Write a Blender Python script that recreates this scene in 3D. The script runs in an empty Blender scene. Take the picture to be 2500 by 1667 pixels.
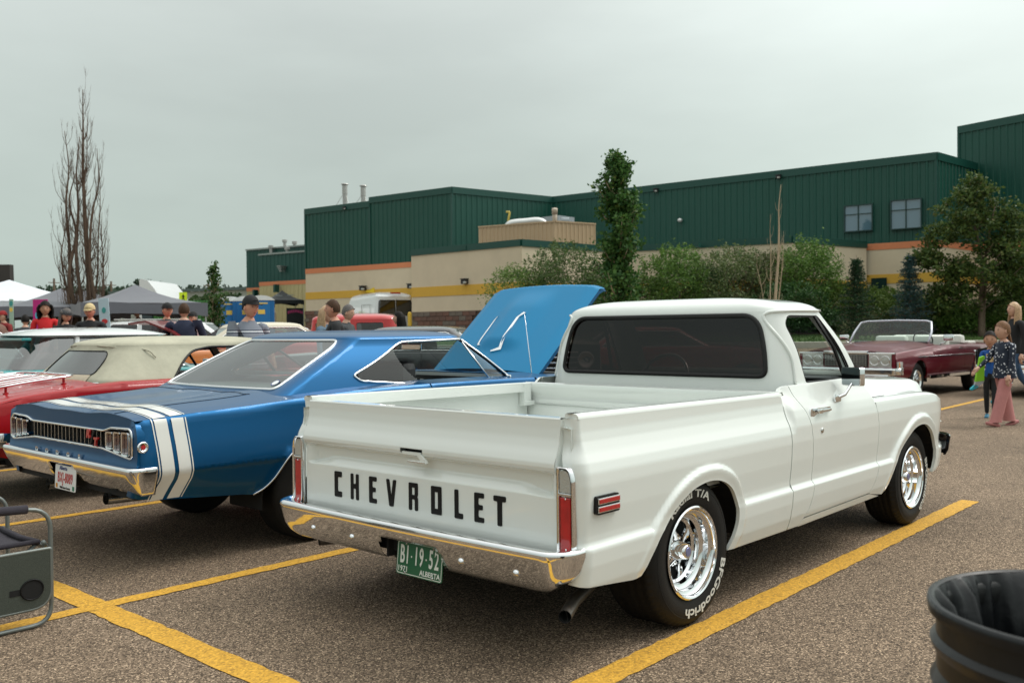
import bpy, bmesh, math, random
import numpy as np
from mathutils import Vector, Matrix, Euler
from mathutils.geometry import delaunay_2d_cdt
random.seed(7)
sc = bpy.context.scene
COL = sc.collection
PI = math.pi
# ------------------------------------------------------------------ camera
CAM = np.array([-3.768, -3.238, 1.3845]); YAW = math.radians(42.146); PITCH = math.radians(-0.722); ROLL = math.radians(-0.523)
FPX = 2289.2
F_ = np.array([math.cos(YAW)*math.cos(PITCH), math.sin(YAW)*math.cos(PITCH), math.sin(PITCH)])
R_ = np.array([math.sin(YAW), -math.cos(YAW), 0.0]); U_ = np.cross(R_, F_)
R2 = R_*math.cos(ROLL)+U_*math.sin(ROLL); U2 = -R_*math.sin(ROLL)+U_*math.cos(ROLL)
cd = bpy.data.cameras.new('camera'); cam = bpy.data.objects.new('camera', cd); COL.objects.link(cam)
cam.matrix_world = Matrix(((R2[0], U2[0], -F_[0], CAM[0]), (R2[1], U2[1], -F_[1], CAM[1]), (R2[2], U2[2], -F_[2], CAM[2]), (0, 0, 0, 1)))
cd.sensor_width = 36; cd.lens = FPX/2500*36; cd.clip_end = 6000; cd.clip_start = 0.05
cd.dof.use_dof = True; cd.dof.focus_distance = 5.4; cd.dof.aperture_fstop = 4.5
sc.camera = cam
# ------------------------------------------------------------------ sky: bright, even overcast
w = bpy.data.worlds.new('World'); sc.world = w; w.use_nodes = True
nt = w.node_tree; N = nt.nodes; L = nt.links
for n in list(N): N.remove(n)
out = N.new('ShaderNodeOutputWorld'); bg = N.new('ShaderNodeBackground'); L.new(bg.outputs[0], out.inputs[0])
SUN_EL, SUN_AZ = 50, -28      # degrees; azimuth measured from +X towards +Y
sky = N.new('ShaderNodeTexSky'); sky.sky_type = 'NISHITA'; sky.sun_disc = False
sky.sun_elevation = math.radians(SUN_EL); sky.sun_rotation = math.radians(90-SUN_AZ); sky.dust_density = 6; sky.air_density = 1.2
tc = N.new('ShaderNodeTexCoord'); sp = N.new('ShaderNodeSeparateXYZ'); L.new(tc.outputs['Generated'], sp.inputs[0])
ramp = N.new('ShaderNodeValToRGB'); L.new(sp.outputs['Z'], ramp.inputs[0])
cr = ramp.color_ramp
cr.elements[0].position = 0.0; cr.elements[0].color = (4.35, 5.15, 4.75, 1)
cr.elements[1].position = 1.0; cr.elements[1].color = (11.5, 11.8, 11.4, 1)
for p_, c_ in ((0.10, (4.8, 5.6, 5.2, 1)), (0.30, (5.85, 6.45, 6.15, 1)), (0.6, (8.3, 8.7, 8.4, 1))):
    e = cr.elements.new(p_); e.color = c_
nz = N.new('ShaderNodeTexNoise'); nz.inputs['Scale'].default_value = 2.2; nz.inputs['Detail'].default_value = 5; nz.inputs['Roughness'].default_value = 0.5
mp = N.new('ShaderNodeMapping'); mp.inputs['Scale'].default_value = (1, 1, 3.2); L.new(tc.outputs['Generated'], mp.inputs[0]); L.new(mp.outputs[0], nz.inputs['Vector'])
mr = N.new('ShaderNodeMapRange'); mr.inputs['From Min'].default_value = 0.3; mr.inputs['From Max'].default_value = 0.7
mr.inputs['To Min'].default_value = 0.90; mr.inputs['To Max'].default_value = 1.09; L.new(nz.outputs[0], mr.inputs['Value'])
# soft brightening of the cloud deck around where the sun stands behind it
sd = N.new('ShaderNodeVectorMath'); sd.operation = 'DOT_PRODUCT'; L.new(tc.outputs['Generated'], sd.inputs[0])
sd.inputs[1].default_value = (math.cos(math.radians(SUN_AZ))*math.cos(math.radians(SUN_EL)), math.sin(math.radians(SUN_AZ))*math.cos(math.radians(SUN_EL)), math.sin(math.radians(SUN_EL)))
sr = N.new('ShaderNodeMapRange'); sr.interpolation_type = 'SMOOTHSTEP'; sr.inputs['From Min'].default_value = 0.25; sr.inputs['From Max'].default_value = 1.0
sr.inputs['To Min'].default_value = 1.0; sr.inputs['To Max'].default_value = 1.75; L.new(sd.outputs['Value'], sr.inputs['Value'])
m1 = N.new('ShaderNodeVectorMath'); m1.operation = 'SCALE'; L.new(ramp.outputs[0], m1.inputs[0]); L.new(mr.outputs[0], m1.inputs['Scale'])
m2 = N.new('ShaderNodeVectorMath'); m2.operation = 'SCALE'; L.new(m1.outputs[0], m2.inputs[0]); L.new(sr.outputs[0], m2.inputs['Scale'])
mx = N.new('ShaderNodeMix'); mx.data_type = 'RGBA'; mx.inputs[0].default_value = 0.92
L.new(sky.outputs[0], mx.inputs[6]); L.new(m2.outputs[0], mx.inputs[7]); L.new(mx.outputs[2], bg.inputs[0])
bg.inputs[1].default_value = 0.111
sl = bpy.data.lights.new('sun', 'SUN'); sl.energy = 1.5; sl.angle = math.radians(22); sl.color = (1.0, 0.965, 0.91)
so = bpy.data.objects.new('sun', sl); COL.objects.link(so)
d_ = Vector((math.cos(math.radians(SUN_AZ))*math.cos(math.radians(SUN_EL)), math.sin(math.radians(SUN_AZ))*math.cos(math.radians(SUN_EL)), math.sin(math.radians(SUN_EL))))
so.rotation_euler = d_.to_track_quat('Z', 'Y').to_euler(); so.location = (0, 0, 30)
vs = sc.view_settings; vs.view_transform = 'Standard'; vs.look = 'None'; vs.gamma = 1; vs.use_curve_mapping = False; vs.exposure = 0.0
# ------------------------------------------------------------------ helpers
def fwd(D, s):                       # ground XY at distance D along the view heading and s metres to its right
    c, n = math.cos(YAW), math.sin(YAW)
    return CAM[0]+c*D+n*s, CAM[1]+n*D-c*s
def hor(u): return 816.0-22.8*u/2500
def terr(D):
    t = min(max((D-21.5)/11.5, 0), 1); return 0.75*t*t*(3-2*t)
def at(u, D):                        # place read off the photograph: heading u, distance D, on the ground
    x, y = fwd(D, (u-1250)*D/FPX); return Vector((x, y, terr(D)))
def zat(u, v, D): return CAM[2]+(hor(u)-v)*D/FPX
def mat(name, col=(.5, .5, .5), rough=.5, metal=0, coat=0, spec=.5, trans=0, emis=None, var=0, vscale=8, bump=0, bscale=60, coatr=.03, sheen=0):
    m = bpy.data.materials.new(name); m.use_nodes = True; nt = m.node_tree; b = nt.nodes['Principled BSDF']
    b.inputs['Base Color'].default_value = (*col, 1); b.inputs['Roughness'].default_value = rough; b.inputs['Metallic'].default_value = metal
    b.inputs['Coat Weight'].default_value = coat; b.inputs['Coat Roughness'].default_value = coatr; b.inputs['Specular IOR Level'].default_value = spec
    b.inputs['Transmission Weight'].default_value = trans
    if sheen: b.inputs['Sheen Weight'].default_value = sheen
    if emis: b.inputs['Emission Color'].default_value = (*emis[:3], 1); b.inputs['Emission Strength'].default_value = emis[3]
    if var or bump:
        t = nt.nodes.new('ShaderNodeTexCoord')
    if var:
        n = nt.nodes.new('ShaderNodeTexNoise'); n.inputs['Scale'].default_value = vscale; n.inputs['Detail'].default_value = 6; n.inputs['Roughness'].default_value = .65
        nt.links.new(t.outputs['Object'], n.inputs['Vector'])
        r = nt.nodes.new('ShaderNodeMapRange'); r.inputs['From Min'].default_value = .3; r.inputs['From Max'].default_value = .7
        r.inputs['To Min'].default_value = 1-var; r.inputs['To Max'].default_value = 1+var; nt.links.new(n.outputs[0], r.inputs['Value'])
        s = nt.nodes.new('ShaderNodeVectorMath'); s.operation = 'SCALE'; s.inputs[0].default_value = col; nt.links.new(r.outputs[0], s.inputs['Scale'])
        nt.links.new(s.outputs[0], b.inputs['Base Color'])
    if bump:
        n2 = nt.nodes.new('ShaderNodeTexNoise'); n2.inputs['Scale'].default_value = bscale; n2.inputs['Detail'].default_value = 4
        nt.links.new(t.outputs['Object'], n2.inputs['Vector'])
        bp_ = nt.nodes.new('ShaderNodeBump'); bp_.inputs['Strength'].default_value = bump; bp_.inputs['Distance'].default_value = .01
        nt.links.new(n2.outputs[0], bp_.inputs['Height']); nt.links.new(bp_.outputs[0], b.inputs['Normal'])
    return m
def paint(name, col, flake=0.0, rough=.28, metal=0.0):      # car paint: base + clear coat with a little orange peel and road dust low down
    m = mat(name, col, rough, metal, coat=1.0, coatr=.035); nt = m.node_tree; b = nt.nodes['Principled BSDF']
    t = nt.nodes.new('ShaderNodeTexCoord'); n = nt.nodes.new('ShaderNodeTexNoise'); n.inputs['Scale'].default_value = 5; n.inputs['Detail'].default_value = 3
    nt.links.new(t.outputs['Object'], n.inputs['Vector'])
    bp_ = nt.nodes.new('ShaderNodeBump'); bp_.inputs['Strength'].default_value = .07; bp_.inputs['Distance'].default_value = .010
    nt.links.new(n.outputs[0], bp_.inputs['Height']); nt.links.new(bp_.outputs[0], b.inputs['Coat Normal'])
    n3 = nt.nodes.new('ShaderNodeTexNoise'); n3.inputs['Scale'].default_value = 3.0; n3.inputs['Detail'].default_value = 8; n3.inputs['Roughness'].default_value = .7
    nt.links.new(t.outputs['Object'], n3.inputs['Vector'])
    r = nt.nodes.new('ShaderNodeMapRange'); r.inputs['From Min'].default_value = .35; r.inputs['From Max'].default_value = .75; r.inputs['To Min'].default_value = .005; r.inputs['To Max'].default_value = .05
    nt.links.new(n3.outputs[0], r.inputs['Value']); nt.links.new(r.outputs[0], b.inputs['Coat Roughness'])
    return m
def glass(name, tint=(.8, .85, .85), rough=0.0, refl=1.0, dens=0.0):
    m = bpy.data.materials.new(name); m.use_nodes = True; nt = m.node_tree
    for n in list(nt.nodes): nt.nodes.remove(n)
    o = nt.nodes.new('ShaderNodeOutputMaterial'); mx = nt.nodes.new('ShaderNodeMixShader'); tr = nt.nodes.new('ShaderNodeBsdfTransparent'); gl = nt.nodes.new('ShaderNodeBsdfGlossy')
    g_ = nt.nodes.new('ShaderNodeNewGeometry'); dt = nt.nodes.new('ShaderNodeVectorMath'); dt.operation = 'DOT_PRODUCT'; nt.links.new(g_.outputs['Normal'], dt.inputs[0]); nt.links.new(g_.outputs['Incoming'], dt.inputs[1])
    ab = nt.nodes.new('ShaderNodeMath'); ab.operation = 'ABSOLUTE'; nt.links.new(dt.outputs['Value'], ab.inputs[0]); su = nt.nodes.new('ShaderNodeMath'); su.operation = 'SUBTRACT'; su.inputs[0].default_value = 1; nt.links.new(ab.outputs[0], su.inputs[1])
    fr = nt.nodes.new('ShaderNodeMath'); fr.operation = 'POWER'; fr.inputs[1].default_value = 4.2; nt.links.new(su.outputs[0], fr.inputs[0])
    mu = nt.nodes.new('ShaderNodeMath'); mu.operation = 'MULTIPLY_ADD'; mu.inputs[1].default_value = .9; mu.inputs[2].default_value = .07*refl+dens; mu.use_clamp = True
    tr.inputs[0].default_value = (*tint, 1); gl.inputs['Roughness'].default_value = rough
    nt.links.new(fr.outputs[0], mu.inputs[0]); nt.links.new(mu.outputs[0], mx.inputs[0]); nt.links.new(tr.outputs[0], mx.inputs[1]); nt.links.new(gl.outputs[0], mx.inputs[2]); nt.links.new(mx.outputs[0], o.inputs[0])
    return m
def tag(o, label=None, cat=None, group=None, kind=None):
    if label: o['label'] = label
    if cat: o['category'] = cat
    if group: o['group'] = group
    if kind: o['kind'] = kind
    return o
def empty(name, loc=(0, 0, 0), rz=0, label=None, cat=None, group=None):
    o = bpy.data.objects.new(name, None); o.empty_display_size = .2; COL.objects.link(o); o.location = loc; o.rotation_euler = (0, 0, rz)
    return tag(o, label, cat, group)
def link(name, me, m, parent=None, smooth=True, loc=None, rot=None, auto=None):
    o = bpy.data.objects.new(name, me); COL.objects.link(o)
    if m is not None and len(me.materials) == 0:
        for q in (m if isinstance(m, (list, tuple)) else [m]): me.materials.append(q)
    if smooth:
        me.shade_smooth()
        if auto is not None: me.set_sharp_from_angle(angle=math.radians(auto))
    if parent: o.parent = parent
    if loc is not None: o.location = loc
    if rot is not None: o.rotation_euler = rot
    return o
class MB:                            # collects shapes, builds one mesh
    def __init__(s): s.v = []; s.f = []; s.mi = []
    def add(s, v, f, mi=0):
        n = len(s.v); s.v += [tuple(p) for p in v]; s.f += [tuple(n+i for i in q) for q in f]; s.mi += [mi]*len(f); return s
    def box(s, c, d, rz=0, mi=0, M=None):
        hx, hy, hz = d[0]/2, d[1]/2, d[2]/2; R = Matrix.Rotation(rz, 3, 'Z') if M is None else M
        v = [Vector(c)+R @ Vector((x*hx, y*hy, z*hz)) for x in (-1, 1) for y in (-1, 1) for z in (-1, 1)]
        return s.add(v, [(0, 1, 3, 2), (4, 6, 7, 5), (0, 4, 5, 1), (2, 3, 7, 6), (0, 2, 6, 4), (1, 5, 7, 3)], mi)
    def bbox(s, c, d, b=.01, rz=0, M=None, mi=0):      # box with chamfered edges
        bm = bmesh.new(); bmesh.ops.create_cube(bm, size=1)
        bmesh.ops.scale(bm, vec=d, verts=bm.verts); bmesh.ops.bevel(bm, geom=bm.edges[:], offset=min(b, min(d)*.45), segments=2, profile=.6, affect='EDGES')
        R = (Matrix.Rotation(rz, 4, 'Z') if M is None else M.to_4x4()); bmesh.ops.transform(bm, matrix=Matrix.Translation(c) @ R, verts=bm.verts)
        bm.verts.index_update(); s.add([v.co[:] for v in bm.verts], [[v.index for v in f.verts] for f in bm.faces], mi); bm.free(); return s
    def tube(s, pts, r, n=8, closed=False, cap=True, mi=0):
        pts = [Vector(p) for p in pts]; k = len(pts); rr = r if isinstance(r, (list, tuple)) else [r]*k
        T = []
        for i in range(k):
            a = pts[(i-1) % k] if (closed or i > 0) else pts[i]; b = pts[(i+1) % k] if (closed or i < k-1) else pts[i]
            t = (b-a); T.append(t.normalized() if t.length > 1e-9 else Vector((0, 0, 1)))
        nrm = T[0].orthogonal().normalized(); V = []
        for i in range(k):
            nrm = (nrm-T[i]*nrm.dot(T[i])); nrm = nrm.normalized() if nrm.length > 1e-6 else T[i].orthogonal().normalized()
            b = T[i].cross(nrm)
            V += [pts[i]+(nrm*math.cos(2*PI*j/n)+b*math.sin(2*PI*j/n))*rr[i] for j in range(n)]
        F = [(i*n+j, i*n+(j+1) % n, ((i+1) % k)*n+(j+1) % n, ((i+1) % k)*n+j) for i in range(k if closed else k-1) for j in range(n)]
        if cap and not closed: F += [tuple(range(n))[::-1], tuple((k-1)*n+j for j in range(n))]
        return s.add(V, F, mi)
    def lathe(s, prof, n=32, M=None, mi=0, closed=False):    # prof: (radius, height) round local Z
        M = M or Matrix(); V = []
        for r, h in prof: V += [M @ Vector((r*math.cos(2*PI*j/n), r*math.sin(2*PI*j/n), h)) for j in range(n)]
        k = len(prof); F = [(i*n+j, i*n+(j+1) % n, ((i+1) % k)*n+(j+1) % n, ((i+1) % k)*n+j) for i in range(k if closed else k-1) for j in range(n)]
        return s.add(V, F, mi)
    def grid(s, P, mi=0, closed_u=False):    # P[i][j] points
        n, m = len(P), len(P[0]); V = [p for r in P for p in r]
        F = [(i*m+j, i*m+j+1, ((i+1) % n)*m+j+1, ((i+1) % n)*m+j) for i in range(n if closed_u else n-1) for j in range(m-1)]
        return s.add(V, F, mi)
    def prism(s, poly, f0, f1, mi=0, cap0=True):        # closed 2-D polygon, f0/f1 map (a,b)->3D for the near and far faces
        n = len(poly); V = [f0(*p) for p in poly]+[f1(*p) for p in poly]
        F = [(i, (i+1) % n, n+(i+1) % n, n+i) for i in range(n)]+[tuple(range(n))[::-1]]
        if cap0: F.append(tuple(n+i for i in range(n)))
        return s.add(V, F, mi)
    def mesh(s, name):
        me = bpy.data.meshes.new(name); me.from_pydata(s.v, [], s.f)
        if any(s.mi): me.polygons.foreach_set('material_index', s.mi)
        me.validate(); me.update(); return me
    def build(s, name, m, parent=None, smooth=False, auto=None, loc=None, rot=None, fix=True):
        me = s.mesh(name)
        if fix:
            bm = bmesh.new(); bm.from_mesh(me); bmesh.ops.recalc_face_normals(bm, faces=bm.faces); bm.to_mesh(me); bm.free()
        return link(name, me, m, parent, smooth or auto is not None, loc, rot, auto)
def catmull(pts, n=6, closed=False):
    P = [np.array(p, float) for p in pts]; k = len(P); o = []
    for i in range(k if closed else k-1):
        p0 = P[(i-1) % k] if (closed or i > 0) else 2*P[0]-P[1]; p1 = P[i]; p2 = P[(i+1) % k]; p3 = P[(i+2) % k] if (closed or i < k-2) else 2*P[-1]-P[-2]
        for j in range(n):
            t = j/n; o.append(.5*((2*p1)+(-p0+p2)*t+(2*p0-5*p1+4*p2-p3)*t*t+(-p0+3*p1-3*p2+p3)*t**3))
    if not closed: o.append(P[-1])
    return [tuple(p) for p in o]
def rrect(x0, y0, x1, y1, r, n=5):   # rounded rectangle, r may be 4 radii (x0y0, x1y0, x1y1, x0y1)
    rr = r if isinstance(r, (list, tuple)) else [r]*4; o = []
    for (cx, cy, a0), q in zip(((x0, y0, PI), (x1, y0, 1.5*PI), (x1, y1, 0), (x0, y1, .5*PI)), rr):
        sx = 1 if cx == x0 else -1; sy = 1 if cy == y0 else -1
        for i in range(n+1):
            a = a0+i/n*PI/2; o.append((cx+sx*q+q*math.cos(a), cy+sy*q+q*math.sin(a)))
    return o
def rpoly(pts, r, n=4):              # polygon with rounded corners
    P = [Vector(p) for p in pts]; o = []; k = len(P); rr = r if isinstance(r, (list, tuple)) else [r]*k
    for i in range(k):
        a, b, c = P[i-1], P[i], P[(i+1) % k]; q = min(rr[i], (a-b).length*.45, (c-b).length*.45)
        p = b+(a-b).normalized()*q; s = b+(c-b).normalized()*q
        for j in range(n+1):
            t = j/n; o.append(tuple(p*(1-t)**2+b*2*t*(1-t)+s*t*t))
    return o
def resamp(poly, step):
    o = []; n = len(poly)
    for i in range(n):
        a = np.array(poly[i], float); b = np.array(poly[(i+1) % n], float); d = np.hypot(*(b-a))
        if d < 1e-6: continue
        k = max(1, int(math.ceil(d/step)))
        for j in range(k): o.append(tuple(a+(b-a)*j/k))
    return o
def inpoly(P, poly):
    x, y = P[:, 0], P[:, 1]; c = np.zeros(len(P), bool); n = len(poly); j = n-1
    for i in range(n):
        xi, yi = poly[i]; xj, yj = poly[j]
        if yi != yj: c ^= ((yi > y) != (yj > y)) & (x < (xj-xi)*(y-yi)/(yj-yi)+xi)
        j = i
    return c
def sdist(P, poly, closed=True):     # distance to a polyline
    d = np.full(len(P), 1e9); n = len(poly)
    for i in range(n if closed else n-1):
        a = np.array(poly[i], float); b = np.array(poly[(i+1) % n], float); ab = b-a; L2_ = ab@ab
        if L2_ < 1e-12: continue
        t = np.clip(((P-a)@ab)/L2_, 0, 1); d = np.minimum(d, np.hypot(*(P-a-t[:, None]*ab).T))
    return d
def patch(name, outer, holes, f, step, m, parent, flange=0.0, fdir=(0, 1, 0), mirror=False, extra=None, link_it=True, ratio=1.0):
    """skin over a 2-D outline with holes, every vertex placed on the surface f(a, b)"""
    loops = [resamp(outer, step*.9)]+[resamp(h, step*.9) for h in holes]
    B = np.array([p for l in loops for p in l]); E = []; k = 0
    for l in loops: E += [(k+i, k+(i+1) % len(l)) for i in range(len(l))]; k += len(l)
    lo, hi = B.min(0), B.max(0); gx = np.arange(lo[0], hi[0]+step, step); gy = np.arange(lo[1], hi[1]+step*ratio, step*.87*ratio)
    G = np.array([(x+(step/2 if j % 2 else 0), y) for j, y in enumerate(gy) for x in gx])
    if extra is not None and len(extra): G = np.vstack([G, np.array(extra)])
    ok = inpoly(G, loops[0])
    for h in loops[1:]: ok &= ~inpoly(G, h)
    G = G[ok]
    dd = np.full(len(G), 1e9)
    for l in loops: dd = np.minimum(dd, sdist(G, l))
    G = G[dd > step*.42]
    V2 = np.vstack([B, G]) if len(G) else B
    vo, eo, fo, *_ = delaunay_2d_cdt([Vector(p) for p in V2], E, [], 0, 1e-6)
    A = np.array([tuple(p) for p in vo]); T = np.array([q for q in fo if len(q) == 3]); cen = A[T].mean(1)
    ok = inpoly(cen, loops[0])
    for h in loops[1:]: ok &= ~inpoly(cen, h)
    T = T[ok]; X = np.array(f(A[:, 0], A[:, 1])).T if not isinstance(f(A[:1, 0], A[:1, 1]), np.ndarray) else f(A[:, 0], A[:, 1])
    if mirror: X = X*np.array([1, -1, 1]); T = T[:, ::-1]; fdir = (fdir[0], -fdir[1], fdir[2])
    V = [tuple(p) for p in X]; Fc = [tuple(int(i) for i in t) for t in T]
    if flange:
        fd = np.array(fdir)*flange; base = np.array(f(B[:, 0], B[:, 1])).T
        if mirror: base = base*np.array([1, -1, 1])
        n0 = len(V); V += [tuple(p) for p in base]+[tuple(p+fd) for p in base]; nb = len(B)
        for a, b in E: Fc.append((n0+a, n0+b, n0+nb+b, n0+nb+a))
    me = bpy.data.meshes.new(name); me.from_pydata(V, [], Fc); me.validate(); me.update()
    if link_it: o_ = link(name, me, m, parent, True)
    e = .002; ax_ = np.r_[A[:, 0], B[:, 0]] if flange else A[:, 0]; ay_ = np.r_[A[:, 1], B[:, 1]] if flange else A[:, 1]
    g = lambda a, b: np.array(f(a, b)).T
    nn = np.cross(g(ax_+e, ay_)-g(ax_-e, ay_), g(ax_, ay_+e)-g(ax_, ay_-e)); ln = np.linalg.norm(nn, axis=1); nn = nn/np.maximum(ln, 1e-12)[:, None]
    if mirror: nn = nn*np.array([1, -1, 1])
    nf = np.empty(len(me.polygons)*3); me.polygons.foreach_get('normal', nf); nf = nf.reshape(-1, 3); k0 = 0; acc = np.zeros(3)
    dots = [float(nf[i]@nn[me.polygons[i].vertices[0]]) for i in range(0, min(len(T), len(me.polygons)), max(1, len(T)//60))]
    if sum(dots) < 0: nn = -nn
    vn = np.zeros((len(me.vertices), 3)); me.vertices.foreach_get('normal', vn.ravel()) if False else None
    vv = np.empty(len(me.vertices)*3); me.vertices.foreach_get('normal', vv); vn = vv.reshape(-1, 3).copy(); good = np.where(ln > 1e-9)[0]; nA = len(A); good = good[good < nA]; vn[good] = nn[good]
    if len(me.vertices) == len(V): me.normals_split_custom_set_from_vertices([tuple(p) for p in vn])
    return o_ if link_it else me
def pchip(xs, ys, x):
    xs = np.array(xs, float); ys = np.array(ys, float); h = np.diff(xs); d = np.diff(ys)/h; mm = np.zeros(len(xs))
    for i in range(1, len(xs)-1):
        if d[i-1]*d[i] > 0: w1 = 2*h[i]+h[i-1]; w2 = h[i]+2*h[i-1]; mm[i] = (w1+w2)/(w1/d[i-1]+w2/d[i])
    mm[0] = d[0]; mm[-1] = d[-1]
    x = np.clip(x, xs[0], xs[-1]); i = np.clip(np.searchsorted(xs, x)-1, 0, len(xs)-2); t = (x-xs[i])/h[i]
    return ys[i]*(1+2*t)*(1-t)**2+h[i]*mm[i]*t*(1-t)**2+ys[i+1]*t*t*(3-2*t)+h[i]*mm[i+1]*t*t*(t-1)
def sstep(a, b, x):
    t = np.clip((np.asarray(x, float)-a)/(b-a), 0, 1); return t*t*(3-2*t)
def text_me(txt, size=1, ext=0.0, align='CENTER', bold=0, space=1.0, shear=0):
    cu = bpy.data.curves.new('txt', 'FONT'); cu.body = txt; cu.size = size; cu.extrude = ext; cu.align_x = align; cu.align_y = 'CENTER'; cu.offset = bold; cu.space_character = space; cu.shear = shear; cu.resolution_u = 3
    o = bpy.data.objects.new('txt', cu); me = bpy.data.meshes.new_from_object(o); bpy.data.objects.remove(o); bpy.data.curves.remove(cu); return me
def text(name, txt, size, m, parent, M, ext=.001, bold=0, sx=1, space=1.0, shear=0):
    me = text_me(txt, size, ext, bold=bold, space=space, shear=shear); me.transform(Matrix.Diagonal((sx, 1, 1, 1))); me.transform(M); return link(name, me, m, parent, False)
def frame(o, x, y):                  # matrix with given origin, local x and y axes
    x = Vector(x).normalized(); y = Vector(y); z = x.cross(y).normalized(); y = z.cross(x)
    M = Matrix((x, y, z)).transposed().to_4x4(); M.translation = Vector(o); return M
def copy_tree(o, parent=None):
    c = o.copy(); COL.objects.link(c)
    if parent is not None: c.parent = parent
    for ch in o.children: copy_tree(ch, c)
    return c
# common materials
M = {}
M['chrome'] = mat('chrome', (.82, .83, .84), .055, 1); M['chrome_dull'] = mat('dull_chrome', (.62, .62, .6), .2, 1, var=.06, vscale=20)
M['rubber'] = mat('black_rubber', (.013, .012, .011), .6, bump=.15, bscale=180, var=.15, vscale=12, spec=.2)
M['black'] = mat('black_plastic', (.006, .006, .0065), .4, spec=.25); M['void'] = mat('underbody_black', (.006, .006, .006), .9)
M['gasket'] = mat('window_gasket', (.010, .010, .010), .4, spec=.3)
M['white_letter'] = mat('raised_white_lettering', (.62, .61, .56), .6)
M['red_lens'] = mat('red_lens', (.42, .004, .006), .12, coat=1, var=.2, vscale=30); M['clear_lens'] = mat('clear_lens', (.42, .42, .38), .15, coat=1, bump=.6, bscale=120)
M['amber_lens'] = mat('amber_lens', (.75, .25, .03), .2, coat=1)
M['glass'] = glass('window_glass', (.72, .8, .78)); M['tint'] = glass('tinted_glass', (.028, .020, .018), refl=.55, dens=.01)
M['grey_metal'] = mat('galvanised_steel', (.42, .42, .40), .45, .7, var=.1); M['dark_metal'] = mat('exhaust_steel', (.22, .2, .18), .35, .9, var=.2, vscale=15)
# ------------------------------------------------------------------ asphalt sheet, painted lines, verge, kerb
def asphalt():
    m = bpy.data.materials.new('asphalt'); m.use_nodes = True; nt = m.node_tree; b = nt.nodes['Principled BSDF']; Lk = nt.links.new
    t = nt.nodes.new('ShaderNodeTexCoord')
    v = nt.nodes.new('ShaderNodeTexVoronoi'); v.inputs['Scale'].default_value = 165; Lk(t.outputs['Object'], v.inputs['Vector'])
    v2 = nt.nodes.new('ShaderNodeTexVoronoi'); v2.inputs['Scale'].default_value = 46; Lk(t.outputs['Object'], v2.inputs['Vector'])
    r = nt.nodes.new('ShaderNodeValToRGB'); s = nt.nodes.new('ShaderNodeSeparateColor'); Lk(v.outputs['Color'], s.inputs[0]); Lk(s.outputs[0], r.inputs[0])
    cr = r.color_ramp; cr.elements[0].color = (.034, .024, .016, 1); cr.elements[1].color = (.60, .45, .31, 1)
    for p, c in ((.35, (.112, .079, .053, 1)), (.7, (.215, .156, .106, 1)), (.9, (.33, .245, .17, 1))): e = cr.elements.new(p); e.color = c
    n = nt.nodes.new('ShaderNodeTexNoise'); n.inputs['Scale'].default_value = .6; n.inputs['Detail'].default_value = 12; n.inputs['Roughness'].default_value = .6; Lk(t.outputs['Object'], n.inputs['Vector'])
    mr = nt.nodes.new('ShaderNodeMapRange'); mr.inputs['From Min'].default_value = .3; mr.inputs['From Max'].default_value = .7; mr.inputs['To Min'].default_value = .76; mr.inputs['To Max'].default_value = 1.2; Lk(n.outputs[0], mr.inputs['Value'])
    sc_ = nt.nodes.new('ShaderNodeVectorMath'); sc_.operation = 'SCALE'; Lk(r.outputs[0], sc_.inputs[0]); Lk(mr.outputs[0], sc_.inputs['Scale'])
    # oil drips and stains
    n4 = nt.nodes.new('ShaderNodeTexNoise'); n4.inputs['Scale'].default_value = 3.3; n4.inputs['Detail'].default_value = 3; Lk(t.outputs['Object'], n4.inputs['Vector'])
    m4 = nt.nodes.new('ShaderNodeMapRange'); m4.inputs['From Min'].default_value = .66; m4.inputs['From Max'].default_value = .76; m4.inputs['To Min'].default_value = 1; m4.inputs['To Max'].default_value = .72; Lk(n4.outputs[0], m4.inputs['Value'])
    s2 = nt.nodes.new('ShaderNodeVectorMath'); s2.operation = 'SCALE'; Lk(sc_.outputs[0], s2.inputs[0]); Lk(m4.outputs[0], s2.inputs['Scale']); Lk(s2.outputs[0], b.inputs['Base Color'])
    b.inputs['Roughness'].default_value = .92; b.inputs['Specular IOR Level'].default_value = .3
    ad = nt.nodes.new('ShaderNodeMath'); ad.operation = 'ADD'; Lk(v.outputs['Distance'], ad.inputs[0]); Lk(v2.outputs['Distance'], ad.inputs[1])
    bp_ = nt.nodes.new('ShaderNodeBump'); bp_.inputs['Strength'].default_value = .7; bp_.inputs['Distance'].default_value = .004; bp_.invert = True; Lk(ad.outputs[0], bp_.inputs['Height']); Lk(bp_.outputs[0], b.inputs['Normal'])
    return m
M['asphalt'] = asphalt()
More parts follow.
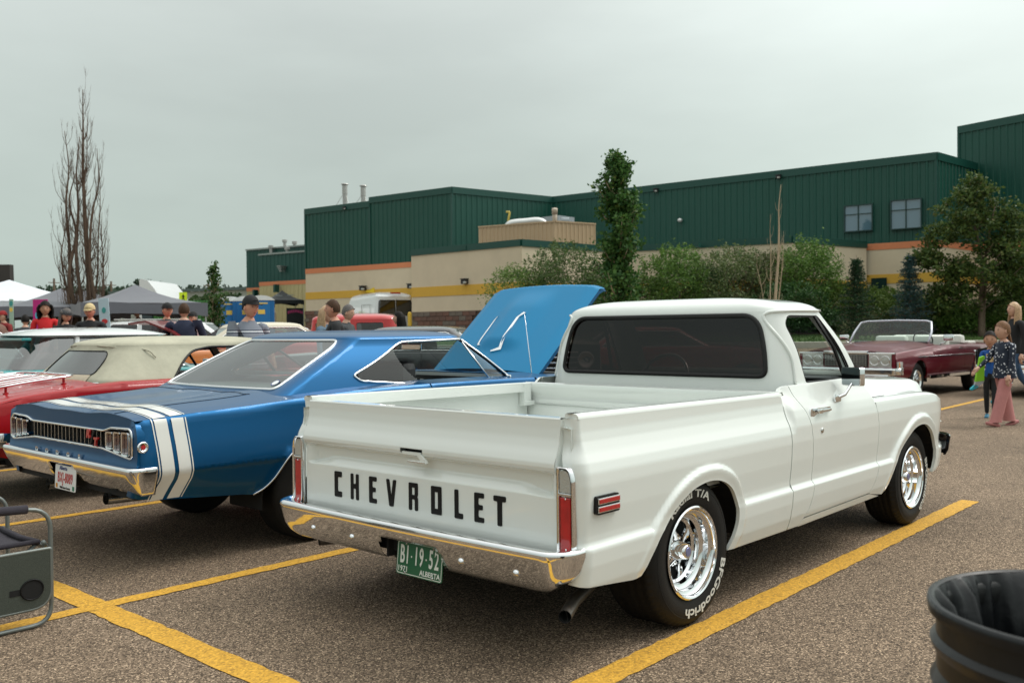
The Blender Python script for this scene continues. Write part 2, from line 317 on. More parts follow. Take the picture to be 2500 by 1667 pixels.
def yellow():
    m = bpy.data.materials.new('yellow_line_paint'); m.use_nodes = True; nt = m.node_tree; b = nt.nodes['Principled BSDF']; Lk = nt.links.new
    t = nt.nodes.new('ShaderNodeTexCoord'); v = nt.nodes.new('ShaderNodeTexVoronoi'); v.inputs['Scale'].default_value = 110; Lk(t.outputs['Object'], v.inputs['Vector'])
    s = nt.nodes.new('ShaderNodeSeparateColor'); Lk(v.outputs['Color'], s.inputs[0])
    r = nt.nodes.new('ShaderNodeValToRGB'); Lk(s.outputs[0], r.inputs[0]); cr = r.color_ramp
    cr.elements[0].color = (.36, .19, .022, 1); cr.elements[1].color = (.80, .45, .055, 1); e = cr.elements.new(.3); e.color = (.56, .30, .03, 1); e = cr.elements.new(.8); e.color = (.64, .345, .035, 1)
    # worn pits and cracks where the asphalt shows through
    n = nt.nodes.new('ShaderNodeTexNoise'); n.inputs['Scale'].default_value = 26; n.inputs['Detail'].default_value = 9; n.inputs['Roughness'].default_value = .72; Lk(t.outputs['Object'], n.inputs['Vector'])
    g = nt.nodes.new('ShaderNodeMapRange'); g.inputs['From Min'].default_value = .655; g.inputs['From Max'].default_value = .70; Lk(n.outputs[0], g.inputs['Value'])
    mx = nt.nodes.new('ShaderNodeMix'); mx.data_type = 'RGBA'; Lk(g.outputs[0], mx.inputs[0]); Lk(r.outputs[0], mx.inputs[6]); mx.inputs[7].default_value = (.05, .038, .028, 1); Lk(mx.outputs[2], b.inputs['Base Color'])
    b.inputs['Roughness'].default_value = .8
    bp_ = nt.nodes.new('ShaderNodeBump'); bp_.inputs['Strength'].default_value = .6; bp_.inputs['Distance'].default_value = .003; bp_.invert = True; Lk(v.outputs['Distance'], bp_.inputs['Height']); Lk(bp_.outputs[0], b.inputs['Normal'])
    return m
M['yellow'] = yellow()
Ds = [-60, -8, 0, 4, 8, 12, 16, 20, 21.5, 22.5, 23.5, 24.5, 25.5, 26.5, 27.5, 28.5, 29.5, 30.5, 31.5, 32.5, 33.5, 36, 45, 60, 120, 400, 3500]
g = MB(); g.grid([[(*fwd(D, s), terr(D)) for s in (-3500, -400, -60, -20, -5, 5, 20, 60, 400, 3500)] for D in Ds])
tag(g.build('ground', M['asphalt'], smooth=True), 'brown weathered asphalt of the parking lot', kind='structure')
def stripe(pts, wd, name='parking_line', label=None):
    p = resamp([pts[0], pts[1]], .12)[: -1]; a = Vector(pts[0]); b = Vector(pts[1]); n = max(2, int((b-a).length/.06)); d = (b-a).normalized(); q = Vector((-d.y, d.x)); rnd = random.Random(int(a.x*91+a.y*17)); row = []
    for i in range(n+1):
        c = a+(b-a)*i/n; j1 = rnd.uniform(-.006, .006); j2 = rnd.uniform(-.006, .006); zz = .004
        D = (c.x-CAM[0])*math.cos(YAW)+(c.y-CAM[1])*math.sin(YAW)
        row.append([(*(c+q*(wd/2+j1)), zz+terr(D)), (*(c-q*(wd/2+j2)), zz+terr(D))])
    m = MB(); m.grid(row); o = m.build(name, M['yellow']); tag(o, label, kind='structure'); return o
stripe(((-3.6, -1.048), (4.13, -.955)), .135, label='yellow line beside the white pickup')
stripe(((-3.4, 1.512), (3.6, 1.497)), .105, label='yellow line between the pickup and the blue coupe')
stripe(((-1.25, 4.05), (3.6, 4.06)), .10, label='yellow line on the far side of the blue coupe')
stripe(((-1.25, 6.98), (3.6, 7.0)), .10, label='yellow line under the red convertible')
stripe(((-1.676, 16.0), (-1.676, 1.56)), .135); stripe(((-1.676, 1.45), (-1.676, -6)), .135)
stripe(((9.6, 1.83), (15.3, 1.99)), .10, label='yellow line on the open lot behind the pickup hood')
stripe(((8.6, 6.6), (13.6, 6.8)), .10)
# planted verge: kerb, lawn and mulch bed rising towards the building
def vz(D): return .87+.36*float(sstep(31.2, 36.5, D))
SR = (-4, 2, 8, 14, 20, 30, 45)
m = MB(); m.grid([[(*fwd(D, s), vz(D)) for s in SR] for D in (31.15, 32, 33, 34, 35, 36.5, 40, 60)])
def grassmat(name, c1, c2, sc1):
    m = mat(name, c1, .9); nt = m.node_tree; b = nt.nodes['Principled BSDF']; t = nt.nodes.new('ShaderNodeTexCoord'); n = nt.nodes.new('ShaderNodeTexNoise'); n.inputs['Scale'].default_value = sc1; n.inputs['Detail'].default_value = 8
    nt.links.new(t.outputs['Object'], n.inputs['Vector']); mx = nt.nodes.new('ShaderNodeMix'); mx.data_type = 'RGBA'; mx.inputs[6].default_value = (*c1, 1); mx.inputs[7].default_value = (*c2, 1)
    r = nt.nodes.new('ShaderNodeMapRange'); r.inputs['From Min'].default_value = .35; r.inputs['From Max'].default_value = .65; nt.links.new(n.outputs[0], r.inputs['Value']); nt.links.new(r.outputs[0], mx.inputs[0]); nt.links.new(mx.outputs[2], b.inputs['Base Color']); return m
M['lawn'] = grassmat('lawn_green', (.05, .105, .022), (.10, .15, .035), 3); M['mulch'] = grassmat('bark_mulch', (.07, .045, .03), (.13, .085, .06), 9); M['soil'] = M['mulch']
tag(m.build('lawn', M['lawn'], smooth=True), 'green lawn verge behind the maroon convertible', kind='structure')
m = MB(); m.grid([[(*fwd(D, s), vz(D)+.012) for s in SR] for D in (34.3, 35, 36, 38, 42, 58)]); tag(m.build('planting_bed', M['mulch'], smooth=True), kind='structure')
M['concrete'] = mat('pale_concrete', (.42, .39, .33), .85, var=.12, vscale=6, bump=.2)
m = MB(); m.grid([[(*fwd(D, s), z) for D, z in ((31, .60), (31, .88), (31.04, .895), (31.16, .895), (31.2, .86))] for s in (-4, 2, 8, 14, 20, 30, 45)]); tag(m.build('kerb', M['concrete']), kind='structure')
gm = MB(); rg = random.Random(3)
for i in range(9000):
    D = rg.uniform(31.3, 34.3); s = rg.uniform(-2, 19); x, y = fwd(D, s); z = vz(D); a = rg.uniform(0, 2*PI); h = rg.uniform(.03, .09); wd = rg.uniform(.01, .03)
    gm.add([(x-wd*math.cos(a), y-wd*math.sin(a), z-.01), (x+wd*math.cos(a), y+wd*math.sin(a), z-.01), (x+rg.uniform(-.02, .02), y+rg.uniform(-.02, .02), z+h)], [(0, 1, 2)])
tag(gm.build('grass', mat('grass_blades', (.075, .14, .03), .8), fix=False), 'short mown grass of the verge behind the kerb', 'grass', kind='stuff')
# ------------------------------------------------------------------ wheels
def wheel(parent, c, side, R, rim, wd, style='spoke', lod=0, text_on=False, white=0, rot=0.0, dish=.1):
    """c: centre of the OUTER tyre face plane; side -1 = right of the vehicle (-y), +1 = left. Axis along y."""
    n = 96 if lod == 0 else (40 if lod == 1 else 24)
    Mx = Matrix.Translation(c) @ Matrix(((1, 0, 0, 0), (0, 0, side, 0), (0, 1, 0, 0), (0, 0, 0, 1))) @ Matrix.Rotation(rot, 4, 'Z')     # local z -> outward, local x -> x, local y -> z
    if side < 0: pass
    W = empty('wheel', (0, 0, 0)); W.parent = parent
    sh = R-rim
    prof = [(rim-.012, -.02), (rim+.004, -.004), (rim+.02, .0), (rim+.3*sh, .006), (rim+.55*sh, .007), (rim+.78*sh, -.001), (R-.018, -.014), (R-.006, -.026), (R, -.045), (R, -.5*wd), (R, -wd+.045), (R-.02, -wd+.015), (rim, -wd+.02), (rim-.012, -wd+.04)]
    b = MB()
    if lod == 0:                      # tyre with sidewall, shoulder lugs and tread grooves cut as real steps
        V = []; tr = []
        for h in np.linspace(-.036, -wd+.036, 15): tr.append(h)
        pr = prof[:7]; nn = 2*120; rows = [(r, h, 0) for r, h in pr]
        rows += [(R-.004, -.024, 1)]
        for k, h in enumerate(tr): g_ = (k % 3 == 2); rows += [(R-(.007 if g_ else 0), h, 0 if g_ else 2)]
        rows += [(R-.02, -wd+.015, 0), (rim, -wd+.02, 0), (rim-.012, -wd+.04, 0)]
        for ri, (r, h, k) in enumerate(rows):
            for j in range(nn):
                a = 2*PI*(j+.35*(ri % 2 if k == 2 else 0))/nn; q = r
                if k == 1 and (j//2) % 2: q -= .006
                if k == 2 and (j//2+ri//3) % 2: q -= .004
                V.append(Mx @ Vector((q*math.cos(a), q*math.sin(a), h)))
        kk = len(rows); b.add(V, [(i*nn+j, i*nn+(j+1) % nn, (i+1)*nn+(j+1) % nn, (i+1)*nn+j) for i in range(kk-1) for j in range(nn)])
    else: b.lathe(prof, n, Mx)
    tyre = b.build('tyre', M['rubber'], W, auto=35)
    if white: MB().lathe([(rim+.018, .0075), (rim+.018+white, .0095)], n, Mx).build('whitewall', mat('whitewall', (.7, .69, .65), .5), W, True)
    if lod == 0: MB().lathe([(R-.05, .0045), (R-.047, .0062), (R-.044, .0035)], n, Mx).build('sidewall_ridge', M['rubber'], W, True)
    r = rim
    if style == 'spoke':
        pr = [(r-.004, -.006), (r+.003, .004), (r-.004, .009), (r-.012, .005), (r-.014, -.012), (r-.020, -.020), (r-.034, -.024), (r-.038, -.05), (r-.048, -.058), (r-.058, -.061), (r-.062, -.085), (r-.074, -.094), (r-.080, -.13), (r-.085, -.17)]
        MB().lathe(pr, n, Mx).build('rim', M['chrome'], W, auto=40)
        MB().lathe([(r-.083, -.168), (.05, -.170), (.0, -.170)], 40, Mx).build('brake_drum', M['void'], W, True)
        for k in range(5):
            a = 2*PI*k/5+.3; ca, sa = math.cos(a), math.sin(a)
            def q(rr, t, h): return Mx @ Vector((rr*ca-t*sa, rr*sa+t*ca, h))
            G = []
            for rr, w2, h, dp in ((.035, .019, -.075, .018), (.065, .016, -.088, .016), (.10, .016, -.105, .014), (r-.072, .021, -.118, .012)):
                G.append([q(rr, -w2, h-dp), q(rr, -w2*.92, h-.003), q(rr, -w2*.35, h), q(rr, 0, h-.006), q(rr, w2*.35, h), q(rr, w2*.92, h-.003), q(rr, w2, h-dp)])
            MB().grid(G).build('spoke', M['chrome'], W, auto=50)
        for k in range(5):
            a = 2*PI*(k+.5)/5+.3; Ml = Mx @ Matrix.Translation((.062*math.cos(a), .062*math.sin(a), -.105))
            MB().lathe([(.0, .018), (.006, .017), (.0105, .010), (.011, 0), (.0185, -.002), (.019, -.03)], 6 if lod else 12, Ml).build('wheel_nut', M['chrome'], W)
        MB().lathe([(.052, -.10), (.047, -.068), (.040, -.052), (.036, -.030), (.031, -.024), (.0, -.022)], 40, Mx).build('hub_cap', M['chrome'], W, auto=35)
        MB().lathe([(.022, -.0225), (.020, -.0205), (0, -.0205)], 24, Mx).build('cap_badge', mat('badge_blue', (.25, .27, .5), .25, .6), W, auto=35)
    elif style == 'cap':
        pr = [(r, -.008), (r+.003, .003), (r-.012, .008), (r-.03, -.002), (r-.045, -.01), (r*.62, .004), (r*.55, .002), (r*.40, .014), (r*.15, .022), (0, .024)]
        MB().lathe(pr, n, Mx).build('wheel_cover', M['chrome'], W, auto=40)
    else:
        pr = [(r, -.008), (r+.002, .004), (r-.012, .006), (r-.02, -.03), (r-.03, -.07), (.06, -.06), (.05, -.04), (0, -.04)]
        MB().lathe(pr, n, Mx).build('rim', M['chrome_dull'], W, auto=40)
    if text_on:
        def ring(txt, ang, size, hgt, span):
            me = text_me(txt, size, .0008, bold=.0012); v = np.empty(len(me.vertices)*3); me.vertices.foreach_get('co', v); v = v.reshape(-1, 3)
            wdt = v[:, 0].max()-v[:, 0].min(); v[:, 0] *= span*hgt/wdt
            rr = hgt+v[:, 1]; a = ang-v[:, 0]/(hgt); P = np.c_[rr*np.cos(a), rr*np.sin(a), .0088+v[:, 2]]
            me.vertices.foreach_set('co', (np.array([(Mx @ Vector(p))[:] for p in P])).ravel()); me.update(); link('tyre_lettering', me, M['white_letter'], W, False)
        return W, ring
    return W, None
# ------------------------------------------------------------------ wrap-round cab / greenhouse shell
class Shell:
    """plan outline at height z: rounded rectangle, rear x, front x, half width, corner radii; unrolled coordinate U measured from the rear centre (negative = right side)"""
    def __init__(s, z0, z1, xr, xf, hw, rr=.13, rf=.12, bow=0.0, bowf=0.0, power=1.0):
        s.z0, s.z1, s.xr, s.xf, s.hw, s.rr, s.rf, s.bow, s.bowf, s.pw = z0, z1, xr, xf, hw, rr, rf, bow, bowf, power
        t = .5; X0, X1, H = s.par(np.array([t])); X0, X1, H = X0[0], X1[0], H[0]
        s.a = H-rr; s.b = s.a+rr*PI/2; s.c = s.b+(X1-X0-rr-rf); s.d = s.c+rf*PI/2; s.e = s.d+H-rf
    def par(s, t):
        f = lambda p: p[0]+(p[1]-p[0])*t if len(p) == 2 else pchip([0, .5, 1], p, t)
        return f(s.xr), f(s.xf), f(s.hw)
    def at(s, U, z, inset=0.0, zz=None):
        U = np.asarray(U, float); z = np.asarray(z, float); t = (z-s.z0)/(s.z1-s.z0); X0, X1, H = s.par(t)
        X0 = X0+inset; X1 = X1-inset; H = H-inset
        u = np.abs(U); sg = np.where(U < 0, -1, 1); x = np.zeros_like(u); y = np.zeros_like(u)
        rr, rf = np.minimum(s.rr, H*.9), np.minimum(s.rf, H*.9)
        m0 = u <= s.a; q = u/s.a; y = np.where(m0, q*(H-rr), y); x = np.where(m0, X0-s.bow*(1-q*q), x)
        m1 = (u > s.a) & (u <= s.b); th = (u-s.a)/(s.b-s.a)*PI/2; y = np.where(m1, H-rr+rr*np.sin(th), y); x = np.where(m1, X0+rr-rr*np.cos(th), x)
        m2 = (u > s.b) & (u <= s.c); q = (u-s.b)/(s.c-s.b); y = np.where(m2, H, y); x = np.where(m2, X0+rr+q*(X1-X0-rr-rf), x)
        m3 = (u > s.c) & (u <= s.d); th = (u-s.c)/(s.d-s.c)*PI/2; y = np.where(m3, H-rf+rf*np.cos(th), y); x = np.where(m3, X1-rf+rf*np.sin(th), x)
        m4 = u > s.d; q = np.clip((u-s.d)/(s.e-s.d), 0, 1); y = np.where(m4, (H-rf)*(1-q), y); x = np.where(m4, X1+s.bowf*q*(2-q), x)
        return x, y*sg, (z if zz is None else zz)+0*x
    def Uy(s, y, z):                 # rear panel: y -> U
        t = (z-s.z0)/(s.z1-s.z0); _, _, H = s.par(np.array([t], float)); return y/(H[0]-s.rr)*s.a
    def Ux(s, x, z, sg=-1):
        t = (z-s.z0)/(s.z1-s.z0); X0, X1, H = s.par(np.array([t], float)); q = (x-X0[0]-s.rr)/(X1[0]-X0[0]-s.rr-s.rf); return sg*(s.b+q*(s.c-s.b))
    def Uf(s, y, z):                 # front panel y -> U on the right half (negative) for y<0
        t = (z-s.z0)/(s.z1-s.z0); _, _, H = s.par(np.array([t], float)); q = 1-abs(y)/(H[0]-s.rf); return (-1 if y < 0 else 1)*(s.d+q*(s.e-s.d))
    def roof(s, name, m, parent, h, p=4, z=None, n=16, nu=120, hole=0):
        z = s.z1 if z is None else z; U = np.linspace(-s.e, s.e, nu+1)[:-1]; X, Y, _ = s.at(U, np.full_like(U, z)); cx = (X.min()+X.max())/2; P = []
        for i in range(n+1):
            a = 1-(i/n)**1.6; a = max(a, .002); P.append([(cx+(x-cx)*a, y*a, z+h*(1-a**p)**.5+.0) for x, y in zip(X, Y)]+[(cx+(X[0]-cx)*a, Y[0]*a, z+h*(1-a**p)**.5)])
        b = MB(); b.grid(P); return b.build(name, m, parent, True)
    def trim(s, loop, r, name, m, parent, off=.0, n=6, closed=True):     # strip following a closed (U,z) outline
        L_ = resamp(loop, .03) if closed else loop; A = np.array(L_); x, y, z = s.at(A[:, 0], A[:, 1], inset=-off); b = MB(); b.tube(list(zip(x, y, z)), r, n, closed=closed); return b.build(name, m, parent, True)
    def pane(s, loop, name, m, parent, inset=.012, step=.12):
        return patch(name, loop, [], lambda U, z: s.at(U, z, inset=inset), step, m, parent)
# ------------------------------------------------------------------ body cross-sections
class Body:
    """stations {x: [(y,z) from the sill up over the shoulder to the centre line]}; the first ms points are the side"""
    def __init__(s, st, ms, nx=260, off=None, dens=10):
        xs = sorted(st); A = np.array([st[x] for x in xs], float); k = A.shape[1]; X = np.linspace(xs[0], xs[-1], nx); s.X = X; s.ms = ms
        C = np.array([[pchip(xs, A[:, i, j], X) for j in (0, 1)] for i in range(k)])      # k,2,nx
        T = []; t_ = np.linspace(0, 1, dens, endpoint=False); s.k = k
        for i in range(k-1):
            p0 = C[i-1] if i > 0 else 2*C[0]-C[1]; p1 = C[i]; p2 = C[i+1]; p3 = C[i+2] if i < k-2 else np.stack([-C[k-2][0], C[k-2][1]])
            for t in t_: T.append(.5*((2*p1)+(-p0+p2)*t+(2*p0-5*p1+4*p2-p3)*t*t+(-p0+3*p1-3*p2+p3)*t**3))
        T.append(C[-1]); s.T = np.array(T); s.d = dens; s.off = off or (lambda x, z: 0*x)       # (nq,2,nx)
        s.Z = s.T[:, 1, :]; s.Y = s.T[:, 0, :]; s.ns = (ms-1)*dens
    def _xi(s, x):
        f = np.clip((x-s.X[0])/(s.X[-1]-s.X[0])*(len(s.X)-1), 0, len(s.X)-1.001); i = f.astype(int); return i, f-i
    def side(s, x, z):               # -> half width y
        x = np.asarray(x, float); z = np.asarray(z, float); i, f = s._xi(x); y = np.empty_like(x)
        for n in range(len(x)):
            Zc = s.Z[:s.ns+1, i[n]]*(1-f[n])+s.Z[:s.ns+1, i[n]+1]*f[n]; Yc = s.Y[:s.ns+1, i[n]]*(1-f[n])+s.Y[:s.ns+1, i[n]+1]*f[n]
            y[n] = np.interp(z[n], Zc, Yc)
        return y+s.off(x, z)
    def top_z(s, x): x = np.asarray(x, float); i, f = s._xi(x); return s.Z[s.ns, i]*(1-f)+s.Z[s.ns, i+1]*f
    def q(s, x, w):                  # w in [0,1] from the shoulder to the centre line
        x = np.asarray(x, float); w = np.asarray(w, float); i, f = s._xi(x); nq = s.T.shape[0]; g_ = s.ns+np.clip(w, 0, 1)*(nq-1-s.ns); j = np.clip(g_.astype(int), 0, nq-2); h = g_-j
        def I(A): return (A[j, i]*(1-f)+A[j, i+1]*f)*(1-h)+(A[j+1, i]*(1-f)+A[j+1, i+1]*f)*h
        return I(s.Y), I(s.Z)
    def topgrid(s, x0, x1, w0=0, w1=1, nx=30, nw=14, both=True):
        P = []
        for x in np.linspace(x0, x1, nx):
            w_ = np.linspace(w0, w1, nw); y, z = s.q(np.full(nw, x), w_); r = [(x, -a, b) for a, b in zip(y, z)]
            if both: r += [(x, a, b) for a, b in zip(y[::-1][1:], z[::-1][1:])]
            P.append(r)
        return P
# ================================================================== WHITE PICKUP (origin: under the rear axle, x forward)
WP = paint('pearl_white_paint', (.765, .80, .765), rough=.28)
truck = empty('pickup_truck', (0, 0, 0), 0, 'white short-bed pickup with CHEVROLET on its tailgate and fat white-lettered tyres', 'pickup truck')
ARCH_R = catmull([(-.43, .325), (-.33, .463), (-.265, .525), (-.185, .59), (-.079, .643), (.039, .669), (.162, .665), (.267, .63), (.335, .575), (.375, .5), (.378, .42), (.352, .35), (.325, .295)], 4)
ARCH_F = catmull([(2.335, .30), (2.41, .40), (2.47, .475), (2.58, .575), (2.70, .648), (2.80, .69), (2.92, .706), (3.04, .692), (3.15, .636), (3.225, .56), (3.255, .47), (3.25, .385), (3.225, .33)], 4)
def smax(a, b, k=.006): return .5*(a+b+np.sqrt((a-b)**2+k*k))
def t_side(x, z):                    # half width of the pickup's side
    x = np.asarray(x, float); z = np.asarray(z, float)
    bed = np.interp(z, [.25, .30, .36, .44, .50, .56, .66, .76, .81, .85, .89, .93, .97, 1.01, 1.04], [.905, .925, .945, .958, .962, .962, .973, .978, .974, .964, .945, .931, .924, .921, .920])
    cab = np.interp(z, [.25, .30, .36, .44, .50, .56, .66, .76, .84, .89, .93, .97, 1.00, 1.03, 1.06, 1.075], [.905, .925, .945, .958, .962, .962, .973, .979, .976, .968, .957, .938, .922, .909, .897, .888])
    t = sstep(.97, 1.03, x); y = bed*(1-t)+cab*t
    P = np.c_[x, z]; dr = sdist(P, ARCH_R, False); df = sdist(P, ARCH_F, False); d = np.minimum(dr, df)
    led = .024*sstep(.530, .504, z); lip = .025*sstep(.080, .054, d)
    y = y+smax(led, lip)*.95-.05*sstep(1.10, .955, x)*sstep(.93, 1.05, z)*sstep(.96, .975, x)
    y = y-.006*sstep(.050, .0, d)
    return y-.10*sstep(3.15, 3.72, x)**2
def offs(poly, ds):                  # extra mesh points following the wheel-arch flange
    o = []; q = resamp(poly+[poly[-1]], .022)[:-1]
    for i in range(1, len(q)-1):
        tx, tz = q[i+1][0]-q[i-1][0], q[i+1][1]-q[i-1][1]; l = math.hypot(tx, tz) or 1
        for d_ in ds: o.append((q[i][0]-tz/l*d_, q[i][1]+tx/l*d_))
    return o
LIPS = offs(ARCH_R, (.042, .054, .062, .070, .080, .09)), offs(ARCH_F, (.042, .054, .062, .070, .080, .09))
def smooth_t_side(x, z):             # softened across height so the creases keep a small radius
    return (t_side(x, z-.004)+2*t_side(x, z)+t_side(x, z+.004))/4
XR = -.862
def side_map(x, z):                  # for x left of the rear corner the skin wraps on to the rear face
    x = np.asarray(x, float); r = .055; s = x-(XR+r); Y = smooth_t_side(np.maximum(x, XR+r), z)
    th = np.clip(-s/(r*PI/2), 0, 1)*PI/2; xx = np.where(s >= 0, x, XR+r-r*np.sin(th)); yy = np.where(s >= 0, Y, Y-r+r*np.cos(th))
    ex = np.maximum(-s-r*PI/2, 0); xx = np.where(ex > 0, XR+np.clip((.04*sstep(.84, .93, z)), 0, 1), xx+.04*sstep(.84, .93, z)*np.clip(-s/(r*PI/2), 0, 1)); return xx, -(yy-ex), z+0*x
def seg(A, B): return [A, B]
# --- bed side (both sides)
SX0 = XR+.055-.055*PI/2-.02
RB = SX0
bed_out = [(RB, .37), (RB, 1.022), (RB+.02, 1.026), (.92, 1.012), (.945, 1.008), (.953, .98), (.955, .60), (.955, .292), (.325, .297)]
bed_out = bed_out+[p for p in ARCH_R[::-1]][1:]+[(-.50, .322), (-.70, .345), (-.80, .355)]
mark_hole = []
for mir in (False, True):
    o = patch('bed_side', bed_out, [], side_map, .05 if mir else .0135, WP, truck, flange=.018, fdir=(0, 1, .0), mirror=mir)
for sgn in (-1, 1):                  # top rail of the bed and inner wall with its panel press and stake pocket
    b = MB(); xs = np.linspace(-.820, .955, 12)
    Y = [(.9235, 1.024), (.9215, 1.036), (.914, 1.043), (.90, 1.046), (.865, 1.046), (.855, 1.042), (.853, 1.00), (.853, .985)]
    b.grid([[(x, sgn*y, z-.012*(x+.85)/1.8) for y, z in Y] for x in xs]); b.add([(-.8205, sgn*y, z) for y, z in Y], [tuple(range(len(Y)))])
    b.build('bed_rail', WP, truck, auto=40)
    b = MB(); Y = [(.853, .99), (.90, .985), (.90, .80), (.895, .79), (.895, .62), (.80, .61)]
    b.grid([[(x, sgn*y, z) for y, z in Y] for x in (-.84, 0, .95)]); b.build('bed_inner_wall', WP, truck, auto=30)
    b = MB(); b.bbox((.90, sgn*.872, .955), (.07, .05, .15), .006); b.bbox((.905, sgn*.85, .90), (.10, .03, .03), .005); b.build('stake_pocket', WP, truck)
    b = MB(); b.bbox((-.80, sgn*.882, 1.0462), (.055, .026, .0016), .0005); b.build('pocket_hole', M['black'], truck)
b = MB(); b.grid([[(x, y, .60+.006*(int(k/2) % 2)) for k, y in enumerate(np.linspace(-.88, .88, 40))] for x in (-.83, .95)]); b.build('bed_floor', WP, truck)
b = MB(); b.grid([[(x, y, z) for x, z in ((.985, 1.012), (.965, 1.035), (.94, 1.03), (.93, 1.0), (.965, .955), (.968, .93), (.962, .925), (.962, .62))] for y in (-.92, -.4, .4, .92)]); b.build('bed_front_panel', WP, truck, auto=60)
b = MB(); b.grid([[(.958, y, z) for z in (.925, .905, .90)] for y in (-.8, .8)]); b.tube([(.958, -.83, .895), (.958, .83, .895)], .006, 6); b.build('panel_bead', WP, truck, True)
# --- tailgate
def tg_x(y, z):
    y = np.abs(np.asarray(y, float)); z = np.asarray(z, float)
    x = np.interp(z, [.48, .80, .812, .826, .845, .87, .90, .94, .98, 1.02], [-.862, -.862, -.874, -.882, -.881, -.872, -.858, -.846, -.842, -.840])
    amp = .034*sstep(.835, .79, y); topz = .706+.042*np.clip((.81-y)/.17, 0.12, 1)
    rec = np.where(z < .706, 0, np.clip((z-.706)/(topz-.706), 0, 1))*sstep(.81, .795, z)
    return x+amp*rec
def tg_map(y, z): return (tg_x(y, z-.002)+tg_x(y, z+.002))/2, y, z+0*y
hnd = [(.088, .842), (-.040, .842), (-.062, .812), (-.098, .781), (.032, .781), (.045, .795), (-.02, .806), (-.005, .826), (.088, .826)]
hole = [(.088, .842), (-.040, .842), (-.098, .781), (.032, .781), (.035, .80), (-.01, .822), (.085, .824)]
hy = [(.09, .840), (-.040, .840), (-.060, .818), (.075, .818)]
ext = [(y, z) for y in np.arange(-.83, .84, .022) for z in (.696, .7035, .7085, .715, .723, .731, .739, .7455, .751, .758, .797, .805, .812, .819, .826, .834, .845)]
tg_out = [(-.848, .483), (.848, .483), (.848, .80), (.848, 1.018), (.842, 1.021), (-.842, 1.021), (-.848, 1.018), (-.848, .8)]
ys_ = sorted(set([round(v, 4) for v in np.r_[np.linspace(-.848, -.70, 20), np.linspace(-.70, -.066, 26), np.linspace(-.066, .084, 8), np.linspace(.084, .70, 26), np.linspace(.70, .848, 20)]])); zs_ = sorted(set([round(float(v), 4) for v in np.r_[np.linspace(.483, .68, 9), np.linspace(.69, .765, 26), np.linspace(.775, .79, 4), np.linspace(.795, .86, 24), np.linspace(.865, 1.02, 16)]]))
YY, ZZ = np.meshgrid(ys_, zs_, indexing='ij'); XX = np.array(tg_map(YY.ravel(), ZZ.ravel())[0]); Vt = list(zip(XX, YY.ravel(), ZZ.ravel())); nz_ = len(zs_); Ft = [(i*nz_+j, i*nz_+j+1, (i+1)*nz_+j+1, (i+1)*nz_+j) for i in range(len(ys_)-1) for j in range(nz_-1) if not (-.067 < (ys_[i]+ys_[i+1])/2 < .085 and .818 < (zs_[j]+zs_[j+1])/2 < .841)]
b = MB(); b.add(Vt, Ft); tgo = b.build('tailgate', WP, truck, True)
b = MB(); b.grid([[(x, s_*.8475, z) for x, z in ((float(tg_x(np.array([.84]), np.array([zz]))[0]), zz), (-.80, zz))] for zz in np.linspace(.483, 1.02, 12) for s_ in (-1,)]); b.grid([[(x, .8475, z) for x, z in ((float(tg_x(np.array([.84]), np.array([zz]))[0]), zz), (-.80, zz))] for zz in np.linspace(.483, 1.02, 12)]); b.build('tailgate_edge', WP, truck)
b = MB(); b.grid([[(x, y, z) for x, z in ((-.841, 1.020), (-.836, 1.027), (-.80, 1.027), (-.795, 1.02), (-.795, .62))] for y in (-.846, .846)]); b.build('tailgate_top', WP, truck, auto=50)
b = MB(); b.bbox((-.842, .015, .829), (.01, .16, .05), .002); b.build('handle_recess', M['void'], truck)
b = MB(); f0 = lambda a, z: (-.884, a, z); f1 = lambda a, z: (-.871, a, z)
b.prism([(.072, .826), (-.050, .826), (-.098, .783), (-.094, .779), (.028, .779), (.034, .786), (-.055, .792), (-.033, .812), (.066, .814)], f0, f1); b.build('tailgate_handle', WP, truck)
b = MB(); b.prism([(.03, .7835), (-.09, .7835), (-.096, .7795), (.026, .7795)], lambda a, z: (-.888, a, z), f1); b.prism([(.085, .8425), (-.038, .8425), (-.036, .8405), (.084, .8405)], lambda a, z: (-.880, a, z), f1); b.build('handle_edge', M['chrome'], truck)
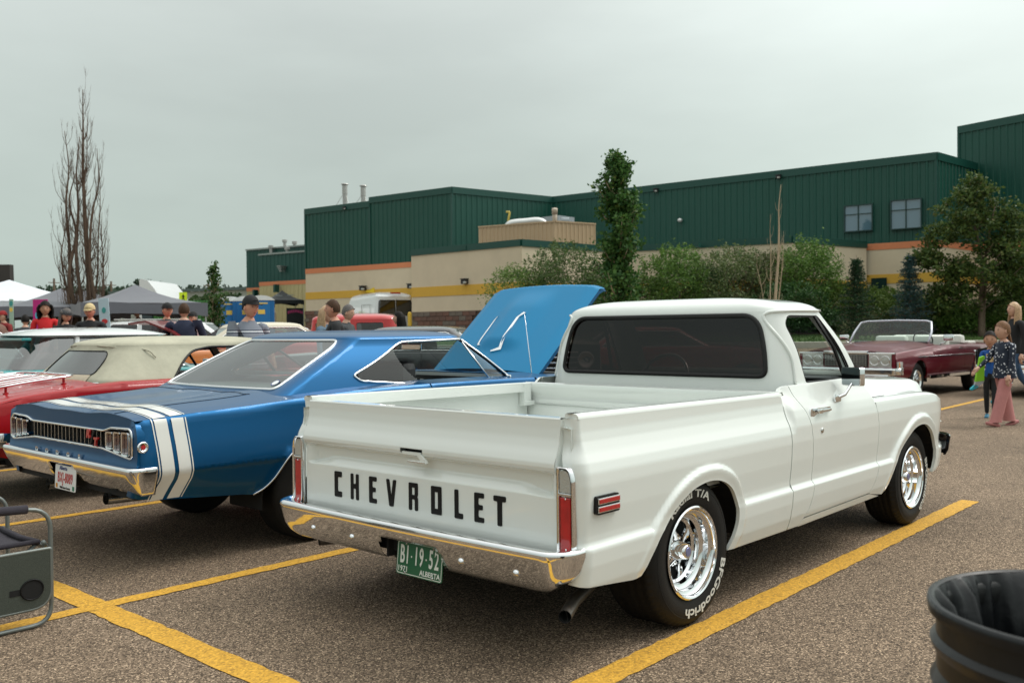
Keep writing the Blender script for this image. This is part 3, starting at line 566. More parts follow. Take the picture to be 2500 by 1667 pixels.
# letters: heavy condensed capitals stamped and painted black
def letters(s, yc, w_, z0=.552, z1=.680):
    t = .0215; L0, R0 = 0, w_; h = z1-z0; r = .006
    S = {'C': [(0, 0), (w_, 0), (w_, .028), (.026, .028), (.026, h-.028), (w_, h-.028), (w_, h), (0, h)],
         'H': [(0, 0), (.021, 0), (.021, .055), (w_-.021, .055), (w_-.021, 0), (w_, 0), (w_, h), (w_-.021, h), (w_-.021, .078), (.021, .078), (.021, h), (0, h)],
         'E': [(0, 0), (w_, 0), (w_, .022), (.024, .022), (.024, .054), (w_-.008, .054), (w_-.008, .076), (.024, .076), (.024, h-.022), (w_, h-.022), (w_, h), (0, h)],
         'V': [(.022, 0), (w_-.022, 0), (w_, h), (w_-.022, h), (w_/2, .045), (.022, h), (0, h)],
         'L': [(0, 0), (w_, 0), (w_, .024), (.024, .024), (.024, h), (0, h)],
         'T': [(w_/2-.013, 0), (w_/2+.013, 0), (w_/2+.013, h-.024), (w_, h-.024), (w_, h), (0, h), (0, h-.024), (w_/2-.013, h-.024)],
         'R': [(0, 0), (.021, 0), (.021, .052), (w_-.021, .052), (w_-.021, 0), (w_, 0), (w_, .058), (w_-.007, .064), (w_, .070), (w_, h), (0, h)],
         'O': [(0, 0), (w_, 0), (w_, h), (0, h)]}[s]
    H = {'R': [(.021, .072), (w_-.021, .072), (w_-.021, h-.022), (.021, h-.022)], 'O': [(.023, .026), (w_-.023, .026), (w_-.023, h-.026), (.023, h-.026)]}.get(s)
    f = lambda a, z, d: ((float(tg_x(np.array([yc]), np.array([.6]))[0])-d), yc+w_/2-a, z0+z)
    patch('tailgate_letter', rpoly(S, r, 2), [H] if H else [], lambda a, z: (XR-.0035+0*a, yc+w_/2-a, z0+z), .02, M['black'], truck, flange=.004, fdir=(1, 0, 0))
for ch, yc, w_ in (('C', .580, .058), ('H', .448, .062), ('E', .308, .056), ('V', .172, .072), ('R', .016, .062), ('O', -.139, .068), ('L', -.283, .052), ('E', -.409, .058), ('T', -.5305, .071)): letters(ch, yc, w_)
# --- tail lights: chrome surround, reversing lens on top, long red lens
for sgn in (-1, 1):
    b = MB(); ou = rpoly([(.860, .487), (.941, .487), (.941, .79), (.925, .838), (.860, .838)], [.008, .01, .05, .045, .006], 5); inn = rpoly([(.871, .499), (.929, .499), (.929, .785), (.915, .826), (.871, .826)], [.006, .006, .04, .035, .005], 5)
    n = len(ou); xs = (-.858, -.884, -.888, -.877)
    V = [(xs[0], sgn*y, z) for y, z in ou]+[(xs[1], sgn*y, z) for y, z in ou]+[(xs[2], sgn*(y*.7+yy*.3), z*.7+zz*.3) for (y, z), (yy, zz) in zip(ou, inn)]+[(xs[3], sgn*y, z) for y, z in inn]+[(-.866, sgn*y, z) for y, z in inn]
    b.add(V, [(k*n+i, k*n+(i+1) % n, (k+1)*n+(i+1) % n, (k+1)*n+i) for k in range(4) for i in range(n)]); bz = b.build('tail_light', M['chrome'], truck, auto=50)
    b = MB(); b.bbox((-.878, sgn*.9, .728), (.012, .06, .012), .003); b.build('lens_divider', M['chrome'], bz)
    b = MB(); b.bbox((-.8735, sgn*.8995, .6085), (.012, .052, .217), .005); b.build('brake_lens', M['red_lens'], bz)
    b = MB(); b.prism(rpoly([(.873, .736), (.927, .736), (.927, .78), (.914, .823), (.873, .823)], [.004, .004, .03, .03, .004], 4), lambda y, z: (-.8795, sgn*y, z), lambda y, z: (-.868, sgn*y, z)); b.build('reversing_lens', M['clear_lens'], bz)
    for z in (.51, .712): MB().lathe([(.004, 0), (.0035, .002), (0, .003)], 8, frame((-.8795, sgn*.902, z), (0, 1, 0), (0, 0, 1)) @ Matrix.Rotation(PI, 4, 'X')).build('lens_screw', M['chrome'], bz, True)
# --- side marker: black housing with two red bars
for mir in (1, -1):
    y0 = -.985*mir; b = MB(); b.prism(rrect(-.795, .643, -.637, .718, [.018, .008, .018, .008]), lambda x, z: (x, y0-.006*mir, z), lambda x, z: (x, y0+.03*mir, z)); mk = b.build('side_marker', M['black'], truck)
    for z in (.664, .697):
        b = MB(); b.bbox((-.712, y0-.007*mir, z), (.146, .008, .026), .003); b.build('marker_frame', M['chrome'], mk); b = MB(); b.bbox((-.712, y0-.010*mir, z), (.137, .007, .018), .002); b.build('marker_lens', M['red_lens'], mk)
# --- rear bumper: chrome, wrap-round ends, number plate notch
def bumper_map(a, s):                # a: along the bumper (metres from centre, + = left), s: arc distance down the profile
    a = np.asarray(a, float); s = np.asarray(s, float); A = np.abs(a); sg = np.sign(a)+(a == 0)
    S = [0, .05, .082, .098, .112, .128, .165, .215, .262, .292]; OX = [.0, .055, .088, .102, .106, .104, .094, .080, .058, .034]; Z = [.500, .515, .520, .514, .502, .484, .448, .400, .356, .338]
    ox = np.interp(s, S, OX); z = np.interp(s, S, Z); L0 = .865; r = .085; th = np.clip((A-L0)/(r*PI/2), 0, 1)*PI/2; ex = np.maximum(A-L0-r*PI/2, 0)
    n_ = np.cos(th); y = np.where(A < L0, A, L0+(r*0+ox+.012)*np.sin(th)*.92); x = -.893-np.where(A < L0, ox, ox*np.cos(th))+np.where(A < L0, 0, .02*(1-np.cos(th)))+ex
    x = x-.02*(1-np.clip(A/.95, 0, 1)**2)
    z = z+.035*sstep(.80, .98, A)*sstep(.18, .29, s)
    return x, sg*y, z
LB = 1.035
S1 = .292
aa = sorted(set([round(v, 4) for v in np.r_[np.linspace(-LB, -.85, 22), np.linspace(-.85, -.30, 24), np.linspace(-.30, .11, 19), np.linspace(.11, .85, 28), np.linspace(.85, LB, 22)]])); ss = [0, .015, .03, .045, .06, .07, .08, .088, .096, .104, .112, .12, .13, .142, .155, .168, .18, .195, .21, .225, .24, .255, .27, .282, .292]
def notch(a, s):                     # pull the columns beside the notch into its slanted sides
    return s
b = MB(); na, ns = len(aa), len(ss); AA, SS = np.meshgrid(aa, ss, indexing='ij'); X_, Y_, Z_ = bumper_map(AA.ravel(), SS.ravel()); V = list(zip(X_, Y_, Z_)); Fb = []
for i in range(na-1):
    for j in range(ns-1):
        ac, s_c = (aa[i]+aa[i+1])/2, (ss[j]+ss[j+1])/2
        if -.30+.0*s_c < ac < .11 and s_c > .168 and not (s_c < .20 and (ac < -.275 or ac > .09)): continue
        if abs(ac) > 1.0 and s_c > .25: continue
        Fb.append((i*ns+j, i*ns+j+1, (i+1)*ns+j+1, (i+1)*ns+j))
b.add(V, Fb); bo_ = b.build('rear_bumper', M['chrome'], truck, True); md = bo_.modifiers.new('thick', 'SOLIDIFY'); md.thickness = .004; md.offset = -1
for a in (.62, .307, -.425, -.73):
    x, y, z = [float(q[0]) for q in bumper_map(np.array([a]), np.array([.205]))]; MB().lathe([(.0165, 0), (.0155, .006), (.010, .0115), (0, .0135)], 16, frame((x, y, z), (0, -1, 0), (.35, 0, 1))).build('bumper_bolt', M['chrome'], truck, True)
b = MB(); b.box((-.90, 0, .42), (.06, 1.7, .10)); b.box((-.935, .09, .41), (.05, .012, .13)); b.box((-.935, -.30, .41), (.05, .012, .13)); b.build('bumper_bracket', M['void'], truck)
# --- number plate, green with white characters
G_ = mat('plate_green', (.008, .105, .045), .35, coat=.4); Wh = mat('plate_white', (.72, .76, .70), .45)
px = frame((-.968, -.138, .362), (-.0, -1, 0), (.10, 0, 1))     # plate centre; local x = to the right of a reader, local y = up
pl = MB(); pl.prism(rrect(-.150, -.076, .150, .076, .010), lambda a, z: px @ Vector((a, z, .0015)), lambda a, z: px @ Vector((a, z, -.0015))); plate = pl.build('number_plate', G_, truck)
def ring_strip(name, o_, i_, f, m, parent):
    b = MB(); b.grid([[f(*p), f(*q)] for p, q in zip(o_, i_)], closed_u=True); return b.build(name, m, parent)
ring_strip('plate_border', rrect(-.1455, -.0715, .1455, .0715, .009), rrect(-.1422, -.0682, .1422, .0682, .008), lambda a, z: px @ Vector((a, z, .0022)), Wh, plate)
def ptext(t, size, x, y, sx=1, bold=.001, sp=1.0): text('plate_lettering', t, size, Wh, plate, px @ Matrix.Translation((x, y, .003)), .0006, bold, sx, sp)
for t, x in (('B', -.112), ('1', -.078), ('1', -.020), ('9', .014), ('5', .076), ('2', .112)): ptext(t, .112, x, .012, .50, .0022)
for x in (-.051, .045): MB().lathe([(.0045, 0), (0, .001)], 8, px @ Matrix.Translation((x, .010, .003))).build('plate_dot', Wh, plate)
ptext('1971', .034, -.105, -.050, .95, .0006, 1.1); ptext('ALBERTA', .032, .072, -.052, .98, .0006, 1.02)
for x, y in ((-.09, .064), (.09, .064), (-.09, -.064), (.09, -.064)): MB().lathe([(.0055, 0), (.005, .003), (0, .004)], 8, px @ Matrix.Translation((x, y, .002))).build('plate_bolt', M['chrome_dull'], plate, True)
# --- exhausts and chassis shadow body
for sgn in (-1, 1):
    b = MB(); b.tube([(.35, sgn*.60, .24), (-.45, sgn*.72, .27), (-.78, sgn*.86, .275), (-.93, sgn*.935, .262)][:4 if sgn < 0 else 3], [.026, .026, .0265, .0265][:4 if sgn < 0 else 3], 20, cap=False); b.build('exhaust_pipe', M['dark_metal'], truck, True)
    if sgn > 0: continue
    b = MB(); b.tube([(-.93, sgn*.935, .262), (-.80, sgn*.868, .274)], [.0235, .023], 20, cap=False); b.lathe([(0, 0), (.023, 0)], 16, frame((-.82, sgn*.878, .272), (.46, .89, 0), (0, 0, 1))); b.lathe([(.0235, 0), (.0267, 0)], 24, frame((-.9305, sgn*.9353, .262), (.46*sgn, -.89, 0), (0, 0, 1)));  b.build('exhaust_bore', M['void'], truck, True)
b = MB(); b.box((-.1, 0, .46), (1.3, 1.2, .18)); b.box((1.3, 0, .40), (4.0, .9, .16)); b.box((2.9, 0, .75), (1.1, 1.25, .35)); b.box((0, 0, .33), (.16, 1.5, .16)); b.box((2.92, 0, .33), (.14, 1.4, .14)); b.box((1.45, 0, .42), (.95, 1.78, .22)); b.build('chassis', M['void'], truck)
for cx in (0.02, 2.88):              # wheel housings
    for sgn in (-1, 1):
        b = MB(); pr = [(cx+.47*math.cos(a), .30+.44*math.sin(a)) for a in np.linspace(.1, PI-.1, 20)]; b.grid([[(x, sgn*y, z) for y in (.945, .60)] for x, z in pr]); b.add([(x, sgn*.60, z) for x, z in pr], [tuple(range(20))]); b.build('wheel_housing', M['void'], truck)
# --- wheels
for (cx, R, wd, yo) in ((0, .345, .28, .945), (2.921, .335, .24, .925)):
    for sgn in (-1, 1):
        Wl, ring = wheel(truck, (cx, sgn*yo, R), sgn, R, .213, wd, lod=0 if sgn < 0 else 1, text_on=(sgn < 0), rot=.9 if cx else 0)
        if ring:
            h = .213+(R-.213)*.46
            if cx == 0: ring('BFGoodrich', math.radians(-61), .056, h, math.radians(92)); ring('Radial T/A', math.radians(98), .050, h, math.radians(76))
            else:
                W2 = ring
                ring('BFGoodrich', math.radians(-20)-.9, .055, h, math.radians(86))
# --- cab shell
cab = Shell(1.02, 1.475, (1.135, 1.185), (2.21, 2.045, 1.815), (.893, .855, .785), rr=.15, rf=.10, bow=.02, bowf=.05)
zt = 1.475
U1 = lambda y, z: cab.Uy(y, z)
rw = rpoly([(U1(-.735, 1.09), 1.105), (U1(.735, 1.09), 1.105), (U1(.665, 1.44), 1.455), (U1(-.665, 1.44), 1.455)], [.05, .05, .10, .10], 8)
def sw(sg): return rpoly([(cab.Ux(1.335, 1.065, sg), 1.068), (cab.Ux(1.29, 1.25, sg), 1.25), (cab.Ux(1.275, 1.40, sg), 1.40), (cab.Ux(1.31, 1.447, sg), 1.450), (cab.Ux(1.70, 1.45, sg), 1.450), (cab.Ux(2.01, 1.068, sg), 1.068)], [.01, .02, .04, .03, .03, .03], 4)
def ws(): return [(cab.Uf(-.74, 1.10), 1.10), (cab.e-.0001, 1.10)]
ws_r = [(-(cab.d+.03), 1.10), (-(cab.e-.002), 1.10), (-(cab.e-.002), 1.445), (-(cab.d+.03), 1.445)]; ws_l = [(-a, z) for a, z in ws_r][::-1]
sh_out = [(-cab.e, 1.02), (cab.e, 1.02), (cab.e, zt), (-cab.e, zt)]
patch('cab_shell', sh_out, [rw, sw(-1), sw(1), ws_r, ws_l], lambda U, z: cab.at(U, z), .04, WP, truck)
cab.roof('roof', WP, truck, .095, p=3.6)
cab.trim(rw, .0135, 'rear_window_gasket', M['gasket'], truck, off=.004, n=8)
cab.pane(rw, 'rear_window', M['tint'], truck, inset=.006)
for sg in (-1, 1):
    s_ = sw(sg); cab.trim(s_, .0055, 'window_seal', M['black'], truck, off=-.004, n=6)
    b = MB(); L_ = [(1.205, 1.065), (1.225, 1.20), (1.205, 1.33), (1.20, 1.41), (1.225, 1.462), (1.30, 1.478), (1.50, 1.482), (1.80, 1.484)]
    C_ = catmull(L_, 6); A = np.array(C_); X_, Y_, Z_ = cab.at(np.array([cab.Ux(a, z, sg) for a, z in A]), A[:, 1]); 
    b.tube([(x, y+sg*.006, z) for x, y, z in zip(X_, Y_, Z_)], .009, 8); b.build('drip_rail', WP, truck, True)
    b = MB(); ln = [(1.665, 1.447), (1.80, 1.262), (1.885, 1.068)]; X_, Y_, Z_ = zip(*[[float(q[0]) for q in cab.at(np.array([cab.Ux(a, z, sg)]), np.array([z]), inset=.004)] for a, z in ln]); P_ = list(zip(X_, Y_, Z_))
    b.tube([(x-.004, y, z) for x, y, z in P_], .0085, 6); b.tube([(x+.016, y, z) for x, y, z in P_], .006, 6); b.build('vent_window_post', M['black'], truck, True)
    vp_ = [(cab.Ux(1.672, 1.44, sg), 1.44), (cab.Ux(1.70, 1.44, sg), 1.44), (cab.Ux(1.985, 1.075, sg), 1.075), (cab.Ux(1.895, 1.075, sg), 1.075), (cab.Ux(1.81, 1.262, sg), 1.262)]
    cab.pane(vp_, 'vent_window', M['glass'], truck, inset=.01); cab.trim(vp_, .005, 'vent_window_frame', M['black'], truck, off=-.008)
cab.pane(ws_r, 'windscreen', M['glass'], truck, inset=.012); cab.pane(ws_l, 'windscreen', M['glass'], truck, inset=.012)
# cab side lower strip, doors, fenders, rockers
def smap(x, z): return x, -smooth_t_side(x, z), z+0*x
dre = catmull([(1.085, 1.062), (1.098, 1.01), (1.13, .965), (1.17, .915), (1.205, .84), (1.222, .74), (1.232, .62), (1.228, .50), (1.195, .40), (1.15, .335)], 3)
dfe = [(2.06, 1.072), (2.10, 1.0), (2.145, .91), (2.175, .78), (2.178, .62), (2.165, .50), (2.12, .41), (2.06, .345)]
dfe = catmull(dfe, 3)
g2 = .006
strip = [(.965, .292), (1.10, .292)]+[(1.13, .330)]+[(x-g2, z) for x, z in dre[::-1]]+[(1.05, 1.058), (1.02, 1.045), (.995, 1.022), (.975, .985), (.966, .94)]
rocker = [(1.10, .288), (2.25, .300), (2.06, .338), (1.15, .328), (1.13, .326)]
door = [(x+0, z) for x, z in dre]+[(2.06, .345)]+dfe[::-1]
FT = [(2.16, .905), (2.6, .905), (3.0, .903), (3.15, .897), (3.30, .880), (3.42, .852), (3.50, .820), (3.57, .775), (3.62, .715), (3.64, .66)]
def ztop(x): return pchip([p[0] for p in FT], [p[1] for p in FT], x)
fend = [(x+g2, z) for x, z in dfe if z <= .90]
fend = [(fend[0][0], .905)]+fend+[(2.08, .335), (2.29, .305)]+ARCH_F[1:-1]+[(3.235, .335), (3.34, .36), (3.50, .42), (3.60, .50), (3.64, .60)]+FT[::-1][:-1]
exz = lambda x0, x1: [(x, z) for x in np.arange(x0, x1, .03) for z in (.497, .505, .512, .52, .528, .537)]
door_objs = []
for mir in (False, True):
    patch('cab_corner', strip, [], smap, .014, WP, truck, flange=.02, mirror=mir); patch('rocker', rocker, [], smap, .03, WP, truck, flange=.03, fdir=(0, 1, 0), mirror=mir)
    d_o = patch('door', door, [], smap, .05 if mir else .0145, WP, truck, flange=.022, mirror=mir); door_objs.append(d_o)
    patch('front_fender', fend, [], smap, .05 if mir else .0145, WP, truck, flange=.02, mirror=mir)
    s_ = 1 if mir else -1
    b = MB(); b.prism([(1.205, .888), (1.245, .882), (1.30, .898), (1.465, .900), (1.475, .915), (1.465, .926), (1.215, .928), (1.205, .915)], lambda x, z: (x, s_*.972, z), lambda x, z: (x, s_*.950, z)); b.bbox((1.36, s_*.984, .912), (.17, .014, .016), .005); b.bbox((1.30, s_*.988, .912), (.045, .018, .030), .008); b.build('door_handle', M['chrome'], d_o, auto=40)
    MB().lathe([(.016, 0), (.015, .004), (.009, .006), (0, .006)], 16, frame((1.335, s_*.981, .800), (1, 0, 0), (0, 0, 1)) @ Matrix.Rotation(PI if mir else 0, 4, 'Y')).build('door_lock', M['chrome_dull'], d_o, True)
# hood and fender tops
b = MB(); G1 = []; G2 = []
def htop(x, w_):                     # section over the front clip from the fender side to the centre
    zt_ = float(ztop(np.array([max(x, 2.16)]))[0]); yS = float(smooth_t_side(np.array([x]), np.array([zt_]))[0])
    ho = 1.072-.056*float(sstep(2.0, 3.3, x)) - .01*float(sstep(3.1, 3.5, x)); rg_ = 1.022-.052*float(sstep(2.0, 3.3, x)); k = float(np.interp(x, [3.46, 3.54, 3.60, 3.66, 3.70], [0, .012, .05, .13, .22])); va = min(zt_+.018, zt_+.02)-k*.2
    return [(yS, zt_), (yS-.012, zt_+.013), (yS-.04, zt_+.021), (yS-.075, zt_+.019), (.845-.0*k, va-.004), (.82, va+.008), (.785, (va+rg_-k)/2+.012), (.755, rg_-k), (.71, ho-.016-k), (.60, ho-.006-k), (.35, ho+.002-k), (0, ho+.006-k)]
for x in np.r_[np.linspace(2.10, 3.4, 30), np.linspace(3.42, 3.70, 16)]:
    c = catmull(htop(x, 0), 4); G1.append([(x, -y, z) for y, z in c]+[(x, y, z) for y, z in c[::-1][1:]])
P_ = MB(); P_.grid(G1); P_.build('hood', WP, truck, True)
b = MB(); b.grid([[(x, y, z) for x, z in ((3.69, .78), (3.68, .70), (3.66, .55), (3.62, .44))] for y in (-.84, -.4, .4, .84)]); b.build('grille', M['chrome_dull'], truck)
b = MB(); b.box((2.40, -.882, .9215), (.24, .005, .008), rz=-.02)
b.build('hood_seam', M['void'], truck)
b = MB(); b.grid([[(x, y, z) for y in (-.86, 0, .86)] for x, z in ((2.06, 1.074), (2.12, 1.062), (2.2, 1.07))]); b.build('cowl', WP, truck)
for s_ in (-1, 1):                   # front bumper ends, black guards
    b = MB(); P_ = [(3.84, 0, .50), (3.83, s_*.6, .50), (3.78, s_*.84, .50), (3.70, s_*.915, .50), (3.64, s_*.93, .50)]; C_ = catmull(P_, 5)
    b.grid([[(x+o, y+s_*o*.6, z+h) for o, h in ((-.02, .065), (.015, .07), (.03, .05), (.022, 0), (.015, -.05), (-.01, -.085), (-.03, -.08))] for x, y, z in C_]); b.build('front_bumper', mat('black_chrome', (.02, .02, .022), .12, .6, coat=1) if s_ < 0 else bpy.data.materials['black_chrome'], truck, True)
# mirror
b = MB(); b.tube([(1.615, -.955, .968), (1.64, -.985, .985), (1.705, -1.0, 1.045)], [.011, .010, .008], 10); b.bbox((1.60, -.958, .966), (.08, .014, .045), .006); b.build('mirror_arm', M['chrome'], truck, auto=40)
mm = frame((1.72, -1.0, 1.088), (-.37, -.93, 0), (0, .0, 1)); b = MB(); b.prism(rrect(-.072, -.055, .072, .055, .014), lambda a, z: mm @ Vector((a, z, -.022)), lambda a, z: mm @ Vector((a, z, .016))); 
hd = b.build('mirror_head', M['chrome'], truck, auto=40); b = MB(); b.prism(rrect(-.067, -.050, .067, .050, .010), lambda a, z: mm @ Vector((a, z, .018)), lambda a, z: mm @ Vector((a, z, .0165))); b.build('mirror_glass', mat('mirror_glass', (.35, .40, .42), .02, 1), hd)
# interior
IN = mat('cab_interior_black', (.012, .012, .013), .5); b = MB()
b.bbox((1.40, 0, .80), (.18, 1.5, .52), .05); b.bbox((1.58, 0, .62), (.5, 1.5, .18), .05); b.build('bench_seat', IN, truck)
b = MB(); b.bbox((2.03, 0, 1.0), (.22, 1.62, .14), .04); b.build('dashboard', IN, truck)
for s_ in (-1, 1): b = MB(); b.bbox((1.6, s_*.86, .86), (.72, .03, .40), .01); b.build('door_card', mat('door_card_grey', (.06, .06, .062), .5), truck)
tor = [(.19*math.cos(a), .19*math.sin(a), 0) for a in np.linspace(0, 2*PI, 33)[:-1]]; sm = Matrix.Translation((1.80, .38, 1.03)) @ Matrix.Rotation(math.radians(-62), 4, 'Y')
b = MB(); b.tube([sm @ Vector(p) for p in tor], .012, 8, closed=True); b.tube([sm @ Vector((0, .18, 0)), sm @ Vector((0, -.18, 0))], .010, 6); b.tube([sm @ Vector((0, 0, 0)), (1.98, .38, .92)], .02, 8); b.build('steering_wheel', M['chrome'], truck, True)
b = MB(); b.grid([[(x, y, 1.455) for y in (-.72, 0, .72)] for x in (1.25, 1.78)]); b.build('headliner', IN, truck)
# ================================================================== BLUE COUPE with white tail stripes and raised hood (local origin under rear axle)
BL = paint('blue_metallic_paint', (.0002, .082, .215), rough=.38, metal=.7); BL.node_tree.nodes['Principled BSDF'].inputs['Coat Weight'].default_value = .32; BL.node_tree.nodes['Principled BSDF'].inputs['Coat IOR'].default_value = 1.4
coupe = empty('muscle_car', (-.03, 2.745, 0), 0, 'blue coupe with white stripes round its tail and its hood raised', 'car')
def arc(cx, cz, r, a0, a1, n=14, sx=1.0): return [(cx+sx*r*math.cos(math.radians(a0+(a1-a0)*i/n)), cz+r*math.sin(math.radians(a0+(a1-a0)*i/n))) for i in range(n+1)]
AR2 = [(-.52, .378), (-.455, .41), (-.40, .465), (-.355, .53), (-.31, .60), (-.22, .655), (0, .68), (.22, .655), (.34, .57), (.40, .46), (.42, .36)]
AF2 = arc(2.97, .33, .385, 175, 5, 16)
def c_off(x, z): P = np.c_[x, z]; d = np.minimum(sdist(P, AR2, False), sdist(P, AF2, False)); return .010*sstep(.05, .012, d)-.008*sstep(.60, .565, z)*0
def cst(f, zc, hw=.945, zb=.40, deck=None):      # cross-section: f = fold height, zc = centre height
    return [(hw-.075, zb), (hw-.035, zb+.08), (hw-.002, .565), (hw+.012, .60), (hw+.004, .70), (hw-.015, (.70+f)/2+.02), (hw-.022, f-.035), (hw-.028, f-.012), (hw-.042, f+.003), (hw-.075, f+.010), (.78, f+.016+(zc-f)*.25), (.55, f+.02+(zc-f)*.72), (.28, zc), (0, zc+.004)]
CB = Body({-1.27: cst(.885, .905, .935, .44), -1.0: cst(.905, .935, .945, .42), -.55: cst(.928, .965, .955, .38), -.15: cst(.955, 1.0, .96, .37), .4: cst(.982, 1.01, .958, .33), 1.0: cst(.99, 1.02, .955, .33), 2.0: cst(.985, 1.01, .95, .33), 2.9: cst(.965, .985, .945, .33), 3.72: cst(.91, .92, .92, .36)}, 9, off=c_off)
def cside(x, z):
    x = np.asarray(x, float); z = np.asarray(z, float); r = .05; X0 = -1.27; s = x-(X0+r); Y = CB.side(np.maximum(x, X0+r), z); th = np.clip(-s/(r*PI/2), 0, 1)*PI/2
    xx = np.where(s >= 0, x, X0+r-r*np.sin(th)); yy = np.where(s >= 0, Y, Y-r+r*np.cos(th)); return xx, -(yy-np.maximum(-s-r*PI/2, 0)), z+0*x
ctop = lambda xs: [(x, float(CB.top_z(np.array([x]))[0])) for x in xs]
q_out = [(-1.32, .46), (-1.32, .60), (-1.30, .80)]+[(-1.31, .855)]+[(x, z) for x, z in ctop(np.linspace(-1.22, .955, 14))]+[(.965, .95), (.98, .88), (1.0, .7), (1.0, .34), (.42, .36)]+AR2[::-1][1:]+[(-.60, .388), (-1.1, .425), (-1.24, .445)]
d_out = [(.975, .955)]+[(x, z) for x, z in ctop(np.linspace(.972, 2.14, 8))]+[(2.16, .9), (2.18, .7), (2.15, .34), (1.01, .34), (1.01, .7), (.99, .88)]
f_out = [(2.17, .955)]+[(x, z) for x, z in ctop(np.linspace(2.165, 3.70, 9))]+[(3.72, .6), (3.68, .42), (3.38, .37)]+AF2[::-1]+[(2.56, .34), (2.16, .34), (2.19, .7), (2.17, .9)]
exc = [(x, z) for x in np.arange(-1.25, .95, .04) for z in (.55, .565, .58, .595, .61)]
for mir in (False, True):
    patch('quarter_panel', q_out, [], cside, .035, BL, coupe, flange=.02, mirror=mir, extra=exc); patch('door', d_out, [], lambda x, z: (x, -CB.side(x, z), z), .045, BL, coupe, flange=.02, mirror=mir); patch('front_fender', f_out, [], lambda x, z: (x, -CB.side(x, z), z), .045, BL, coupe, flange=.02, mirror=mir)
    s_ = 1 if mir else -1
    b = MB(); P_ = [(x+0, s_*(float(CB.side(np.array([x]), np.array([z]))[0])+.004), z) for x, z in AR2]; b.tube(catmull(P_, 3), .006, 6); b.build('arch_trim', M['chrome'], coupe, True)
    # pinstriped twin band down the quarter panel
    cz = lambda z: np.interp(z, [.43, .55, .73, .885], [-1.088, -1.05, -1.065, -1.08])
    for x0, x1 in ((-.087, -.012), (.014, .088), (-.103, -.096), (.097, .104)):
        zs = np.r_[np.linspace(.428, .86, 20), .872, .884, .895]; G = []
        for z in zs:
            c = float(cz(z)); z_ = min(z, float(CB.top_z(np.array([c+(x0+x1)/2]))[0])-.0005)
            G.append([tuple(np.array([float(q[0]) for q in (lambda t: (t[0], t[1]-.0022, t[2]))(cside(np.array([c+a]), np.array([z_])))])*np.array([1, -s_, 1])) for a in np.linspace(x0, x1, 4)])
        MB().grid(G).build('tail_stripe', mat('stripe_white', (.74, .74, .70), .3, coat=.8) if 'stripe_white' not in bpy.data.materials else bpy.data.materials['stripe_white'], coupe, True)
SW_ = bpy.data.materials['stripe_white']
# deck: tail header, trunk lid with its outline groove, filler strips
def ctopgrid(x0, x1, n, nw=26, dz=0.0, w0=0, w1=1, name='trunk_lid', m=None, dip=None):
    G = CB.topgrid(x0, x1, w0, w1, n, nw); G = [[(x, y, z+dz-(dip(x, y) if dip else 0)) for x, y, z in r] for r in G]; b = MB(); b.grid(G); return b.build(name, m or BL, coupe, True)
ctopgrid(-1.268, -.20, 24, name='rear_deck')
for y in (-.63, .63): b = MB(); P_ = [(x, y+.0*x, float(CB.q(np.array([x]), np.array([.42]))[1][0])+.02) for x in np.linspace(-1.22, -.42, 3)]
def decky(y, x):                      # deck height at lateral position y
    w_ = np.linspace(0, 1, 40); Y, Z = CB.q(np.full(40, x), w_); return float(np.interp(-abs(y), -Y, Z))
b = MB(); ol = [(-1.26, -.62), (-.45, -.64), (-.405, -.60), (-.37, -.3), (-.36, 0), (-.37, .3), (-.405, .60), (-.45, .64), (-1.26, .62)]; b.tube([(x, y, decky(y, x)+.0005) for x, y in catmull(ol, 8)], .0028, 5); b.build('trunk_lid_seam', M['void'], coupe, True)
for x0, x1 in ((-1.167, -1.092), (-1.066, -.992), (-1.183, -1.176), (-.983, -.976)):
    G = []
    for k in range(-30, 31):
        w_ = 1-abs(k)/30; r_ = []
        for x in (x0, (x0+x1)/2, x1): Y_, Z_ = CB.q(np.array([x]), np.array([w_])); r_.append((x, (-1 if k < 0 else 1)*(float(Y_[0])+.002*(1-w_)), float(Z_[0])+.0022))
        G.append(r_)
    MB().grid(G).build('tail_stripe', SW_, coupe, True)
# tail panel: painted surround, recessed dark grille with ribs, six chrome-framed lamps
def TP(y, z): return -1.268+(.0)*y
out_ = [(-.925, .60), (.925, .60), (.925, .80)]+[(y, decky(y, -1.262)+.001 if abs(y) < .90 else .868) for y in np.linspace(.905, -.905, 25)]+[(-.925, .80)]
rec = rpoly([(-.87, .675), (-.80, .680), (-.49, .712), (.49, .712), (.80, .680), (.87, .675), (.875, .845), (.62, .838), (.52, .815), (-.52, .815), (-.62, .838), (-.875, .845)], [.03, .02, .02, .02, .02, .03, .05, .02, .02, .02, .02, .05], 4)
patch('tail_panel', out_, [rec], lambda y, z: (-1.272-.014*sstep(.665, .60, z)+.012*sstep(.862, .893, z), y, z), .05, BL, coupe, flange=.05, fdir=(1, 0, 0))
b = MB(); b.tube([(-1.276, y, z) for y, z in rec], .0075, 8, closed=True); b.build('grille_surround', M['chrome'], coupe, True)
GR = mat('dark_argent_grille', (.035, .035, .036), .35, .4)
patch('tail_grille', rec, [], lambda y, z: (-1.222+0*y, y, z), .2, GR, coupe)
for k in range(19):
    y = .50-k*.0545
    if -.53 < y < .52: b = MB(); b.bbox((-1.255, y, .764), (.045, .005, .088), .001); b.build('grille_rib', M['chrome_dull'], coupe)
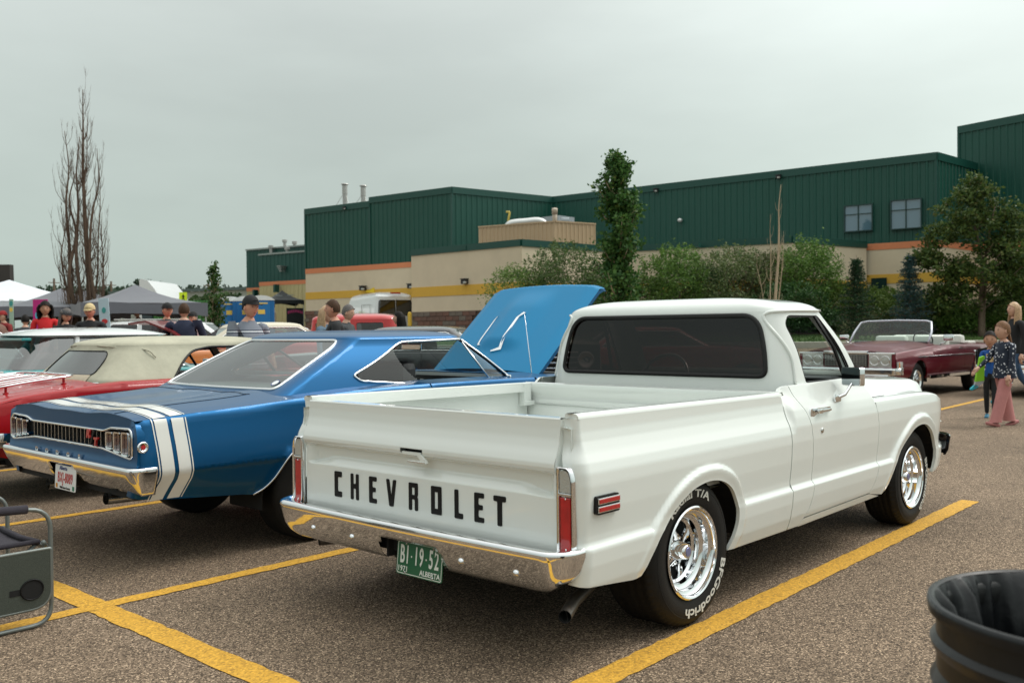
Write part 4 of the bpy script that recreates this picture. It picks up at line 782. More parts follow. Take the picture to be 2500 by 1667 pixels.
for s_ in (-1, 1):
    for k in range(3):
        y = s_*(.815-k*.098); z0 = .690+.013*k; z1 = .825-.004*k
        bz = MB(); o_ = rrect(-.041, z0, .041, z1, .016, 4); i_ = rrect(-.032, z0+.009, .032, z1-.009, .012, 4); n = len(o_)
        V = [(-1.24, y+a, z) for a, z in o_]+[(-1.295, y+a, z) for a, z in o_]+[(-1.292, y+a, z) for a, z in i_]+[(-1.265, y+a, z) for a, z in i_]; bz.add(V, [(q*n+i, q*n+(i+1) % n, (q+1)*n+(i+1) % n, (q+1)*n+i) for q in range(3) for i in range(n)])
        lf = bz.build('tail_lamp', M['chrome'], coupe, auto=40); b = MB(); b.bbox((-1.268, y, (z0+z1)/2), (.02, .064, z1-z0-.018), .006); b.build('lamp_lens', mat('smoked_red_lens', (.09, .03, .03), .15, coat=1) if 'smoked_red_lens' not in bpy.data.materials else bpy.data.materials['smoked_red_lens'], lf)
RD = mat('badge_red', (.5, .02, .02), .3, coat=1)
for t, y, z, s, m_ in (('R', -.335, .785, .066, RD), ('/', -.385, .765, .12, M['black']), ('T', -.43, .742, .066, RD)): text('badge_letter', t, s, m_, coupe, frame((-1.285, y, z), (0, -1, 0), (0, 0, 1)), .006, .004, 1.1, shear=.2)
for t, y in zip('DODGE', (.42, .26, .10, -.06, -.22)): text('tail_letter', t, .036, M['chrome'], coupe, frame((-1.290, y, .637), (0, -1, 0), (0, 0, 1)), .004, .0022, 1.5)
# rear bumper
def bmp(y, s):
    y = np.asarray(y, float); s = np.asarray(s, float); A = np.abs(y); S = [0, .03, .045, .06, .075, .12, .19, .21]; OX = [.0, .03, .042, .046, .042, .022, -.018, -.034]; Z = [.628, .632, .626, .612, .596, .550, .486, .470]
    ox = np.interp(s, S, OX); z = np.interp(s, S, Z); L0 = .90; r = .05; th = np.clip((A-L0)/(r*PI/2), 0, 1)*PI/2; ex = np.maximum(A-L0-r*PI/2, 0)
    yy = np.where(A < L0, A, L0+(ox*.5+.045)*np.sin(th)); x = -1.285-ox*np.cos(th)+ex+.03*(1-np.cos(th))-.03*(1-np.clip(A/.9, 0, 1)**2)*0; return x, np.sign(y)*yy, z+.0*A
b = MB(); ya = sorted(set([round(v, 4) for v in np.r_[np.linspace(-1.06, -.86, 14), np.linspace(-.86, -.24, 14), np.linspace(-.24, .24, 13), np.linspace(.24, .86, 14), np.linspace(.86, 1.06, 14)]])); sa = np.linspace(0, .21, 22); AA, SS = np.meshgrid(ya, sa, indexing='ij'); X_, Y_, Z_ = bmp(AA.ravel(), SS.ravel()); Fb = []
for i in range(len(ya)-1):
    for j in range(21):
        ac = (ya[i]+ya[i+1])/2; s_c = sa[j]+.005
        if abs(ac) < .14+.09*np.clip((s_c-.09)/.11, 0, 1) and s_c > .09: continue
        Fb.append((i*22+j, i*22+j+1, (i+1)*22+j+1, (i+1)*22+j))
b.add(list(zip(X_, Y_, Z_)), Fb); o = b.build('rear_bumper', M['chrome'], coupe, True); md = o.modifiers.new('thick', 'SOLIDIFY'); md.thickness = .004; md.offset = -1
b = MB(); b.box((-1.22, 0, .50), (.05, 1.7, .12)); b.build('rear_valance', M['void'], coupe)
# white plate, red characters
PW = mat('plate_white_sheet', (.74, .76, .76), .35); PR = mat('plate_red', (.50, .03, .03), .5)
pc = frame((-1.312, -.065, .497), (0, -1, 0), (.05, 0, 1)); pl = MB(); pl.prism(rrect(-.15, -.075, .15, .075, .01), lambda a, z: pc @ Vector((a, z, .0015)), lambda a, z: pc @ Vector((a, z, -.0015))); cpl = pl.build('number_plate', PW, coupe)
for t, s, x, y, sx, m_ in (('BXJ-8089', .088, 0, -.004, .60, PR), ('Alberta', .034, -.03, .056, 1.0, mat('plate_blue', (.03, .06, .2), .5)), ('Wild Rose County', .018, 0, -.062, 1.0, M['black'])): text('plate_lettering', t, s, m_, cpl, pc @ Matrix.Translation((x, y, .003)), .0006, .0006, sx, 1.08)
for x, m_ in ((-.12, mat('sticker_orange', (.6, .25, .02), .5)), (.12, mat('sticker_green', (.02, .2, .12), .5))): MB().bbox((0, 0, 0), (.026, .026, .001), .0003).build('plate_sticker', m_, cpl).matrix_local = pc @ Matrix.Translation((x, -.055, .003))
for s_ in (-1, 1): b = MB(); b.tube([(-.2, s_*.45, .33), (-1.0, .50*s_ if s_ < 0 else .30, .40), (-1.27, s_*.52 if s_ < 0 else .31, .415)], [.03, .030, .036], 14, cap=False); b.build('exhaust_tip', M['chrome_dull'], coupe, True)
MB().lathe([(.033, 0), (.033, .006), (.024, .010), (.021, .004), (.0, .002)], 20, frame((-1.245, -.935, .745), (1, 0, 0), (0, 0, 1))).build('side_lamp', M['chrome'], coupe, True)
MB().lathe([(.014, .006), (0, .007)], 16, frame((-1.245, -.935, .745), (1, 0, 0), (0, 0, 1))).build('side_lamp_lens', M['red_lens'], coupe, True)
# greenhouse
cg = Shell(.90, 1.325, (-.43, -.02, .42), (2.13, 1.84, 1.56), (.86, .775, .665), rr=.10, rf=.10, bow=.05, bowf=.08)
U = cg.Uy; rwin = rpoly([(U(-.71, 1.01), 1.005), (U(.71, 1.01), 1.005), (U(.60, 1.30), 1.318), (U(-.60, 1.30), 1.318)], [.04, .04, .09, .09], 6)
def csw(sg): return rpoly([(cg.Ux(.40, 1.03, sg), 1.035), (cg.Ux(.345, 1.075, sg), 1.08), (cg.Ux(.86, 1.30, sg), 1.300), (cg.Ux(1.54, 1.315, sg), 1.315), (cg.Ux(1.95, .99, sg), .985), (cg.Ux(1.0, .985, sg), .985)], [.03, .03, .09, .01, .01, .05], 5)
cws = [(-(cg.d-.01), 1.02), (-(cg.e-.002), 1.02), (-(cg.e-.002), 1.30), (-(cg.d-.01), 1.30)]; cwl = [(-a, z) for a, z in cws][::-1]
patch('roof_pillars', [(-cg.e, .92), (cg.e, .92), (cg.e, 1.325), (-cg.e, 1.325)], [rwin, csw(-1), csw(1), cws, cwl], lambda u, z: cg.at(u, z), .05, BL, coupe)
cg.roof('roof', BL, coupe, .066, p=3.0)
cg.trim(rwin, .012, 'rear_window_trim', M['chrome'], coupe, off=.002); cg.pane(rwin, 'rear_window', glass('coupe_glass', (.70, .78, .76), refl=1.6, dens=.03), coupe, inset=.004)
cg.pane(cws, 'windscreen', M['glass'], coupe); cg.pane(cwl, 'windscreen', M['glass'], coupe)
for sg in (-1, 1):
    cg.trim(csw(sg), .009, 'window_trim', M['chrome'], coupe, off=.003); cg.trim(csw(sg), .010, 'window_channel', M['black'], coupe, off=-.010)
    qg = [(cg.Ux(.42, 1.03, sg), 1.03), (cg.Ux(.39, 1.08, sg), 1.08), (cg.Ux(.80, 1.27, sg), 1.27), (cg.Ux(.98, .99, sg), .99)]; cg.pane(qg, 'quarter_glass', M['glass'], coupe, inset=.02)
    vg = [(cg.Ux(1.53, 1.29, sg), 1.29), (cg.Ux(1.92, 1.0, sg), 1.0), (cg.Ux(1.70, 1.0, sg), 1.0)]; cg.pane(vg, 'vent_window', M['glass'], coupe, inset=.012); cg.trim([vg[0], vg[2]], .008, 'vent_window_post', M['chrome'], coupe, off=-.006, closed=False)
CI = mat('black_vinyl', (.013, .013, .014), .4)
b = MB(); b.bbox((.05, 0, .985), (.55, 1.36, .03), .01); b.build('parcel_shelf', mat('parcel_shelf_grey', (.13, .15, .145), .8), coupe)
b = MB(); b.bbox((.45, 0, .86), (.2, 1.3, .35), .06); b.bbox((.65, 0, .70), (.5, 1.3, .15), .05); b.build('rear_seat', CI, coupe)
for y in (-.36, .36):
    b = MB(); b.bbox((1.02, y, .90), (.15, .55, .50), .06); b.bbox((1.25, y, .66), (.5, .55, .16), .06); b.build('front_seat', CI, coupe)
b = MB(); b.bbox((1.86, 0, .95), (.36, 1.5, .13), .04); b.bbox((1.73, 0, .85), (.12, 1.46, .2), .03); b.build('dashboard', CI, coupe)
b = MB(); b.bbox((1.665, -.05, .965), (.012, .32, .018), .003); b.build('dash_trim', M['chrome'], coupe)
sm = Matrix.Translation((1.42, .37, .97)) @ Matrix.Rotation(math.radians(-65), 4, 'Y'); b = MB(); b.tube([sm @ Vector((.19*math.cos(a), .19*math.sin(a), 0)) for a in np.linspace(0, 2*PI, 31)[:-1]], .012, 8, closed=True); b.build('steering_wheel', CI, coupe, True)
b = MB(); b.tube([sm @ Vector((0, .17, 0)), sm @ Vector((0, 0, -.02)), sm @ Vector((0, -.17, 0))], .010, 8); b.tube([sm @ Vector((0, 0, -.03)), (1.7, .37, .86)], .022, 8); b.lathe([(.035, .0), (.03, .012), (0, .015)], 14, sm); b.build('steering_spokes', M['chrome'], coupe, True)
b = MB(); b.bbox((1.60, -.0, 1.245), (.02, .24, .055), .01); b.build('rear_view_mirror', M['chrome'], coupe)
b = MB(); b.box((1.6, 0, .40), (3.0, 1.5, .14)); b.box((1.1, 0, .55), (1.9, 1.72, .3)); b.box((-.75, 0, .66), (.7, 1.3, .34)); b.build('chassis', M['void'], coupe)
# engine bay seen under the raised hood
b = MB(); b.grid([[(x, y, z) for y, z in ((-.70, .965), (-.69, .80), (-.6, .55), (.6, .55), (.69, .80), (.70, .965))] for x in (2.35, 3.62)]); b.box((2.33, 0, .80), (.03, 1.4, .36)); b.box((3.60, 0, .78), (.05, 1.3, .34)); b.build('engine_bay', mat('engine_bay_blue', (.01, .05, .12), .5), coupe)
EO = mat('engine_orange', (.35, .09, .02), .45, var=.3, vscale=20); b = MB(); b.bbox((2.9, -.23, .86), (.62, .17, .12), .03, M=Matrix.Rotation(.35, 3, 'X')); b.bbox((2.9, .23, .86), (.62, .17, .12), .03, M=Matrix.Rotation(-.35, 3, 'X')); b.bbox((2.9, 0, .72), (.6, .5, .2), .03); b.build('engine_block', EO, coupe)
MB().lathe([(0, .06), (.17, .055), (.19, .035), (.19, 0), (.1, -.02)], 28, Matrix.Translation((2.9, 0, .965))).build('air_cleaner', M['chrome_dull'], coupe, auto=30)
b = MB(); b.bbox((2.52, -.52, .94), (.18, .14, .12), .02); b.build('battery', M['black'], coupe)
b = MB(); b.tube([(3.35, -.3, .80), (3.3, -.35, .95), (2.6, -.50, 1.0), (2.42, -.58, .95)], .02, 8); b.tube([(2.35, .2, .97), (2.7, .3, 1.01), (3.2, .2, .97)], .014, 6); b.build('hoses', M['black'], coupe, True)
ctopl = lambda x0, x1, n, w1, nm: [MB().grid([[(x, s_*y, z) for y, z in zip(*CB.q(np.full(8, x), np.linspace(0, w1, 8)))] for x in np.linspace(x0, x1, n)]).build(nm, BL, coupe, True) for s_ in (-1, 1)]
ctopl(-.25, 3.7, 30, .42, 'fender_top')
b = MB(); b.grid([CB.topgrid(x, x+.001, .3, 1, 2, 10)[0] for x in np.linspace(1.98, 2.36, 6)]); b.build('cowl', BL, coupe, True)
b = MB(); b.grid([CB.topgrid(x, x+.001, .3, 1, 2, 10)[0] for x in np.linspace(3.60, 3.71, 3)]); b.grid([[(3.715, y, z) for z in (.9, .42)] for y in (-.9, .9)]); b.build('front_header', BL, coupe, True)
# raised hood: lip, crowned skin with the sculpted scoop and two chrome hockey-stick trims
HB = mat('hood_blue_skylit', (.0006, .185, .385), .55, .0, coat=.12, coatr=.2, spec=.25)  # body blue made lighter: skylight on the upturned hood is put into the colour
hO = Vector((2.43, 0, 1.0)); ha = Vector((.96, 0, .82)).normalized(); hn = Vector((-.82, 0, .96)).normalized()
def hood(a, y):                       # a up the slope 0..1.27, y lateral
    a = np.asarray(a, float); y = np.asarray(y, float)
    h = .028*(1-(y/.68)**2)-.03*sstep(.56, .68, np.abs(y))
    wedge = sstep(.34, .10, np.abs(y)-.0*a)*.045*sstep(.22, .40, a)*(1-sstep(.80, 1.18, a)); h = h+wedge-.06*sstep(1.2, 1.29, a)
    a2 = a+.015*np.cos(y/.68*PI/2)
    return hO.x+ha.x*a2+hn.x*h, y, hO.z+ha.z*a2+hn.z*h
patch('hood', rpoly([(0, -.675), (1.29, -.675), (1.29, .675), (0, .675)], [.02, .05, .05, .02], 4), [], hood, .04, HB, coupe)
patch('hood_underside', rpoly([(0.01, -.665), (1.28, -.665), (1.28, .665), (0.01, .665)], [.02, .05, .05, .02], 4), [], lambda a, y: tuple(np.array(hood(a, y))-.03*np.array([hn.x, 0, hn.z])[:, None]), .12, BL, coupe)
b = MB(); b.grid([[tuple(float(q[0]) for q in hood(np.array([a]), np.array([y]))), tuple(Vector([float(q[0]) for q in hood(np.array([a]), np.array([y]))])-hn*.032)] for a, y in resamp(rpoly([(0, -.675), (1.29, -.675), (1.29, .675), (0, .675)], [.02, .05, .05, .02], 4), .08)], closed_u=True); b.build('hood_edge', BL, coupe)
for pts in ([(.725, -.12), (.67, -.075), (.25, -.10), (.222, .012), (.238, .02), (.275, -.065), (.66, -.045), (.74, -.085)], [(.725, .275), (.68, .285), (.31, .245), (.30, .20), (.33, .225), (.68, .262), (.735, .262)]):
    P_ = resamp(pts, .03); b = MB(); f = lambda a, y, d: tuple(Vector([float(q[0]) for q in hood(np.array([a]), np.array([y]))])+hn*d); b.prism(P_, lambda a, y: f(a, y, .012), lambda a, y: f(a, y, -.004)); b.build('scoop_trim', M['chrome'], coupe)
b = MB(); b.tube([(2.345, -.70, .985), (2.345, -.70, 1.02), (2.24, -.72, 1.515)], [.008, .004, .0016], 8); b.lathe([(.02, 0), (.014, .012), (0, .014)], 12, Matrix.Translation((2.345, -.70, .985))); b.build('aerial', M['chrome'], coupe, True)
b = MB(); b.tube([(1.90, -.80, 1.0), (1.90, -.86, 1.01)], .01, 6); b.build('mirror_stalk', M['chrome'], coupe)
for cx, R, wd in ((0, .345, .27), (2.97, .325, .22)):
    for sg in (-1, 1): wheel(coupe, (cx, sg*.865, R), sg, R, .19, wd, lod=1)
for cx in (0, 2.97):
    for sg in (-1, 1): b = MB(); pr = [(cx+.46*math.cos(a), .31+.42*math.sin(a)) for a in np.linspace(-.1, PI+.1, 18)]; b.grid([[(x, sg*y, z) for y in (.90, .52)] for x, z in pr]); b.add([(x, sg*.52, z) for x, z in pr], [tuple(range(18))]); b.build('wheel_housing', M['void'], coupe)

sk_ = MB(); x_, y_, z_ = [float(q[0]) for q in cg.at(np.array([U(-.62, 1.04)]), np.array([1.045]), inset=-.004)]; sk_.lathe([(.034, 0), (.034, .001), (0, .001)], 20, frame((x_, y_, z_), (.10, -1, 0), (.85, 0, .5))); sk_.build('window_sticker', mat('sticker_navy', (.05, .07, .2), .4), coupe)
sk_ = MB(); sk_.lathe([(.026, .0015), (0, .002)], 20, frame((x_, y_, z_), (.10, -1, 0), (.85, 0, .5))); sk_.build('window_sticker', PW, coupe)
# ================================================================== RED CONVERTIBLE with cream soft top and luggage rack
RP = paint('red_paint', (.33, .003, .006), rough=.35); RP.node_tree.nodes['Principled BSDF'].inputs['Coat Weight'].default_value = .5; RP.node_tree.nodes['Principled BSDF'].inputs['Specular IOR Level'].default_value = .2
red = empty('convertible', (.10, 5.50, 0), 0, 'red convertible with its cream soft top up and a chrome luggage rack', 'car')
def rst(f, zc, hw=.90, zb=.33): return [(hw-.07, zb), (hw-.02, zb+.10), (hw, .55), (hw+.006, .66), (hw-.004, .76), (hw-.014, f-.03), (hw-.022, f-.008), (hw-.04, f+.006), (hw-.09, f+.012), (.70, f+.012+(zc-f)*.4), (.45, f+.012+(zc-f)*.85), (.2, zc+.008), (0, zc+.012)]
RA, RF = arc(0, .32, .37, 175, 5, 14), arc(2.74, .32, .36, 175, 5, 14)
RB_ = Body({-1.16: rst(.835, .85, .87, .42), -1.0: rst(.875, .89, .89, .40), -.6: rst(.92, .945, .90), -.1: rst(.962, .985, .905), .5: rst(.965, .985, .90), 1.8: rst(.945, .965, .895), 2.7: rst(.91, .95, .885), 3.45: rst(.84, .88, .86)}, 7, off=lambda x, z: .008*sstep(.05, .01, np.minimum(sdist(np.c_[x, z], RA, False), sdist(np.c_[x, z], RF, False))))
rtop = lambda xs: [(x, float(RB_.top_z(np.array([x]))[0])) for x in xs]
def carskin(body, root, P, x0, xd0, xd1, x1, A, Fa, zb, st=.06):
    tp = lambda a, b_, n: [(x, float(body.top_z(np.array([x]))[0])) for x in np.linspace(a, b_, n)]; f = lambda x, z: (x, -body.side(x, z), z); o = []
    for mir in (False, True):
        o.append(patch('rear_quarter', [(x0, zb+.1)]+tp(x0, xd0-.004, 10)+[(xd0-.004, zb)]+A[::-1]+[(x0+.15, zb+.06)], [], f, st, P, root, flange=.02, mirror=mir))
        o.append(patch('door', tp(xd0+.002, xd1-.002, 8)+[(xd1-.002, zb), (xd0+.002, zb)], [], f, st, P, root, flange=.02, mirror=mir))
        o.append(patch('front_fender', tp(xd1+.002, x1, 8)+[(x1, zb+.12), (x1-.1, zb+.03)]+Fa[::-1]+[(xd1+.002, zb)], [], f, st, P, root, flange=.02, mirror=mir))
    return o
carskin(RB_, red, RP, -1.16, .75, 1.85, 3.45, RA, RF, .33, .05)
b = MB(); b.grid(RB_.topgrid(-1.16, -.35, 0, 1, 18, 20)); b.build('trunk_lid', RP, red, True)
b = MB(); b.grid(RB_.topgrid(1.80, 3.45, 0, 1, 18, 20)); b.build('hood', RP, red, True)
for s_ in (-1, 1): MB().grid([[(x, s_*y, z) for y, z in zip(*RB_.q(np.full(6, x), np.linspace(0, .35, 6)))] for x in np.linspace(-.36, 1.82, 12)]).build('body_shoulder', RP, red, True)
b = MB(); b.grid([[(-1.165+.02*abs(y), y, z) for z in (.84, .80, .55, .42)] for y in np.linspace(-.88, .88, 9)]); b.build('tail_panel', RP, red, True)
b = MB(); b.grid([[(3.46, y, z) for z in (.84, .42)] for y in (-.86, .86)]); b.build('grille', M['black'], red)
b = MB(); P_ = [(-.98, -.93, .56), (-1.16, -.92, .56), (-1.24, -.80, .56), (-1.27, 0, .56), (-1.24, .80, .56), (-1.16, .92, .56), (-.98, .93, .56)]
b.grid([[(x-o*(1 if abs(y) < .85 else .3), y*(1+.0*o), z+h) for o, h in ((0, .055), (.035, .05), (.045, 0), (.03, -.05), (0, -.055))] for x, y, z in catmull(P_, 5)]); b.build('rear_bumper', M['chrome'], red, auto=60)
for s_ in (-1, 1):
    for k in range(3): b = MB(); b.bbox((-1.175, s_*(.50+.105*k), .70), (.035, .072, .17), .012); lf = b.build('tail_lamp', M['chrome'], red); b = MB(); b.bbox((-1.19, s_*(.50+.105*k), .70), (.02, .050, .145), .008); b.build('lamp_lens', M['red_lens'], lf)
    b = MB(); b.tube([(-.9, s_*.55, .33), (-1.28, s_*.58, .33)], .035, 14); b.build('exhaust_tip', M['chrome_dull'], red, True)
CT = mat('cream_canvas', (.42, .405, .31), .85, var=.12, vscale=5, bump=.35, bscale=14); CT2 = mat('beige_canvas', (.55, .48, .36), .8, var=.06)
rg = Shell(.955, 1.275, (-.30, -.16, -.02), (1.92, 1.72, 1.52), (.84, .745, .62), rr=.22, rf=.10, bow=.07, bowf=.08)
U = rg.Uy
rw2 = rpoly([(U(-.52, 1.03), 1.02), (U(.52, 1.03), 1.02), (U(.46, 1.21), 1.225), (U(-.46, 1.21), 1.225)], [.05, .05, .10, .10], 6)
def rsw(sg): return rpoly([(rg.Ux(.33, .965, sg), .962), (rg.Ux(.47, 1.12, sg), 1.12), (rg.Ux(.60, 1.20, sg), 1.215), (rg.Ux(.80, 1.24, sg), 1.248), (rg.Ux(1.50, 1.25, sg), 1.250), (rg.Ux(1.84, .965, sg), .962)], [.01, .1, .08, .05, .02, .01], 4)
rws = [(-(rg.d-.01), .985), (-(rg.e-.002), .985), (-(rg.e-.002), 1.245), (-(rg.d-.01), 1.245)]; rwl = [(-a, z) for a, z in rws][::-1]
patch('soft_top', [(-rg.e, .95), (rg.e, .95), (rg.e, 1.275), (-rg.e, 1.275)], [rw2, rsw(-1), rsw(1), rws, rwl], lambda u, z: rg.at(u, z, inset=.012*np.sin((z-.95)/.33*PI)), .05, CT, red)
rg.roof('soft_top_roof', CT, red, .078, p=2.6)
rg.pane(rw2, 'rear_window', glass('vinyl_window', (.50, .55, .55), rough=.1, refl=2.0, dens=.08), red, inset=.006); rg.trim(rw2, .006, 'window_zip', M['black'], red, off=-.004)
patch('window_apron', [(U(-.50, .97), .955), (U(.50, .97), .955), (U(.50, 1.015), 1.022), (U(-.50, 1.015), 1.022)], [], lambda u, z: rg.at(u, z, inset=-.006), .08, CT2, red)
A_ = [(rg.Uy(-.70, 1.2)*1.0, 1.20), (rg.b+.12, 1.19), (rg.b+.34, 1.10)]
for sg in (-1, 1):
    b = MB(); x_, y_, z_ = rg.at(np.array([sg*(rg.a*.55), sg*(rg.a+.02), sg*rg.b, sg*(rg.b+.14)]), np.array([1.272, 1.262, 1.235, 1.165]), inset=-.006); b.tube(catmull(list(zip(x_, y_, z_)), 6), .0065, 6); b.build('top_piping', CT, red, True)
    b = MB(); x_, y_, z_ = rg.at(np.array([0, sg*rg.a*.5, sg*rg.a, sg*rg.b, sg*(rg.b+.3)]), np.array([.955]*5), inset=-.008); b.tube(catmull(list(zip(x_, y_, z_)), 6), .007, 6); b.build('top_rail', M['chrome'], red, True)
    rg.pane(rws if sg < 0 else rwl, 'windscreen', M['glass'], red)
    rg.trim(rsw(sg), .012, 'window_frame', M['black'], red, off=-.008)
    b = MB(); b.tube([(1.45, sg*.74, 1.0), (1.28, sg*.70, 1.23)], .014, 6); b.build('window_post', M['black'], red)
    b = MB(); b.tube([(1.72, sg*.88, .965), (1.72, sg*.94, 1.0), (1.70, sg*.96, 1.02)], .01, 8); b.build('mirror_stalk', M['chrome'], red, True); b = MB(); b.bbox((1.70, sg*.985, 1.045), (.035, .13, .085), .02); b.build('door_mirror', M['chrome'], red, auto=40)
b = MB(); b.bbox((.95, 0, .80), (.2, 1.3, .4), .05); b.bbox((1.75, 0, .92), (.25, 1.4, .10), .03); b.build('interior', CI, red)
b = MB(); b.box((1.1, 0, .45), (4.2, 1.5, .25)); b.build('chassis', M['void'], red)
# luggage rack: runners and cross bars of chrome tube on stanchions
def rdz(y, x):
    Y, Z = RB_.q(np.full(30, x), np.linspace(0, 1, 30)); return float(np.interp(-abs(y), -Y, Z))
for k in range(7):
    y = -.54+.18*k; b = MB(); b.tube([(x, y, rdz(y, x)+.055) for x in np.linspace(-1.0, -.50, 8)], .008, 8); b.build('rack_bar', M['chrome'], red, True)
b = MB(); fr = [(-1.02, -.58), (-.48, -.58), (-.44, -.54), (-.44, .54), (-.48, .58), (-1.02, .58), (-1.05, .54), (-1.05, -.54)]; b.tube([(x, y, rdz(y, max(x, -1.15))+.062) for x, y in resamp(fr, .09)], .011, 8, closed=True); b.build('rack_frame', M['chrome'], red, True)
for x in (-.98, -.52):
    for y in (-.56, .56): b = MB(); b.tube([(x, y, rdz(y, x)-.005), (x, y, rdz(y, x)+.06)], .011, 8); b.bbox((x, y, rdz(y, x)+.003), (.04, .03, .01), .003); b.build('rack_foot', RP, red)
for cx in (0, 2.74):
    for sg in (-1, 1):
        wheel(red, (cx, sg*.83, .32), sg, .32, .185, .20, style='cap', lod=2)
        b = MB(); pr = [(cx+.42*math.cos(a), .30+.39*math.sin(a)) for a in np.linspace(-.1, PI+.1, 14)]; b.grid([[(x, sg*y, z) for y in (.86, .5)] for x, z in pr]); b.build('wheel_housing', M['void'], red)
# ================================================================== GREEN AND CREAM WORKS BUILDING
def siding_mat(name, col): return mat(name, col, .45, .0, var=.05, vscale=.8)
GS = siding_mat('green_ribbed_steel', (.003, .066, .046)); GC = mat('green_cap', (.005, .06, .045), .4); ST = mat('cream_stucco', (.66, .555, .405), .9, var=.05, vscale=1.2, bump=.2, bscale=40)
OR_ = mat('terracotta_band', (.66, .235, .11), .85, var=.04); YB = mat('ochre_band', (.68, .40, .06), .85, var=.04); TN = siding_mat('tan_ribbed_steel', (.46, .33, .20)); SPL = mat('mortar_brown', (.13, .095, .075), .9)
def q2(u, D): x, y = fwd(D, (u-1250)*D/FPX); return Vector((x, y, 0))
def wall(p, q, z0, z1, name, m, parent, ribs=0, dep=.035, th=.0, out=None, z1b=None):
    """upright wall from p to q (ground points); ribs = spacing of the pressed ribs"""
    d = (q-p); L_ = d.length; d.normalize(); n = Vector((d.y, -d.x, 0)) if out is None else out
    if n.dot(Vector((CAM[0], CAM[1], 0))-p) < 0: n = -n
    b = MB(); z1b = z1 if z1b is None else z1b
    if ribs:
        k = int(L_/ribs); r = L_/k; row = []
        for i in range(k):
            for t, o in ((.0, 0), (.62, 0), (.70, dep), (.92, dep)): row.append((i*r+t*r, o))
        row.append((L_, 0))
        b.grid([[tuple(p+d*a+n*(o+th)+Vector((0, 0, z0))) for a, o in row], [tuple(p+d*a+n*(o+th)+Vector((0, 0, z1+(z1b-z1)*a/L_))) for a, o in row]])
    else:
        a, c = p+n*th, q+n*th
        if th: b.add([(*a.xy, z0), (*c.xy, z0), (*c.xy, z1b), (*a.xy, z1), (*p.xy, z0), (*q.xy, z0), (*q.xy, z1b), (*p.xy, z1)], [(0, 1, 2, 3), (0, 4, 5, 1), (3, 2, 6, 7), (0, 3, 7, 4), (1, 5, 6, 2)])
        else: b.add([(*a.xy, z0), (*c.xy, z0), (*c.xy, z1b), (*a.xy, z1)], [(0, 1, 2, 3)])
    return b.build(name, m, parent, fix=False)
bld = empty('works_building', q2(1352, 46), 0, 'large green ribbed-steel building with cream walls, ochre and terracotta bands', 'building'); BO = bld.location.copy()
def rel(v): return v-Vector((BO.x, BO.y, 0))
A0, A1, B1, C1, D1, E1 = [rel(q2(u, D)) for u, D in ((749, 52.2), (907, 49.2), (1107, 45.85), (1352, 49.6), (2288, 37.9), (2389.6, 40.7))]
bld.location.z = 0; T0, T1 = rel(q2(2342.7, 41.2)), rel(q2(2760, 35.6)); GZ = .3; HB_ = 8.375; HA = 8.18; HT = 10.1
BK = [rel(q2(770, 80)), rel(q2(2760, 70))]
_CAM0 = CAM.copy(); CAMr = CAM
def W(p, q, *a, **k):                # camera test needs world coordinates; keep it simple by passing the outward side
    mid = (p+q)/2; d = (q-p).normalized(); n = Vector((d.y, -d.x, 0)); c = Vector((CAM[0]-BO.x, CAM[1]-BO.y, 0))
    if n.dot(c-mid) < 0: n = -n
    b_ = k.pop('out', n); MBw = wall(p, q, *a, out=None, **k) if False else _wall(p, q, b_, *a, **k); return MBw
def _wall(p, q, n, z0, z1, name, m, ribs=0, dep=.035, th=.0, parent=None):
    parent = parent or bld; d = (q-p); L_ = d.length; d.normalize(); b = MB(); o0 = n*th
    if ribs:
        k = max(2, int(L_/ribs)); r = L_/k; row = []
        for i in range(k): row += [(i*r+t*r, o) for t, o in ((0, 0), (.62, 0), (.70, dep), (.92, dep))]
        row.append((L_, 0)); b.grid([[tuple(p+d*a+n*(o+th)+Vector((0, 0, z))) for a, o in row] for z in (z0, z1)])
    else: b.add([tuple(v+Vector((0, 0, z))) for v, z in ((p+o0, z0), (q+o0, z0), (q+o0, z1), (p+o0, z1), (p, z0), (q, z0), (q, z1), (p, z1))], [(0, 1, 2, 3), (0, 4, 5, 1), (3, 2, 6, 7), (0, 3, 7, 4), (1, 5, 6, 2)])
    return b.build(name, m, parent, fix=False)
for p, q, h in ((A0, A1, HA), (A1, B1, HB_), (B1, C1, HB_), (C1, D1, HB_), (D1, E1, HB_), (T0, T1, HT)):
    W(p, q, 4.85, h-.3, 'siding', GS, ribs=.305); W(p, q, h-.32, h, 'parapet_cap', GC, th=.07)
    W(p, q, 4.58, 4.85, 'terracotta_band', OR_, th=.05); W(p, q, 3.55, 4.58, 'stucco_wall', ST, th=.03); W(p, q, 3.16, 3.55, 'ochre_band', YB, th=.05); W(p, q, GZ, 3.16, 'lower_wall', ST, th=.03)
    dn = (q-p).normalized(); b = MB(); b.box(tuple(p+Vector((0, 0, (4.85+h)/2))), (.10, .10, h-4.85), rz=math.atan2(dn.y, dn.x)); b.build('corner_trim', GC, bld)
W(A1+(A0-A1).normalized()*0, A1+Vector((0, 0, 0))+(BK[0]-A0)*.0+(A0-A1).normalized()*.01, HA, HB_, 'step_return', GS)
for p, q, h in ((BK[0], A0, HA), (E1, T0, HB_), (T0, BK[1], HT), (T1, BK[1], HT)): W(p, q, GZ, h-.002, 'end_wall', GS)
